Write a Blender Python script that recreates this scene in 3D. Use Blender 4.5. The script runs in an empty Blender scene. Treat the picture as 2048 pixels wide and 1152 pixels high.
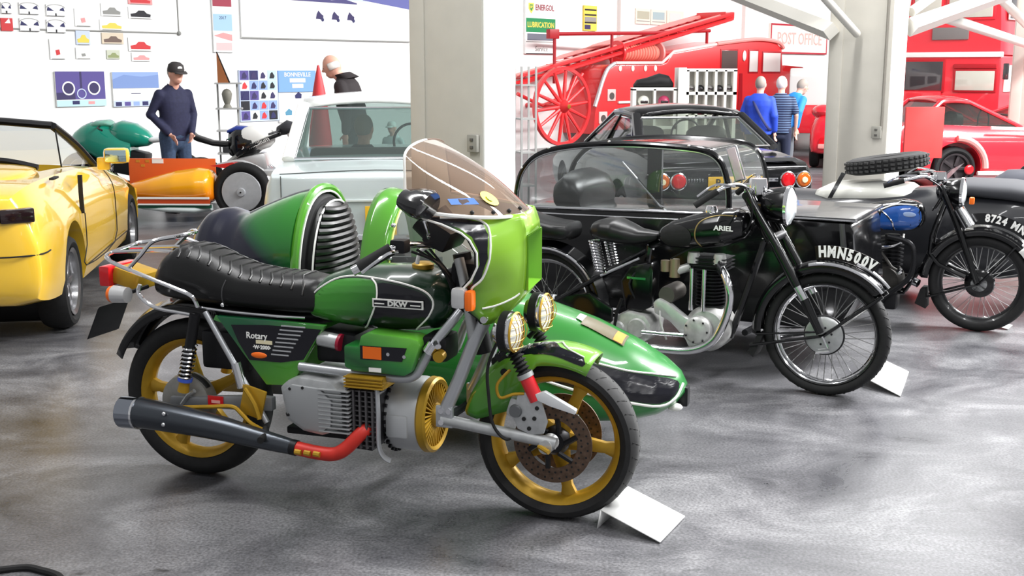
import bpy, bmesh, math, random
from mathutils import Vector as V, Matrix
from mathutils.bvhtree import BVHTree
from mathutils.geometry import tessellate_polygon
PI = math.pi
random.seed(7)
SC = bpy.context.scene
COL = SC.collection

# ---------------------------------------------------------------- camera, light, exposure
FPX = 2290.0
PITCH = math.atan(436 / FPX)
cam = bpy.data.cameras.new('camera'); camo = bpy.data.objects.new('camera', cam); COL.objects.link(camo)
cam.sensor_width = 36.0; cam.lens = 36.0 * FPX / 2048; cam.clip_end = 200; cam.clip_start = 0.05
camo.location = (0, 0, 1.68); camo.rotation_euler = (PI / 2 - PITCH, 0, 0)
SC.camera = camo

wd = bpy.data.worlds.new('hall_light'); SC.world = wd; wd.use_nodes = True
wd.node_tree.nodes['Background'].inputs[0].default_value = (0.97, 0.985, 1.0, 1)
wd.node_tree.nodes['Background'].inputs[1].default_value = 0.27

def area(name, loc, sx, sy, power, rot=(0, 0, 0), color=(1, 1, 1)):
    l = bpy.data.lights.new(name, 'AREA'); l.shape = 'RECTANGLE'; l.size = sx; l.size_y = sy; l.energy = power; l.color = color
    o = bpy.data.objects.new(name, l); COL.objects.link(o); o.location = loc; o.rotation_euler = rot
    return o
ROW = math.radians(50)        # the hall's long axis, measured from +X
# rows of strip lights under the roof
for i in range(3):
    for j in range(3):
        u, w = -3.5 + i * 4.2, 1.0 + j * 6.0
        x, y = w * math.cos(ROW) + u * math.sin(ROW), w * math.sin(ROW) - u * math.cos(ROW)
        area('strip_light', (x, y + 2.0, 4.9), 4.2, 0.28, 105, (0, 0, ROW))
# daylight from the roof lights of the tall hall behind
for i in range(4):
    w = 15 + i * 8.0
    x, y = w * math.cos(ROW) - 4.5 * math.sin(ROW) + 3.5, w * math.sin(ROW) + 4.5 * math.cos(ROW) - 5.5
    area('roof_light', (x, y, 9.0), 7, 2.6, 2600, (0, 0, ROW))

vs = SC.view_settings
vs.view_transform = 'Standard'; vs.look = 'None'; vs.gamma = 1.0; vs.use_curve_mapping = False
vs.exposure = 0.72

# ---------------------------------------------------------------- helpers
def lin(c):
    return tuple(((v / 255) / 12.92 if v / 255 <= .04045 else (((v / 255) + .055) / 1.055) ** 2.4) for v in c)
MATS = {}
def mat(name, rgb, rough=.5, metal=0., coat=0., noise=0., nscale=20., bump=0., bscale=200., emit=0., trans=0., alpha=1., ior=1.45):
    if name in MATS: return MATS[name]
    m = bpy.data.materials.new(name); m.use_nodes = True; nt = m.node_tree; b = nt.nodes['Principled BSDF']
    c = lin(rgb)
    b.inputs['Base Color'].default_value = (*c, 1); b.inputs['Roughness'].default_value = rough; b.inputs['Metallic'].default_value = metal
    b.inputs['Coat Weight'].default_value = coat; b.inputs['Coat Roughness'].default_value = .04
    b.inputs['Transmission Weight'].default_value = trans; b.inputs['Alpha'].default_value = alpha; b.inputs['IOR'].default_value = ior
    if emit: b.inputs['Emission Color'].default_value = (*c, 1); b.inputs['Emission Strength'].default_value = emit
    tc = nt.nodes.new('ShaderNodeTexCoord')
    if noise:
        n = nt.nodes.new('ShaderNodeTexNoise'); n.inputs['Scale'].default_value = nscale; n.inputs['Detail'].default_value = 5
        nt.links.new(tc.outputs['Object'], n.inputs['Vector'])
        r = nt.nodes.new('ShaderNodeValToRGB'); r.color_ramp.elements[0].position = .3; r.color_ramp.elements[1].position = .7
        r.color_ramp.elements[0].color = (*[max(0, v * (1 - noise)) for v in c], 1); r.color_ramp.elements[1].color = (*[min(1, v * (1 + noise)) for v in c], 1)
        nt.links.new(n.outputs['Fac'], r.inputs['Fac']); nt.links.new(r.outputs['Color'], b.inputs['Base Color'])
    if bump:
        n2 = nt.nodes.new('ShaderNodeTexNoise'); n2.inputs['Scale'].default_value = bscale
        nt.links.new(tc.outputs['Object'], n2.inputs['Vector'])
        bp = nt.nodes.new('ShaderNodeBump'); bp.inputs['Strength'].default_value = bump; bp.inputs['Distance'].default_value = .002
        nt.links.new(n2.outputs['Fac'], bp.inputs['Height']); nt.links.new(bp.outputs['Normal'], b.inputs['Normal'])
    MATS[name] = m
    return m
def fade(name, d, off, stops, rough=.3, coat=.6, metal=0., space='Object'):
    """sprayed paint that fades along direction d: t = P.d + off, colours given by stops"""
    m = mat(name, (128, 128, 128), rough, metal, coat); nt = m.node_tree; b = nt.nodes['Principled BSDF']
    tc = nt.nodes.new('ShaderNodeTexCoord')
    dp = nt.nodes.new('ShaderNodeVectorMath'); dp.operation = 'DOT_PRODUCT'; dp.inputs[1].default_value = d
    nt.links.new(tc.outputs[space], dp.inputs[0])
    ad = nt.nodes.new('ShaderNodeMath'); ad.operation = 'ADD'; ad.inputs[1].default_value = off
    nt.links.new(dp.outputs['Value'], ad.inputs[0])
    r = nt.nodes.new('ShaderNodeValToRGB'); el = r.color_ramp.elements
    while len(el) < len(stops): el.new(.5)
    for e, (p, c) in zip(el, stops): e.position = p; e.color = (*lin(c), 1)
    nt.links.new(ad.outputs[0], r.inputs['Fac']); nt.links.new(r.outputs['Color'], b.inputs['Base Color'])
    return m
def glass(name, rgb=(235, 240, 240), opacity=.12, rough=.02):
    """thin sheet: mostly see-through, with a coloured film and a mirror-like surface"""
    if name in MATS: return MATS[name]
    m = bpy.data.materials.new(name); m.use_nodes = True; nt = m.node_tree; nt.nodes.clear()
    out = nt.nodes.new('ShaderNodeOutputMaterial'); tr = nt.nodes.new('ShaderNodeBsdfTransparent'); gl = nt.nodes.new('ShaderNodeBsdfGlossy'); df = nt.nodes.new('ShaderNodeBsdfDiffuse')
    c = lin(rgb); tr.inputs['Color'].default_value = (*c, 1); df.inputs['Color'].default_value = (*c, 1); gl.inputs['Roughness'].default_value = rough
    lw = nt.nodes.new('ShaderNodeLayerWeight'); lw.inputs['Blend'].default_value = .5
    pw = nt.nodes.new('ShaderNodeMath'); pw.operation = 'POWER'; pw.inputs[1].default_value = 4.0
    fr = nt.nodes.new('ShaderNodeMath'); fr.operation = 'MULTIPLY_ADD'; fr.inputs[1].default_value = .75; fr.inputs[2].default_value = .05
    nt.links.new(lw.outputs['Facing'], pw.inputs[0]); nt.links.new(pw.outputs[0], fr.inputs[0])
    m1 = nt.nodes.new('ShaderNodeMixShader'); m1.inputs[0].default_value = opacity
    m2 = nt.nodes.new('ShaderNodeMixShader')
    nt.links.new(tr.outputs[0], m1.inputs[1]); nt.links.new(df.outputs[0], m1.inputs[2])
    nt.links.new(fr.outputs[0], m2.inputs[0]); nt.links.new(m1.outputs[0], m2.inputs[1]); nt.links.new(gl.outputs[0], m2.inputs[2])
    nt.links.new(m2.outputs[0], out.inputs[0])
    MATS[name] = m
    return m

def catmull(pts, k=6, closed=False):
    pts = [V(p) for p in pts]; n = len(pts); out = []
    if n < 3: return pts
    rng = range(n) if closed else range(n - 1)
    for i in rng:
        if closed: p0, p1, p2, p3 = pts[i - 1], pts[i], pts[(i + 1) % n], pts[(i + 2) % n]
        else: p0, p1, p2, p3 = pts[max(i - 1, 0)], pts[i], pts[i + 1], pts[min(i + 2, n - 1)]
        for j in range(k):
            t = j / k
            out.append(.5 * ((2 * p1) + (p2 - p0) * t + (2 * p0 - 5 * p1 + 4 * p2 - p3) * t * t + (3 * p1 - p0 - 3 * p2 + p3) * t ** 3))
    if not closed: out.append(pts[-1])
    return out
def interp(xs, ys, x):
    if x <= xs[0]: return ys[0]
    for i in range(len(xs) - 1):
        if x <= xs[i + 1]: return ys[i] + (ys[i + 1] - ys[i]) * (x - xs[i]) / (xs[i + 1] - xs[i])
    return ys[-1]

class MB:
    def __init__(s): s.v = []; s.f = []
    def add(s, vs, fs):
        n = len(s.v); s.v += [V(p) for p in vs]; s.f += [[i + n for i in f] for f in fs]; return s
    def box(s, c, d, rz=0., ry=0., rx=0., bev=0.):
        bm = bmesh.new(); bmesh.ops.create_cube(bm, size=1)
        for v in bm.verts: v.co = V((v.co.x * d[0], v.co.y * d[1], v.co.z * d[2]))
        if bev: bmesh.ops.bevel(bm, geom=list(bm.edges), offset=min(bev, min(d) * .49), segments=2, affect='EDGES', profile=.6)
        M = Matrix.Translation(c) @ Matrix.Rotation(rz, 4, 'Z') @ Matrix.Rotation(ry, 4, 'Y') @ Matrix.Rotation(rx, 4, 'X')
        bm.transform(M); return s.bm(bm)
    def bm(s, bm):
        bm.verts.ensure_lookup_table(); bm.verts.index_update()
        s.add([v.co.copy() for v in bm.verts], [[v.index for v in f.verts] for f in bm.faces]); bm.free(); return s
    def tube(s, pts, r, n=8, k=0, closed=False, cap=True, flat=1.0):
        if k: pts = catmull(pts, k, closed)
        pts = [V(p) for p in pts]; m = len(pts)
        rs = r if isinstance(r, (list, tuple)) else None
        T = []
        for i in range(m):
            a = pts[i - 1] if (i > 0 or closed) else pts[0]; b = pts[(i + 1) % m] if (i < m - 1 or closed) else pts[-1]
            t = b - a; T.append(t.normalized() if t.length > 1e-9 else V((1, 0, 0)))
        up = V((0, 0, 1)) if abs(T[0].z) < .9 else V((1, 0, 0))
        N = (up - T[0] * up.dot(T[0])).normalized(); vs = []
        for i in range(m):
            N = (N - T[i] * N.dot(T[i])); N = N.normalized() if N.length > 1e-6 else T[i].orthogonal().normalized()
            B = T[i].cross(N)
            rr = interp([j / (len(rs) - 1) for j in range(len(rs))], rs, i / (m - 1)) if rs else r
            for j in range(n):
                a = 2 * PI * j / n; vs.append(pts[i] + N * (math.cos(a) * rr * flat) + B * (math.sin(a) * rr))
        fs = []
        for i in range(m if closed else m - 1):
            for j in range(n):
                a, b = i * n + j, i * n + (j + 1) % n; c = ((i + 1) % m) * n
                fs.append([a, b, c + (j + 1) % n, c + j])
        if cap and not closed: fs += [list(range(n))[::-1], [(m - 1) * n + j for j in range(n)]]
        return s.add(vs, fs)
    def cyl(s, a, b, r, r2=None, n=16):
        return s.tube([a, b], [r, r if r2 is None else r2], n)
    def lathe(s, prof, c, axis='Y', n=32, a0=0., a1=2 * PI, M=None):
        """prof: (radius, height along axis)"""
        full = abs(a1 - a0 - 2 * PI) < 1e-6; vs = []; m = len(prof); nn = n if full else n + 1
        for i in range(nn):
            a = a0 + (a1 - a0) * i / n; ca, sa = math.cos(a), math.sin(a)
            for r, h in prof:
                p = {'Y': V((r * ca, h, r * sa)), 'X': V((h, r * ca, r * sa)), 'Z': V((r * ca, r * sa, h))}[axis]
                if M: p = M @ p
                vs.append(p + V(c))
        fs = []
        for i in range(n if full else n):
            k2 = (i + 1) % nn
            for j in range(m - 1):
                fs.append([i * m + j, i * m + j + 1, k2 * m + j + 1, k2 * m + j])
        return s.add(vs, fs)
    def loft(s, rings, cap=True, closed=True):
        n = len(rings[0]); vs = [p for r in rings for p in r]; fs = []
        for i in range(len(rings) - 1):
            for j in range(n if closed else n - 1):
                a, b = i * n + j, i * n + (j + 1) % n
                fs.append([a, b, b + n, a + n])
        if cap and closed: fs += [list(range(n))[::-1], [(len(rings) - 1) * n + j for j in range(n)]]
        return s.add(vs, fs)
    def prism(s, poly, y0, y1, plane='XZ', bev=0.):
        bm = bmesh.new()
        f = {'XZ': lambda p, h: (p[0], h, p[1]), 'XY': lambda p, h: (p[0], p[1], h), 'YZ': lambda p, h: (h, p[0], p[1])}[plane]
        vb = [bm.verts.new(f(p, y0)) for p in poly]; vt = [bm.verts.new(f(p, y1)) for p in poly]; n = len(poly)
        bm.faces.new(vb); bm.faces.new(vt[::-1])
        for i in range(n): bm.faces.new([vb[i], vt[i], vt[(i + 1) % n], vb[(i + 1) % n]])
        bmesh.ops.recalc_face_normals(bm, faces=list(bm.faces))
        if bev: bmesh.ops.bevel(bm, geom=list(bm.edges), offset=bev, segments=2, affect='EDGES', profile=.6)
        return s.bm(bm)
    def ball(s, c, r, n=12, m=8, M=None):
        r = r if isinstance(r, (tuple, list)) else (r, r, r); vs = []; fs = []
        for i in range(1, m):
            t = PI * i / m
            for j in range(n):
                a = 2 * PI * j / n; p = V((r[0] * math.sin(t) * math.cos(a), r[1] * math.sin(t) * math.sin(a), r[2] * math.cos(t)))
                vs.append((M @ p if M else p) + V(c))
        top, bot = V((0, 0, r[2])), V((0, 0, -r[2]))
        vs += [(M @ top if M else top) + V(c), (M @ bot if M else bot) + V(c)]; T = len(vs) - 2
        for i in range(m - 2):
            for j in range(n): fs.append([i * n + j, (i + 1) * n + j, (i + 1) * n + (j + 1) % n, i * n + (j + 1) % n])
        for j in range(n): fs += [[T, j, (j + 1) % n], [T + 1, (m - 2) * n + (j + 1) % n, (m - 2) * n + j]]
        return s.add(vs, fs)
    def xf(s, M): s.v = [M @ p for p in s.v]; return s
    def mirror_y(s):
        n = len(s.v); s.v += [V((p.x, -p.y, p.z)) for p in s.v]; s.f += [[i + n for i in f][::-1] for f in s.f]; return s
    def text(s, t, size, M, depth=.001, bold=0., align='CENTER', sx=1.0, shear=0.):
        c = bpy.data.curves.new('t', 'FONT'); c.body = t; c.size = size; c.extrude = depth; c.offset = bold; c.align_x = align; c.align_y = 'CENTER'; c.resolution_u = 2; c.shear = shear
        o = bpy.data.objects.new('t', c); COL.objects.link(o)
        dg = bpy.context.evaluated_depsgraph_get(); me = o.evaluated_get(dg).to_mesh()
        s.add([M @ V((v.co.x * sx, v.co.y, v.co.z)) for v in me.vertices], [list(p.vertices) for p in me.polygons])
        o.evaluated_get(dg).to_mesh_clear(); bpy.data.objects.remove(o); bpy.data.curves.remove(c); return s
    def bvh(s): return BVHTree.FromPolygons(s.v, s.f)
    def build(s, name, m, parent=None, ang=40, subd=0, mats=None, fmat=None, solid=0.):
        me = bpy.data.meshes.new(name); me.from_pydata(s.v, [], s.f); me.validate(); me.update()
        bm = bmesh.new(); bm.from_mesh(me); bmesh.ops.remove_doubles(bm, verts=bm.verts, dist=1e-6); bmesh.ops.recalc_face_normals(bm, faces=bm.faces); bm.to_mesh(me); bm.free()
        me.polygons.foreach_set('use_smooth', [True] * len(me.polygons)); me.set_sharp_from_angle(angle=math.radians(ang))
        for mm in (mats or [m]): me.materials.append(mm)
        if fmat:
            for p in me.polygons: p.material_index = fmat(p.center, p.normal)
        o = bpy.data.objects.new(name, me); COL.objects.link(o)
        if parent: o.parent = parent
        if subd:
            md = o.modifiers.new('s', 'SUBSURF'); md.levels = subd; md.render_levels = subd
        if solid:
            md = o.modifiers.new('t', 'SOLIDIFY'); md.thickness = solid; md.offset = 0
        return o

def ring2(x, yc, z0, z1, hw, n=2.6, N=24, top=1.0, wtop=1.0):
    """closed section at x from z0 to z1, half width hw, superellipse exponent n; wtop scales the upper half's width"""
    zc = (z0 + z1) / 2; b = (z1 - z0) / 2; out = []
    for i in range(N):
        a = 2 * PI * i / N; c, s_ = math.cos(a), math.sin(a)
        y = math.copysign(abs(c) ** (2 / n), c) * hw; z = math.copysign(abs(s_) ** (2 / n), s_) * b
        if z > 0: y *= 1 + (wtop - 1) * (z / b)
        out.append(V((x, yc + y, zc + z)))
    return out
def decal(bvh, poly, off=.002, dirn='R', res=.03, k=0):
    """flat print or sprayed panel laid on a surface: poly in (x,z) for R/L, (x,y) for T"""
    mb = MB(); pts = [V((p[0], p[1], 0)) for p in poly]
    if k: pts = catmull(pts, k, True)
    bm = bmesh.new(); vv = [bm.verts.new(p) for p in pts]
    for t in tessellate_polygon([pts]):
        try: bm.faces.new([vv[i] for i in t])
        except ValueError: pass
    for _ in range(6):
        long = [e for e in bm.edges if e.calc_length() > res]
        if not long: break
        bmesh.ops.subdivide_edges(bm, edges=long, cuts=1); bmesh.ops.triangulate(bm, faces=list(bm.faces))
    for v in bm.verts: v.co = proj_pt(bvh, v.co.x, v.co.y, off, dirn)
    return mb.bm(bm)
def proj_pt(bvh, a, b, off, dirn='R'):
    o, d = {'R': (V((a, -5, b)), V((0, 1, 0))), 'L': (V((a, 5, b)), V((0, -1, 0))), 'T': (V((a, b, 5)), V((0, 0, -1))), 'B': (V((-9, a, b)), V((1, 0, 0))), 'F': (V((9, a, b)), V((-1, 0, 0)))}[dirn]
    h = bvh.ray_cast(o, d)
    if h[0] is None:
        h = bvh.find_nearest(o + d * 5)
        return h[0] - d * off
    nrm = h[1] if h[1].dot(d) < 0 else -h[1]
    return h[0] + nrm * off
def onsurf(bvh, pts, off=.001, dirn='R', k=4, closed=False):
    p2 = catmull([V((p[0], p[1], 0)) for p in pts], k, closed) if k else [V((p[0], p[1], 0)) for p in pts]
    return [proj_pt(bvh, p.x, p.y, off, dirn) for p in p2]

def tag(o, label, cat, group=None, kind=None):
    o['label'] = label; o['category'] = cat
    if group: o['group'] = group
    if kind: o['kind'] = kind
    return o
def thing(name, label, cat, loc=(0, 0, 0), rz=0., group=None):
    o = bpy.data.objects.new(name, None); COL.objects.link(o); o.location = loc; o.rotation_euler = (0, 0, rz); o.empty_display_size = .1
    return tag(o, label, cat, group)
def struct(o): o['kind'] = 'structure'; return o
def stuff(o): o['kind'] = 'stuff'; return o
def apply_mods(o):
    dg = bpy.context.evaluated_depsgraph_get(); me = bpy.data.meshes.new_from_object(o.evaluated_get(dg)); old = o.data
    o.modifiers.clear(); o.data = me; bpy.data.meshes.remove(old); return o
def cut(o, mbs):
    """remove the given solids from o (wheel arches, openings)"""
    tmp = []
    for mb in mbs:
        c = mb.build('c', mat('black_rubber', (22, 22, 23), .75)); c.parent = o.parent; tmp.append(c)
        md = o.modifiers.new('b', 'BOOLEAN'); md.object = c; md.operation = 'DIFFERENCE'; md.solver = 'EXACT'
    bpy.context.view_layer.update(); apply_mods(o)
    for c in tmp: bpy.data.objects.remove(c)
    o.data.polygons.foreach_set('use_smooth', [True] * len(o.data.polygons)); o.data.set_sharp_from_angle(angle=math.radians(35))
    return o
MX = Matrix
def face_R(x, y, z, tilt=0.):     # text plane facing -Y (right side of a vehicle heading +X)
    return MX.Translation((x, y, z)) @ MX.Rotation(tilt, 4, 'Y') @ MX.Rotation(PI / 2, 4, 'X')
def face_B(x, y, z):              # text plane facing -X (rear of a vehicle heading +X)
    return MX.Translation((x, y, z)) @ MX.Rotation(-PI / 2, 4, 'Z') @ MX.Rotation(PI / 2, 4, 'X')

# common materials
BLACKP = mat('black_paint', (9, 9, 11), .16, coat=.25)
RUBBER = mat('black_rubber', (22, 22, 23), .75, noise=.25, nscale=40)
TREAD = mat('worn_tread', (62, 62, 62), .85, noise=.2, nscale=60)
CHROME = mat('chrome', (225, 225, 228), .12, 1.)
ALU = mat('cast_aluminium', (176, 178, 179), .38, .55, noise=.12, nscale=30)
SILV = mat('silver_paint', (176, 178, 182), .35, .6)
GOLD = mat('gold_paint', (176, 138, 38), .38, .35, noise=.08)
BLKMET = mat('dark_metal', (30, 30, 33), .45, .5)
BLKSEAT = mat('black_vinyl', (13, 13, 14), .34, bump=.15, bscale=300)
WHITE = mat('white_line', (240, 240, 236), .4)
RED = mat('red_paint', (205, 28, 38), .3, coat=.6)
ORANGE = mat('orange_plastic', (240, 110, 25), .3)
REDLENS = mat('red_lens', (200, 20, 30), .15, coat=.5)
YPLATE = mat('yellow_plate', (226, 178, 40), .4)
BLACKINK = mat('black_print', (18, 18, 18), .6)
CLEAR = glass('clear_glass', (236, 240, 240), .06)
# ---------------------------------------------------------------- the hall
def concrete():
    m = mat('polished_concrete', (125, 125, 128), .35); nt = m.node_tree; b = nt.nodes['Principled BSDF']
    N = nt.nodes.new; L = nt.links.new
    tc = N('ShaderNodeTexCoord'); mp = N('ShaderNodeMapping'); mp.inputs['Rotation'].default_value = (0, 0, -.25); mp.inputs['Scale'].default_value = (.9, 1.3, 1)
    L(tc.outputs['Object'], mp.inputs['Vector'])
    n1 = N('ShaderNodeTexNoise'); n1.inputs['Scale'].default_value = 1.5; n1.inputs['Detail'].default_value = 9; n1.inputs['Roughness'].default_value = .66; n1.inputs['Distortion'].default_value = .9
    L(mp.outputs['Vector'], n1.inputs['Vector'])
    r1 = N('ShaderNodeValToRGB'); e = r1.color_ramp.elements
    e[0].position = .3; e[0].color = (*lin((62, 62, 66)), 1); e[1].position = .72; e[1].color = (*lin((140, 140, 142)), 1)
    k = e.new(.5); k.color = (*lin((98, 98, 101)), 1)
    L(n1.outputs['Fac'], r1.inputs['Fac'])
    n2 = N('ShaderNodeTexNoise'); n2.inputs['Scale'].default_value = 90; n2.inputs['Detail'].default_value = 3
    L(tc.outputs['Object'], n2.inputs['Vector'])
    r2 = N('ShaderNodeValToRGB'); r2.color_ramp.elements[0].position = .3; r2.color_ramp.elements[0].color = (.55, .55, .55, 1); r2.color_ramp.elements[1].position = .7; r2.color_ramp.elements[1].color = (1.3, 1.3, 1.3, 1)
    L(n2.outputs['Fac'], r2.inputs['Fac'])
    mx = N('ShaderNodeMix'); mx.data_type = 'RGBA'; mx.blend_type = 'MULTIPLY'; mx.inputs[0].default_value = 1
    L(r1.outputs['Color'], mx.inputs[6]); L(r2.outputs['Color'], mx.inputs[7])
    # a few oil stains
    n3 = N('ShaderNodeTexNoise'); n3.inputs['Scale'].default_value = 3.2; n3.inputs['Detail'].default_value = 4; L(mp.outputs['Vector'], n3.inputs['Vector'])
    r3 = N('ShaderNodeValToRGB'); r3.color_ramp.elements[0].position = .69; r3.color_ramp.elements[0].color = (1, 1, 1, 1); r3.color_ramp.elements[1].position = .73; r3.color_ramp.elements[1].color = (.3, .3, .3, 1)
    L(n3.outputs['Fac'], r3.inputs['Fac'])
    m2 = N('ShaderNodeMix'); m2.data_type = 'RGBA'; m2.blend_type = 'MULTIPLY'; m2.inputs[0].default_value = 1
    L(mx.outputs[2], m2.inputs[6]); L(r3.outputs['Color'], m2.inputs[7]); L(m2.outputs[2], b.inputs['Base Color'])
    rr = N('ShaderNodeMapRange'); rr.inputs[3].default_value = .2; rr.inputs[4].default_value = .42; L(n1.outputs['Fac'], rr.inputs[0]); L(rr.outputs[0], b.inputs['Roughness'])
    return m
fl = MB().box((4, 22, -.05), (60, 60, .1)).build('floor', concrete()); struct(fl)
WALLW = mat('white_wall', (243, 243, 241), .6, noise=.015, nscale=2)
WD = V((math.cos(ROW), math.sin(ROW), 0)); WN = V((math.sin(ROW), -math.cos(ROW), 0))     # along the wall, out of the wall
W0 = V((-6.5, 17.0, 0))
wl = MB().box((20, -.1, 4), (64, .2, 8)).build('wall_back', WALLW); wl.location = W0; wl.rotation_euler = (0, 0, ROW); struct(wl)
wr = MB().box((44, -16, 4), (.2, 32, 8)).build('wall_right', WALLW); wr.location = W0; wr.rotation_euler = (0, 0, ROW); struct(wr)
COLP = mat('column_paint', (196, 192, 182), .55, noise=.03, nscale=6)
COLW = mat('column_lit_side', (238, 238, 234), .5)  # lighter copy of the column paint; light on this side put into the colour
def column(label, corner, fa, fb, h=4.6):
    """clad steel column; corner = the edge nearest the camera side, fa along the hall's cross axis, fb along its long axis"""
    t = thing('column', label, 'column', (corner[0], corner[1], 0), ROW, 'columns under the roof')
    # local x = long axis (away, right), local y = cross axis (away, left)
    MB().box((fb / 2, fa / 2, h / 2), (fb, fa, h), bev=.012).build('casing', COLP, t)
    MB().box((fb * .5, -.004, h / 2), (fb * .92, .012, h)).build('side_panel', COLW, t)  # thin sheet carrying the painted-in lit side of the casing
    MB().box((-.006, fa * .87, h / 2), (.014, fa * .2, h), bev=.004).build('flange', COLP, t)
    return t
c1 = column('broad cream column behind the green motorcycle windscreen', (-.19, 7.32), .64, .33)
c2 = column('cream column rising behind the black and blue motorcycle, with a conduit down its edge', (3.72, 11.45), .66, .36)
c3 = column('cream column beside the open red sports car', (8.15, 17.2), .75, .45)
SOCK = mat('socket_grey', (150, 148, 140), .4)
def socket(par, y, z, w=.085, h=.11):
    b = MB().box((-.018, y, z), (.03, w, h), bev=.006).build('switch_box', SOCK, par)
    for k in (-1, 1): MB().box((-.036, y, z + k * h * .22), (.008, w * .3, h * .16), bev=.002).build('rocker', mat('rocker_grey', (90, 88, 84), .4), b)
socket(c1, .06, 1.22); socket(c2, .1, 1.07, .1, .12)
MB().tube([(-.014, .055, 4.6), (-.014, .055, 1.1)], .012, 6).build('conduit', mat('conduit_grey', (120, 116, 108), .5), c2)
# roof bracing bolted to the columns
BR = mat('brace_paint', (205, 202, 194), .5)
def brace(name, label, pts, r, box=None):
    m = MB()
    m.tube(pts, r, 10) if not box else m.tube(pts, r, 4)
    o = m.build(name, BR); o.location = (0, 0, 0)
    tag(o, label, 'roof brace'); return o
def ext(a, b, z):
    a, b = V(a), V(b); t = (z - a.z) / (b.z - a.z); return a + (b - a) * t
brace('roof_brace', 'flat cream roof brace running from the conduit column towards the fire engine', [(3.2, 11.75, 2.06), ext((3.2, 11.75, 2.06), (2.73, 13.5, 2.47), 3.4)], .09, True)
brace('roof_brace', 'round cream strut meeting the face of the conduit column', [(3.42, 11.62, 2.03), ext((3.42, 11.62, 2.03), (2.97, 11.1, 2.32), 3.4)], .04)
brace('roof_brace', 'thick cream brace rising from the conduit column across the bus', [(3.98, 11.75, 2.1), ext((3.98, 11.75, 2.1), (5.53, 13.5, 2.5), 3.4)], .095, True)
brace('roof_brace', 'cream strut falling across the upper deck of the bus', [(4.62, 12.6, 2.24), (7.9, 17.4, 1.98)], .06)
brace('roof_brace', 'round cream strut above the column by the open red car', [ext((8.0, 17.5, 2.05), (6.24, 15, 2.555), 3.4), (8.0, 17.5, 2.05)], .06)
brace('roof_brace', 'short cream strut high on the conduit column beside the bus', [(4.0, 11.8, 2.25), ext((4.0, 11.8, 2.25), (4.45, 12.2, 2.5), 3.4)], .05)
# ---------------------------------------------------------------- wheels
def tyre_prof(R, w, h):
    """outer radius R, width w, section height h"""
    hw = w / 2; Ri = R - h
    return [(Ri, -hw * .55), (Ri + h * .12, -hw * .8), (Ri + h * .45, -hw), (Ri + h * .72, -hw * .93), (R - h * .1, -hw * .66), (R - h * .02, -hw * .35), (R, 0),
            (R - h * .02, hw * .35), (R - h * .1, hw * .66), (Ri + h * .72, hw * .93), (Ri + h * .45, hw), (Ri + h * .12, hw * .8), (Ri, hw * .55), (Ri, -hw * .55)]
def rim_prof(Ro, w, d=.03):
    hw = w / 2
    return [(Ro, -hw), (Ro + .006, -hw - .004), (Ro + .004, -hw + .006), (Ro - d * .6, -hw * .6), (Ro - d, 0), (Ro - d * .6, hw * .6), (Ro + .004, hw - .006), (Ro + .006, hw + .004), (Ro, hw), (Ro - d * .8, hw * .7), (Ro - d * 1.35, 0), (Ro - d * .8, -hw * .7), (Ro, -hw)]
def tread_marks(par, c, R, w, n=44, name='tread_grooves', m=None, rr=.0):
    mb = MB()
    for i in range(n):
        a = 2 * PI * i / n
        for s in (-1, 1):
            a2 = a + (.5 if s > 0 else 0) * 2 * PI / n; pts = []
            for t in (.12, .45, .8):
                y = s * t * w * .5; r = R - (t ** 2.2) * w * .16 + .0006; aa = a2 + s * 0 + t * .11
                pts.append(V(c) + V((r * math.cos(aa), y, r * math.sin(aa))))
            mb.tube(pts, .0022, 4)
    return stuff(mb.build(name, m or mat('groove_black', (12, 12, 12), .9), par))
def spokes(par, c, rh, Rr, yh, n=40, r=.0017, m=None):
    mb = MB()
    for i in range(n):
        a = 2 * PI * i / n; s = 1 if i % 2 else -1; d = .42 * (1 if (i // 2) % 2 else -1)
        p = V(c) + V((rh * math.cos(a + d), s * yh, rh * math.sin(a + d))); q = V(c) + V((Rr * math.cos(a), s * .008, Rr * math.sin(a)))
        mb.tube([p, q], r, 4, cap=False)
    return stuff(mb.build('spokes', m or CHROME, par))
def wire_wheel(par, c, R, w, h, rimw, hubr, hubw, rimm, tyrem=None, ns=40, spm=None):
    wh = MB().lathe(tyre_prof(R, w, h), c, 'Y', 56).build('tyre', tyrem or RUBBER, par)
    MB().lathe(rim_prof(R - h - .002, rimw, .016), c, 'Y', 56).build('rim', rimm, par)
    hb = MB().lathe([(.0, -hubw / 2), (hubr, -hubw / 2), (hubr, -hubw * .38), (hubr * .55, -hubw * .25), (hubr * .55, hubw * .25), (hubr, hubw * .38), (hubr, hubw / 2), (0, hubw / 2)], c, 'Y', 28).build('hub', ALU, par)
    spokes(par, c, hubr * .98, R - h - .018, hubw * .42, ns, .0022, spm)
    return wh

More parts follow.
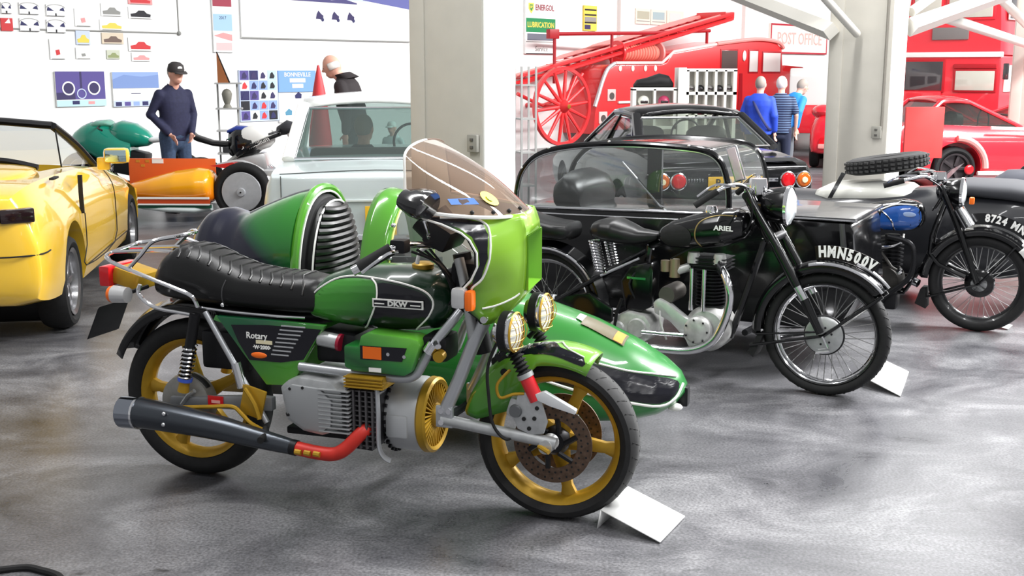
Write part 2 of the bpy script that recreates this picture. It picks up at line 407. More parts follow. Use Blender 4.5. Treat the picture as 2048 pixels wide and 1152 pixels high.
# ---------------------------------------------------------------- green motorcycle
LIME, MIDG, DARKG, NAVY = (150, 204, 40), (62, 148, 38), (14, 62, 30), (16, 17, 34)
G_TANK = fade('green_tank_paint', (1, 0, .3), -.62, [(0, (34, 100, 34)), (.35, (14, 58, 28)), (.8, (9, 42, 24))])
G_PANEL = fade('green_tank_fade', (.8, 0, -.9), .35, [(.02, (62, 142, 40)), (.2, (56, 136, 40)), (.42, (12, 50, 24))])
G_SIDE = fade('green_side_fade', (.5, 0, -1), .62, [(.0, (26, 92, 56)), (.12, (20, 80, 50)), (.36, (76, 150, 46)), (.5, (108, 176, 58))])
NAVYP = mat('navy_black_lacquer', (9, 9, 20), .2, coat=.2)
G_FAIR = fade('lime_fairing_fade', (3.2, 0, .3), -4.32, [(.0, (9, 9, 20)), (.12, (30, 56, 40)), (.24, (98, 152, 34)), (.45, (126, 174, 42))])
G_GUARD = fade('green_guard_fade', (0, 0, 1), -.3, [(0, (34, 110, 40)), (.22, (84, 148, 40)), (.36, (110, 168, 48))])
G_BOX = fade('green_box_fade', (.4, 0, 1), -.86, [(.0, (50, 140, 60)), (.08, (24, 80, 40)), (.14, (34, 120, 50)), (.3, (110, 190, 60))])
G_SC = fade('sidecar_green_fade', (0, -.5, 1), .35, [(.0, (20, 90, 50)), (.25, (30, 120, 50)), (.55, (36, 112, 38)), (.95, (46, 122, 42))])
G_LIMEHOOP = mat('lime_lacquer', (74, 140, 38), .2, coat=.8)

DK = thing('motorcycle', 'green and navy motorcycle with gold wheels and a tall tinted windscreen', 'motorcycle', (-1.331, 4.651, 0), math.atan2(-.49, 1.496))
RA, FA = (.02, 0, .335), (1.585, 0, .312)
# wheels
def cast_wheel(c, R, w, h, nsp, ph, side):
    t = MB().lathe(tyre_prof(R, w, h), c, 'Y', 64).build('tyre', RUBBER, DK)
    rm = MB().lathe(rim_prof(R - h - .001, w * .7, .02), c, 'Y', 64).build('rim', GOLD, DK)
    for i in range(nsp):
        a = ph + 2 * PI * i / nsp; rings = []
        for rr, hw, ww in ((.045, .034, .028), (.12, .024, .022), (R - h - .06, .020, .018), (R - h - .018, .032, .018)):
            e, tt = V((math.cos(a), 0, math.sin(a))), V((-math.sin(a), 0, math.cos(a))); p = V(c) + e * rr
            rings.append([p + tt * hw * sx + V((0, ww * sy, 0)) for sx, sy in ((-1, -.6), (-.5, -1), (.5, -1), (1, -.6), (1, .6), (.5, 1), (-.5, 1), (-1, .6))])
        MB().loft(rings).build('spoke', GOLD, rm, 50)
    hb = MB().lathe([(0, -.065), (.04, -.065), (.055, -.045), (.055, .045), (.04, .065), (0, .065)], c, 'Y', 28).build('hub', GOLD if side else BLKMET, rm)
    return t
cast_wheel(RA, .335, .122, .084, 5, .5, 1)
cast_wheel(FA, .312, .135, .066, 5, 1.15, 0)
tread_marks(DK, FA, .312, .135, 34)
MB().lathe([(.306, -.03), (.3125, -.018), (.3128, 0), (.3125, .018), (.306, .03)], FA, 'Y', 64).build('tread_band', TREAD, DK)
# front brake discs, drilled
DISC = mat('rusty_disc', (92, 74, 62), .5, .6, noise=.3, nscale=60)
for y in (-.075, .075):
    d = MB().lathe([(.095, y - .003), (.152, y - .003), (.152, y + .003), (.095, y + .003), (.095, y - .003)], FA, 'Y', 48).build('brake_disc', DISC, DK)
    mb = MB()
    for i in range(30):
        for rr in (.112, .136):
            a = 2 * PI * (i + (.5 if rr > .12 else 0)) / 30
            mb.cyl((FA[0] + rr * math.cos(a), y - .0036, FA[2] + rr * math.sin(a)), (FA[0] + rr * math.cos(a), y + .0036, FA[2] + rr * math.sin(a)), .0045, n=6)
    stuff(mb.build('drill_holes', BLACKINK, d))
    mb = MB()
    for i in range(6):
        a = 2 * PI * i / 6; mb.tube([(FA[0] + .045 * math.cos(a), y * .9, FA[2] + .045 * math.sin(a)), (FA[0] + .1 * math.cos(a + .35), y, FA[2] + .1 * math.sin(a + .35))], .011, 6)
    mb.build('disc_carrier', BLKMET, d)
# front leading-link fork
fk = MB().tube([(1.335, -.13, .77), (1.30, -.15, .69), (1.24, -.155, .54), (1.185, -.155, .42)], .026, 12, 5).build('fork_leg', SILV, DK)
MB().tube([(1.335, .13, .77), (1.30, .15, .69), (1.24, .155, .54), (1.185, .155, .42)], .026, 12, 5).build('fork_leg', SILV, DK)
for s in (-1, 1):
    lk = MB().tube([(1.175, s * .16, .392), (1.62, s * .15, .338)], .022, 12).build('link_arm', ALU, DK)
    MB().box((1.19, s * .165, .405), (.07, .02, .085), bev=.008).build('pivot_plate', SILV, lk)
    for p in ((1.18, .385), (1.21, .43), (1.18, .43)): MB().cyl((p[0], s * .175, p[1]), (p[0], s * .183, p[1]), .011, n=10).build('pivot_bolt', CHROME, lk)
    MB().cyl((1.585, s * .10, .328), (1.585, s * .178, .328), .032, .026, 18).build('axle_boss', ALU, lk)
    MB().cyl((1.56, s * .172, .33), (1.605, s * .195, .318), .009, n=8).build('axle_nut', GOLD, lk)
    # suspension unit: black bellows over a red body
    sh = MB().tube([(1.445, s * .15, .70), (1.50, s * .15, .585)], .014, 10).build('shock', BLKMET, DK)
    mb = MB(); a, b = V((1.447, s * .15, .695)), V((1.503, s * .15, .582))
    for i in range(9): p = a.lerp(b, i / 8); d = (b - a).normalized(); mb.lathe([(.018, -.007), (.03, 0), (.018, .007)], p, 'Z', 14, M=d.to_track_quat('Z', 'Y').to_matrix().to_4x4())
    mb.build('bellows', RUBBER, sh)
    MB().tube([(1.503, s * .15, .582), (1.545, s * .15, .497)], .027, 14).build('red_body', RED, sh)
    MB().cyl((1.497, s * .15, .594), (1.505, s * .15, .578), .031, n=14).build('collar', ALU, sh)
# brake calliper plate, white spoiler fin, calliper, hose
pl = MB().prism([(1.455, .43), (1.475, .515), (1.53, .535), (1.565, .50), (1.59, .42), (1.575, .375), (1.53, .365), (1.475, .385)], -.163, -.153, 'XZ', .003).build('calliper_plate', ALU, DK)
for p in ((1.50, .425), (1.54, .43), (1.55, .47), (1.52, .39)): MB().cyl((p[0], -.166, p[1]), (p[0], -.158, p[1]), .008, n=10).build('plate_hole', BLACKINK, pl)
MB().prism([(1.545, .525), (1.58, .538), (1.70, .478), (1.695, .462), (1.60, .485), (1.555, .502)], -.175, -.15, 'XZ', .003).build('spoiler_fin', mat('bright_silver', (222, 224, 226), .3, .3), DK)
cl = MB().box((1.475, -.12, .455), (.085, .08, .075), ry=.3, bev=.015).build('calliper', ALU, DK)
MB().cyl((1.468, -.155, .452), (1.468, -.175, .452), .027, .022, 16).build('piston_cap', mat('gunmetal', (110, 112, 114), .4, .7), cl)
MB().tube([(1.44, -.14, .60), (1.40, -.17, .55), (1.41, -.17, .50), (1.46, -.165, .515), (1.50, -.16, .52)], .006, 8, 5).build('brake_pipe', GOLD, cl)
MB().tube([(1.40, -.10, .74), (1.365, -.17, .62), (1.37, -.18, .50), (1.385, -.18, .40), (1.43, -.175, .345), (1.47, -.16, .36)], .006, 8, 6).build('brake_hose', RUBBER, cl)
# front mudguard: valanced, with a deep rear part
def guard(c, R, hw, a0, a1, drop, n=28):
    rings = []
    for i in range(n + 1):
        a = a0 + (a1 - a0) * i / n; e = V((math.cos(a), 0, math.sin(a))); dr = drop(i / n)
        prof = [(-hw * 1.02, -dr), (-hw * 1.0, -dr * .5), (-hw * .93, -.006), (-hw * .6, .012), (0, .018), (hw * .6, .012), (hw * .93, -.006), (hw, -dr * .5), (hw * 1.02, -dr)]
        rings.append([V(c) + e * (R + d) + V((0, y, 0)) for y, d in prof])
    return rings
rg = guard(FA, .352, .092, 2.9, 1.13, lambda t: .05 + .11 * math.sin(min(t, .62) / .62 * PI) ** .8)
gd = MB().loft(rg, closed=False); bg = gd.bvh()
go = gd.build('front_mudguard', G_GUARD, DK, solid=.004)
stripe2 = [(1.40, .655), (1.47, .676), (1.55, .69), (1.62, .682), (1.69, .658), (1.745, .672)]
decal(bg, [(1.40, .65), (1.47, .668), (1.55, .682), (1.62, .672), (1.70, .645), (1.70, .62), (1.62, .645), (1.55, .655), (1.46, .64), (1.40, .62)], .0045, k=2, res=.015).build('guard_dark_flash', NAVYP, go)
MB().tube(onsurf(bg, [(1.39, .652), (1.47, .674), (1.55, .688), (1.62, .676), (1.70, .648)], .005), .0035, 5).build('pinstripe', WHITE, go)
for p in ((1.385, .615), (1.34, .59), (1.40, .575)): q = proj_pt(bg, p[0], p[1], .004); MB().cyl(q, q + V((0, -.004, 0)), .021 if p[0] != 1.40 else .014, n=14).build('guard_hole', BLACKINK, go)
# frame
MB().tube([(1.235, -.11, .80), (1.21, -.14, .76), (1.15, -.165, .68), (1.105, -.17, .60), (1.07, -.17, .552), (1.0, -.17, .538), (.80, -.165, .542), (.585, -.16, .548)], .0175, 12, 5).build('frame_tube', SILV, DK)
MB().tube([(1.235, .11, .80), (1.15, .165, .68), (1.07, .17, .552), (.80, .165, .542), (.585, .16, .548)], .0175, 12, 5).build('frame_tube', SILV, DK)
mb = MB().cyl((1.135, -.185, .655), (1.16, -.185, .69), .024, n=12).cyl((1.165, -.175, .69), (1.18, -.2, .68), .012, n=8); mb.build('frame_clamp', CHROME, DK)
MB().tube([(1.29, 0, .62), (1.21, 0, .95), (1.2, 0, 1.0)], .035, 12).build('steering_head', BLKMET, DK)
MB().tube([(1.2, 0, .93), (.9, 0, .80), (.5, 0, .70), (.1, 0, .72)], .03, 10, 4).build('backbone_tube', BLKMET, DK)
for s in (-1, 1): MB().tube([(.165, s * .15, .735), (.43, s * .16, .305)], .012, 10).build('frame_stay', SILV, DK)
# swing arm, rear brake drum
sa = MB().prism([(-.04, .325), (-.03, .365), (.1, .372), (.36, .40), (.44, .40), (.44, .345), (.3, .335)], -.135, -.10, 'XZ', .006).build('swing_arm', mat('grey_enamel', (138, 140, 143), .4, .4), DK)
MB().box((.185, -.138, .366), (.07, .004, .04)).build('red_sticker', RED, sa)
MB().box((.187, -.1405, .363), (.04, .002, .012)).build('sticker_mark', mat('pink_print', (240, 170, 165), .5), sa)
MB().prism([(-.04, .325), (-.03, .365), (.1, .372), (.44, .40), (.44, .345)], .10, .135, 'XZ', .006).build('swing_arm', mat('grey_enamel', (138, 140, 143)), DK)
dr = MB().lathe([(0, -.125), (.03, -.125), (.075, -.118), (.112, -.104), (.118, -.075), (.118, -.05), (0, -.05)], RA, 'Y', 36).build('rear_brake_drum', mat('drum_grey', (140, 138, 133), .45, .5, noise=.15), DK)
MB().lathe([(.118, -.095), (.121, -.09), (.121, -.07), (.118, -.065)], RA, 'Y', 36, .6, 1.9).build('cooling_slot', BLACKINK, dr)
MB().tube([(.02, -.13, .335), (.06, -.14, .38), (.09, -.14, .40)], .009, 8).build('brake_lever_arm', ALU, dr)
# rear suspension
for s in (-1, 1):
    a, b = V((.125, s * .16, .725)), V((.05, s * .16, .40))
    sh = MB().tube([a, a.lerp(b, .55)], .022, 12).build('rear_shock', BLKMET, DK)
    hel = [a.lerp(b, .4 + .42 * i / 96) + V((math.cos(i * 2 * PI / 12) * .026, math.sin(i * 2 * PI / 12) * .026, 0)) for i in range(97)]
    MB().tube(hel, .0046, 6).build('spring', CHROME, sh)
    MB().tube([a.lerp(b, .4), a.lerp(b, .85)], .019, 10).build('damper', BLKMET, sh)
    MB().tube([a.lerp(b, .82), a.lerp(b, .86)], .03, 12).build('preload_ring', mat('blue_band', (60, 90, 190), .4), sh)
    MB().tube([a.lerp(b, .86), b], [.02, .024], 12).build('lower_eye', GOLD, sh)
# seat: loft of pleated cushion with a raised tail
SX = [-.115, -.10, -.06, .0, .07, .13, .2, .3, .42, .55, .62, .665]; SB = [.80, .775, .765, .757, .752, .75, .748, .745, .742, .738, .74, .76]
ST = [.83, .89, .945, .978, .985, .968, .935, .903, .89, .888, .88, .85]; SW = [.05, .10, .13, .14, .142, .142, .142, .14, .135, .125, .115, .08]
seat = MB().loft([ring2(x, 0, b, t, w, 3.4, 28, wtop=.86) for x, b, t, w in zip(*[[interp(SX, arr, -.115 + .78 * i / 48) for i in range(49)] for arr in (SX, SB, ST, SW)])]); bs = seat.bvh()
so = seat.build('seat', BLKSEAT, DK, 60)
for i in range(13):                                  # stitched transverse pleats
    x = -.0 + i * .046
    MB().tube([proj_pt(bs, x + (.03 if abs(y) > .09 else 0), y, .001, 'T') for y in (-.118, -.1, -.05, 0, .05, .1, .118)], .0055, 6, flat=1).build('pleat', BLKSEAT, so, 60)
MB().tube(onsurf(bs, [(.235, .755), (.24, .82), (.255, .865)], .001), .003, 5).build('seam', mat('seam_grey', (70, 70, 72), .5), so)
MB().tube([(.13, -.146, .752), (.3, -.147, .742), (.5, -.14, .737), (.6, -.13, .736)], .006, 8, 4).build('chrome_trim', CHROME, so)
MB().ball((.245, -.148, .768), .009).build('seat_button', CHROME, so)
# chrome carrier
def bar(pts, k=5, r=.0085, nm='carrier_rail'): return MB().tube(pts, r, 8, k)
ck = bar([(.14, -.16, .755), (.12, -.17, .80), (.05, -.17, .825), (-.10, -.165, .868), (-.24, -.15, .905), (-.31, -.12, .925), (-.33, -.06, .935), (-.33, .06, .945), (-.30, .13, .955), (-.1, .16, .97), (.12, .165, .85), (.14, .16, .755)]).build('luggage_carrier', CHROME, DK)
bar([(.12, -.155, .72), (.06, -.17, .73), (-.06, -.17, .745), (-.13, -.165, .79), (-.125, -.16, .83)]).build('lower_rail', CHROME, ck)
bar([(-.18, -.155, .89), (-.12, -.15, .95), (-.07, -.13, 1.005), (0, -.06, 1.02), (0, .06, 1.02), (-.07, .13, 1.01), (-.18, .155, .925)]).build('back_hoop', CHROME, ck)
for y in (-.06, .06): bar([(-.33, y, .938), (-.1, y, .955), (-.02, y, .95)], 3, .007).build('carrier_slat', CHROME, ck)
# tail light, indicator, number plate, rear mudguard
tl = MB().box((-.345, 0, .84), (.05, .20, .085), bev=.01).build('tail_light', REDLENS, DK)
MB().box((-.26, 0, .83), (.13, .15, .07), ry=.25, bev=.012).build('light_bracket', GOLD, tl)
for s in (-1, 1):
    iw = MB().tube([(-.165, s * .19, .79), (-.23, s * .19, .79)], [.032, .036], 16).build('indicator', mat('indicator_body', (205, 205, 205), .2, .5), DK)
    MB().tube([(-.23, s * .19, .79), (-.247, s * .19, .79)], [.036, .032], 16).build('lens', ORANGE, iw)
    MB().tube([(-.19, s * .17, .79), (-.17, s * .05, .80)], .009, 8).build('stem', BLKMET, iw)
MB().prism([(-.385, .70), (-.375, .71), (-.44, .57), (-.45, .565)], -.10, .10, 'XZ').build('plate_back', BLKMET, DK)
rgd = [[V((RA[0] + (.385 + d) * math.cos(a), y, RA[2] + (.385 + d) * math.sin(a) + .02)) for y, d in ((-.075, -.04), (-.06, 0), (0, .02), (.06, 0), (.075, -.04))] for a in [1.2 + 1.55 * i / 18 for i in range(19)]]
MB().loft(rgd, closed=False).build('rear_mudguard', BLACKP, DK, solid=.004)
# tank
TX = [.57, .60, .66, .75, .85, .95, 1.05, 1.13, 1.18, 1.205]; TB = [.745, .72, .71, .70, .695, .695, .70, .715, .75, .80]; TT = [.80, .845, .895, .925, .938, .945, .945, .93, .90, .86]; TW = [.06, .095, .115, .13, .145, .155, .155, .14, .10, .05]
tk = MB().loft([ring2(x, 0, b, t, w, 2.8, 32) for x, b, t, w in zip(*[[interp(TX, arr, .57 + .635 * i / 60) for i in range(61)] for arr in (TX, TB, TT, TW)])]); bt = tk.bvh()
to = tk.build('fuel_tank', G_TANK, DK, 60)
decal(bt, [(.587, .752), (.64, .834), (.716, .884), (.801, .9), (.88, .9), (.908, .88), (.915, .843), (.897, .784), (.862, .728), (.833, .71), (.689, .72)], .0015, k=3).build('knee_panel', G_PANEL, to)
decal(bt, [(.912, .89), (1.006, .888), (1.096, .864), (1.13, .828), (1.117, .78), (1.056, .722), (.841, .71), (.885, .765), (.915, .828)], .0015, k=3).build('badge_panel', NAVYP, to)
MB().tube(onsurf(bt, [(.60, .80), (.64, .842), (.72, .89), (.80, .907), (.884, .908), (1.006, .898), (1.1, .874), (1.135, .836), (1.12, .78), (1.056, .72)], .002), .004, 5).build('white_outline', WHITE, to)
MB().tube(onsurf(bt, [(.884, .906), (.91, .885), (.916, .843), (.898, .784), (.862, .728), (.835, .708)], .002), .004, 5).build('white_divider', WHITE, to)
q = proj_pt(bt, 1.0, .822, .004)
bd = MB().box((1.005, q.y - .002, .822), (.205, .006, .032), ry=.0).build('badge', WHITE, to)
MB().box((1.005, q.y - .0055, .822), (.193, .002, .022)).build('badge_field', NAVYP, bd)
MB().text('DKW', .026, face_R(1.005, q.y - .0075, .822), .0012, .0012, sx=1.25).build('lettering', WHITE, bd)
for s in (-1, 1): MB().box((1.005 + s * .073, q.y - .0072, .8205), (.04, .002, .0045)).build('badge_bar', WHITE, bd)
cp = MB().lathe([(0, .012), (.03, .012), (.042, .004), (.042, -.012)], (1.05, -.02, .95), 'Z', 22).build('filler_cap', GOLD, to)
# side cover
sc_poly = [(.216, .723), (.45, .722), (.695, .715), (.62, .60), (.545, .465), (.43, .458), (.33, .58)]
for s in (-1, 1):
    y0 = s * .155; sp = MB().prism(sc_poly, y0, y0 + s * -.03, 'XZ', .006).build('side_cover', G_SIDE, DK)
    if s < 0:
        f = MB(); f.prism([(.285, .692), (.45, .702), (.68, .70), (.60, .575), (.50, .556), (.36, .556), (.315, .625)], -.1575, -.154, 'XZ'); f.build('dark_panel', NAVYP, sp)
        for i in range(8): MB().box((.562 - i * .009, -.159, .704 - i * .0168), (.105 - i * .004, .005, .0055), bev=.001).build('louvre', mat('louvre_silver', (190, 192, 195), .3, .6), sp)
        MB().text('Rotary', .036, face_R(.398, -.1585, .655), .0008, .0005, sx=.95).build('script', WHITE, sp)
        MB().box((.43, -.1582, .632), (.072, .0012, .015)).build('script_plate', mat('cream_print', (225, 215, 180), .5), sp)
        MB().text('·W·2000·', .021, face_R(.42, -.1585, .610), .0008, .0008).build('model_lettering', WHITE, sp)
        MB().ball((.405, -.158, .578), (.036, .006, .0125), 18, 8).build('side_reflector', ORANGE, sp)
# box in front of the engine
bx = MB().prism([(.80, .66), (.80, .575), (.84, .562), (1.045, .558), (1.075, .575), (1.112, .68), (1.105, .70), (1.07, .708), (.90, .716), (.87, .70), (.86, .66)], -.21, -.10, 'XZ', .01); bo = bx.build('cooler_box', G_BOX, DK)
MB().prism([(.87, .665), (1.06, .668), (1.04, .615), (.87, .612)], -.2125, -.2095, 'XZ').build('dark_stripe', NAVYP, bo)
MB().box((.92, -.214, .64), (.075, .004, .046)).build('orange_sticker', ORANGE, bo)
MB().box((.93, -.213, .575), (.05, .003, .016)).build('white_sticker', WHITE, bo)
for p in ((.985, .64), (1.05, .635)): MB().cyl((p[0], -.216, p[1]), (p[0], -.208, p[1]), .007, n=10).build('box_bolt', CHROME, bo)
# carburettor area
MB().box((.72, -.02, .62), (.17, .2, .12), bev=.02).build('air_box', BLKMET, DK)
MB().cyl((.66, -.13, .66), (.74, -.13, .65), .03, n=14).build('carburettor', ALU, DK)
MB().cyl((.74, -.13, .65), (.752, -.13, .648), .034, n=14).build('red_clamp', mat('red_clamp', (150, 20, 50), .4), DK)
# rotary engine
eg = MB().prism([(.525, .475), (.56, .505), (.61, .52), (.74, .512), (.79, .47), (.79, .33), (.70, .295), (.62, .305), (.55, .345)], -.215, .12, 'XZ', .012).build('engine_case', ALU, DK)
MB().prism([(.545, .465), (.58, .492), (.70, .485), (.75, .44), (.745, .34), (.70, .31), (.63, .32), (.565, .355)], -.228, -.21, 'XZ', .006).build('case_cover', mat('cover_grey', (158, 160, 162), .45, .4), eg)
for p in ((.575, .475), (.63, .483), (.565, .37)): MB().cyl((p[0], -.230, p[1]), (p[0], -.224, p[1]), .006, n=8).build('cover_screw', BLACKINK, eg)
for i in range(11): MB().box((.74 + .02, -.205, .318 + i * .0165), (.13, .05, .0055), bev=.001).build('fin', ALU, eg)
rh = MB().prism([(.79, .50), (.90, .505), (.93, .47), (.93, .28), (.90, .245), (.80, .25)], -.19, .16, 'XZ', .006).build('rotor_housing', BLKMET, DK)
for i in range(5): MB().box((.81 + i * .026, -.195, .375), (.008, .04, .23), bev=.001).build('fin', mat('fin_grey', (90, 88, 90), .45, .6), rh)
for i in range(12): MB().box((.865, -.193, .27 + i * .0195), (.13, .028, .005), bev=.001).build('fin', mat('fin_grey', (90, 88, 90)), rh)
gb = MB().box((.885, -.15, .522), (.155, .14, .05), bev=.006).build('gold_block', GOLD, DK)
for i in range(4): MB().box((.885, -.222, .505 + i * .0125), (.16, .014, .0055), bev=.001).build('fin', GOLD, gb)
HC = (.965, -.0, .355)
hs = MB().lathe([(0, -.06), (.13, -.06), (.145, -.05), (.148, .07), (.142, .095), (.05, .1), (0, .1)], HC, 'X', 44).build('fan_housing', mat('housing_grey', (186, 188, 190), .4, .5), DK)
MB().box((.985, -.135, .34), (.09, .04, .09), rx=.0, bev=.01).build('terminal_box', mat('housing_grey', (186, 188, 190)), hs)
mb = MB()
for i in range(30):
    a = 2 * PI * i / 30; mb.box((.935, .15 * math.cos(a), .355 + .15 * math.sin(a)), (.012, .016, .012), rx=a)
stuff(mb.build('housing_teeth', BLKMET, hs))
fr = MB().lathe([(.142, .09), (.150, .10), (.148, .125), (.138, .132), (.125, .125), (.125, .1)], HC, 'X', 44).build('fan_rim', GOLD, DK)
MB().lathe([(0, .145), (.03, .145), (.045, .135), (.05, .12), (.05, .1)], HC, 'X', 28).build('fan_hub', GOLD, fr)
for i in range(36):
    a = 2 * PI * i / 36
    MB().box((1.082, .09 * math.cos(a), .355 + .09 * math.sin(a)), (.014, .092, .0052), rx=a, bev=.001).build('fan_bar', GOLD, fr)
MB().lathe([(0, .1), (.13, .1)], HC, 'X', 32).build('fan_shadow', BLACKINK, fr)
MB().tube([(.93, -.20, .50), (.935, -.205, .40), (.935, -.205, .28), (.95, -.2, .235), (.975, -.19, .215)], .013, 8, 4, flat=.6).build('engine_strap', SILV, DK)
MB().box((.72, 0, .255), (.5, .16, .03), bev=.008).build('engine_cradle', BLKMET, DK)
# exhaust: chrome tip, grey megaphone silencer, red header
ex = MB().tube([(-.165, -.24, .315), (-.1, -.24, .318), (.05, -.24, .31), (.25, -.24, .292), (.42, -.24, .268), (.58, -.24, .246)], [.062, .062, .058, .05, .040, .030], 18, 3).build('silencer', mat('silencer_grey', (70, 74, 80), .25, .7), DK)
MB().tube([(-.185, -.24, .315), (-.11, -.24, .317)], .065, 20).build('chrome_tip', mat('tip_chrome', (150, 155, 165), .12, 1), ex)
MB().tube([(-.18, -.24, .315), (-.187, -.24, .315)], .05, 18).build('tip_mouth', BLACKINK, ex)
MB().tube([(-.113, -.24, .317), (-.103, -.24, .317)], .0665, 20).build('tip_ring', CHROME, ex)
for p in ((.05, .345), (.045, .30)): MB().ball((p[0], -.297, p[1]), .009).build('bracket_bolt', CHROME, ex)
MB().tube([(.58, -.24, .246), (.605, -.24, .243)], .031, 14).build('clamp', BLKMET, ex)
hd = MB().tube([(.60, -.24, .244), (.68, -.24, .235), (.76, -.238, .235), (.81, -.23, .262), (.86, -.21, .315), (.885, -.18, .335)], .027, 14, 5).build('exhaust_header', mat('red_header', (196, 46, 36), .45, .1, noise=.1), DK)
for x in (.625, .665, .705): MB().tube([(x - .013, -.27, .24), (x + .013, -.27, .238)], .011, 8).build('heat_tab', GOLD, hd)
# foot controls
lk = MB().tube([(.065, -.2, .345), (.2, -.2, .36), (.3, -.2, .37), (.34, -.2, .345), (.38, -.2, .31), (.44, -.2, .285)], .0085, 8, 4).build('brake_rod', GOLD, DK)
MB().box((.38, -.175, .39), (.10, .012, .12), ry=.25, bev=.004).build('footrest_plate', GOLD, DK)
MB().tube([(.36, -.2, .45), (.40, -.2, .39), (.42, -.2, .33)], .009, 8, 3).build('link_rod', GOLD, DK)
MB().tube([(.44, -.19, .29), (.47, -.24, .282), (.48, -.30, .28)], .014, 10).build('footrest', RUBBER, DK)
MB().tube([(.42, -.22, .27), (.5, -.23, .25), (.56, -.25, .26)], .007, 8, 3).build('brake_pedal', GOLD, DK)
MB().tube([(.30, -.16, .54), (.325, -.16, .44)], .02, 12).build('reservoir', CHROME, DK)
MB().box((.2, 0, .56), (.22, .16, .16), bev=.02).build('battery_box', BLKMET, DK)
# handlebar, grip, levers, mirror
hb = MB().tube([(1.14, -.06, 1.03), (1.12, -.22, 1.06), (1.06, -.33, 1.06), (.945, -.385, .985)], .012, 10, 4).build('handlebar', CHROME, DK)
MB().tube([(1.14, .06, 1.03), (1.12, .22, 1.06), (1.06, .33, 1.06), (.945, .385, .985)], .012, 10, 4).build('handlebar', CHROME, DK)
for s in (-1, 1):
    MB().tube([(1.06, s * .33, 1.057), (.955, s * .38, .992)], .0235, 14).build('grip', RUBBER, hb)
    MB().tube([(.958, s * .379, .993), (.935, s * .39, .98)], .018, 12).build('bar_end', CHROME, hb)
    MB().tube([(1.09, s * .31, 1.05), (1.075, s * .40, 1.05), (.99, s * .43, .985)], .006, 6, 4).build('lever', CHROME, hb)
    MB().box((1.08, s * .3, 1.065), (.06, .06, .05), bev=.012).build('switch_block', BLKMET, hb)
mr = MB().lathe([(0, -.06), (.05, -.05), (.075, 0), (.08, .04), (.07, .05), (0, .05)], (1.19, -.4, 1.235), 'X', 26, M=MX.Rotation(.25, 4, 'Y') @ MX.Diagonal((1, 1.25, .68, 1))).build('mirror', mat('gloss_black_plastic', (16, 16, 18), .15, coat=.6), DK)
MB().tube([(1.20, -.38, 1.19), (1.20, -.33, 1.12), (1.19, -.30, 1.10)], .007, 8, 3).build('mirror_stalk', CHROME, mr)
MB().box((1.16, -.05, 1.08), (.10, .22, .09), ry=.5, bev=.02).build('instrument_panel', BLKMET, DK)
for y in (-.11, .02): MB().cyl((1.13, y, 1.10), (1.09, y, 1.14), .05, .052, 20).build('dial', BLKMET, DK)
MB().tube([(1.06, -.10, .97), (1.08, -.11, 1.02), (1.12, -.10, 1.04)], .008, 8, 3).build('cable_end', WHITE, DK)
for i in range(4): MB().tube([(1.08, -.2 + i * .05, 1.03), (1.17, -.16 + i * .04, .98 - i * .02), (1.2, -.1 + i * .03, .85), (1.12, -.08, .76)], .005, 6, 5).build('cable', RUBBER, DK)
MB().box((1.24, 0, .88), (.12, .16, .2), bev=.03).build('fork_yoke', BLKMET, DK)
MB().tube([(1.235, -.12, 1.0), (1.27, -.14, .88), (1.30, -.15, .70)], .02, 10, 3).build('upper_fork_tube', ALU, DK)
MB().box((1.15, -.1, .66), (.1, .14, .1), bev=.02).build('ignition_box', BLKMET, DK)
MB().cyl((1.18, -.17, .645), (1.18, -.2, .64), .022, n=14).build('horn', GOLD, DK)
# fairing shell, turned a little with the bars
FM = MX.Translation((1.3, 0, 0)) @ MX.Rotation(.10, 4, 'Z') @ MX.Translation((-1.3, 0, 0))
FZ = [.775, .80, .83, .86, .89, .91, .95, 1.0, 1.05, 1.095, 1.12, 1.15, 1.172]
FXR = [1.335, 1.32, 1.29, 1.275, 1.27, 1.272, 1.31, 1.335, 1.335, 1.31, 1.28, 1.21, 1.13]
FXF = [1.36, 1.39, 1.42, 1.445, 1.46, 1.463, 1.467, 1.47, 1.47, 1.468, 1.465, 1.455, 1.445]
FYR = [.20, .215, .235, .25, .258, .262, .272, .28, .285, .288, .29, .295, .30]
rows = []
for z, xr, xf, yr in zip(FZ, FXR, FXF, FYR):
    half = [V((xr + (xf - xr) * t + .012 * math.sin(PI * t), -(yr + (.135 - yr) * (t ** 1.25)), z)) for t in [i / 9 for i in range(10)]] + [V((xf + .01, -.128, z)), V((xf + .014, -.06, z)), V((xf + .015, 0, z))]
    rows.append(half + [V((p.x, -p.y, p.z)) for p in half[-2::-1]])
fm = MB(); n = len(rows[0]); fm.v = [p for r in rows for p in r]
for i in range(len(rows) - 1):
    for j in range(n - 1):
        if 4 <= i <= 8 and 10 <= j <= n - 12: continue
        fm.f.append([i * n + j, i * n + j + 1, (i + 1) * n + j + 1, (i + 1) * n + j])
fb = MB().add(fm.v, fm.f).bvh()
fo = MB().add(fm.v, fm.f).xf(FM).build('fairing', G_FAIR, DK, 50, solid=.005)
MB().add(fm.v, fm.f).xf(FM @ MX.Translation((-.012, 0, 0)) @ MX.Translation((1.3, 0, 1)) @ MX.Diagonal((1, .985, .995, 1)) @ MX.Translation((-1.3, 0, -1))).build('fairing_lining', mat('lining_black', (16, 16, 18), .6), fo)
decal(fb, [(1.16, 1.17), (1.24, 1.171), (1.34, 1.150), (1.365, 1.11), (1.368, 1.03), (1.342, .958), (1.302, .922), (1.292, .885), (1.275, .885), (1.28, .92), (1.318, .958), (1.342, 1.01), (1.338, 1.06), (1.316, 1.105), (1.27, 1.135)], .004, res=.02).xf(FM).build('dark_band', NAVYP, fo)
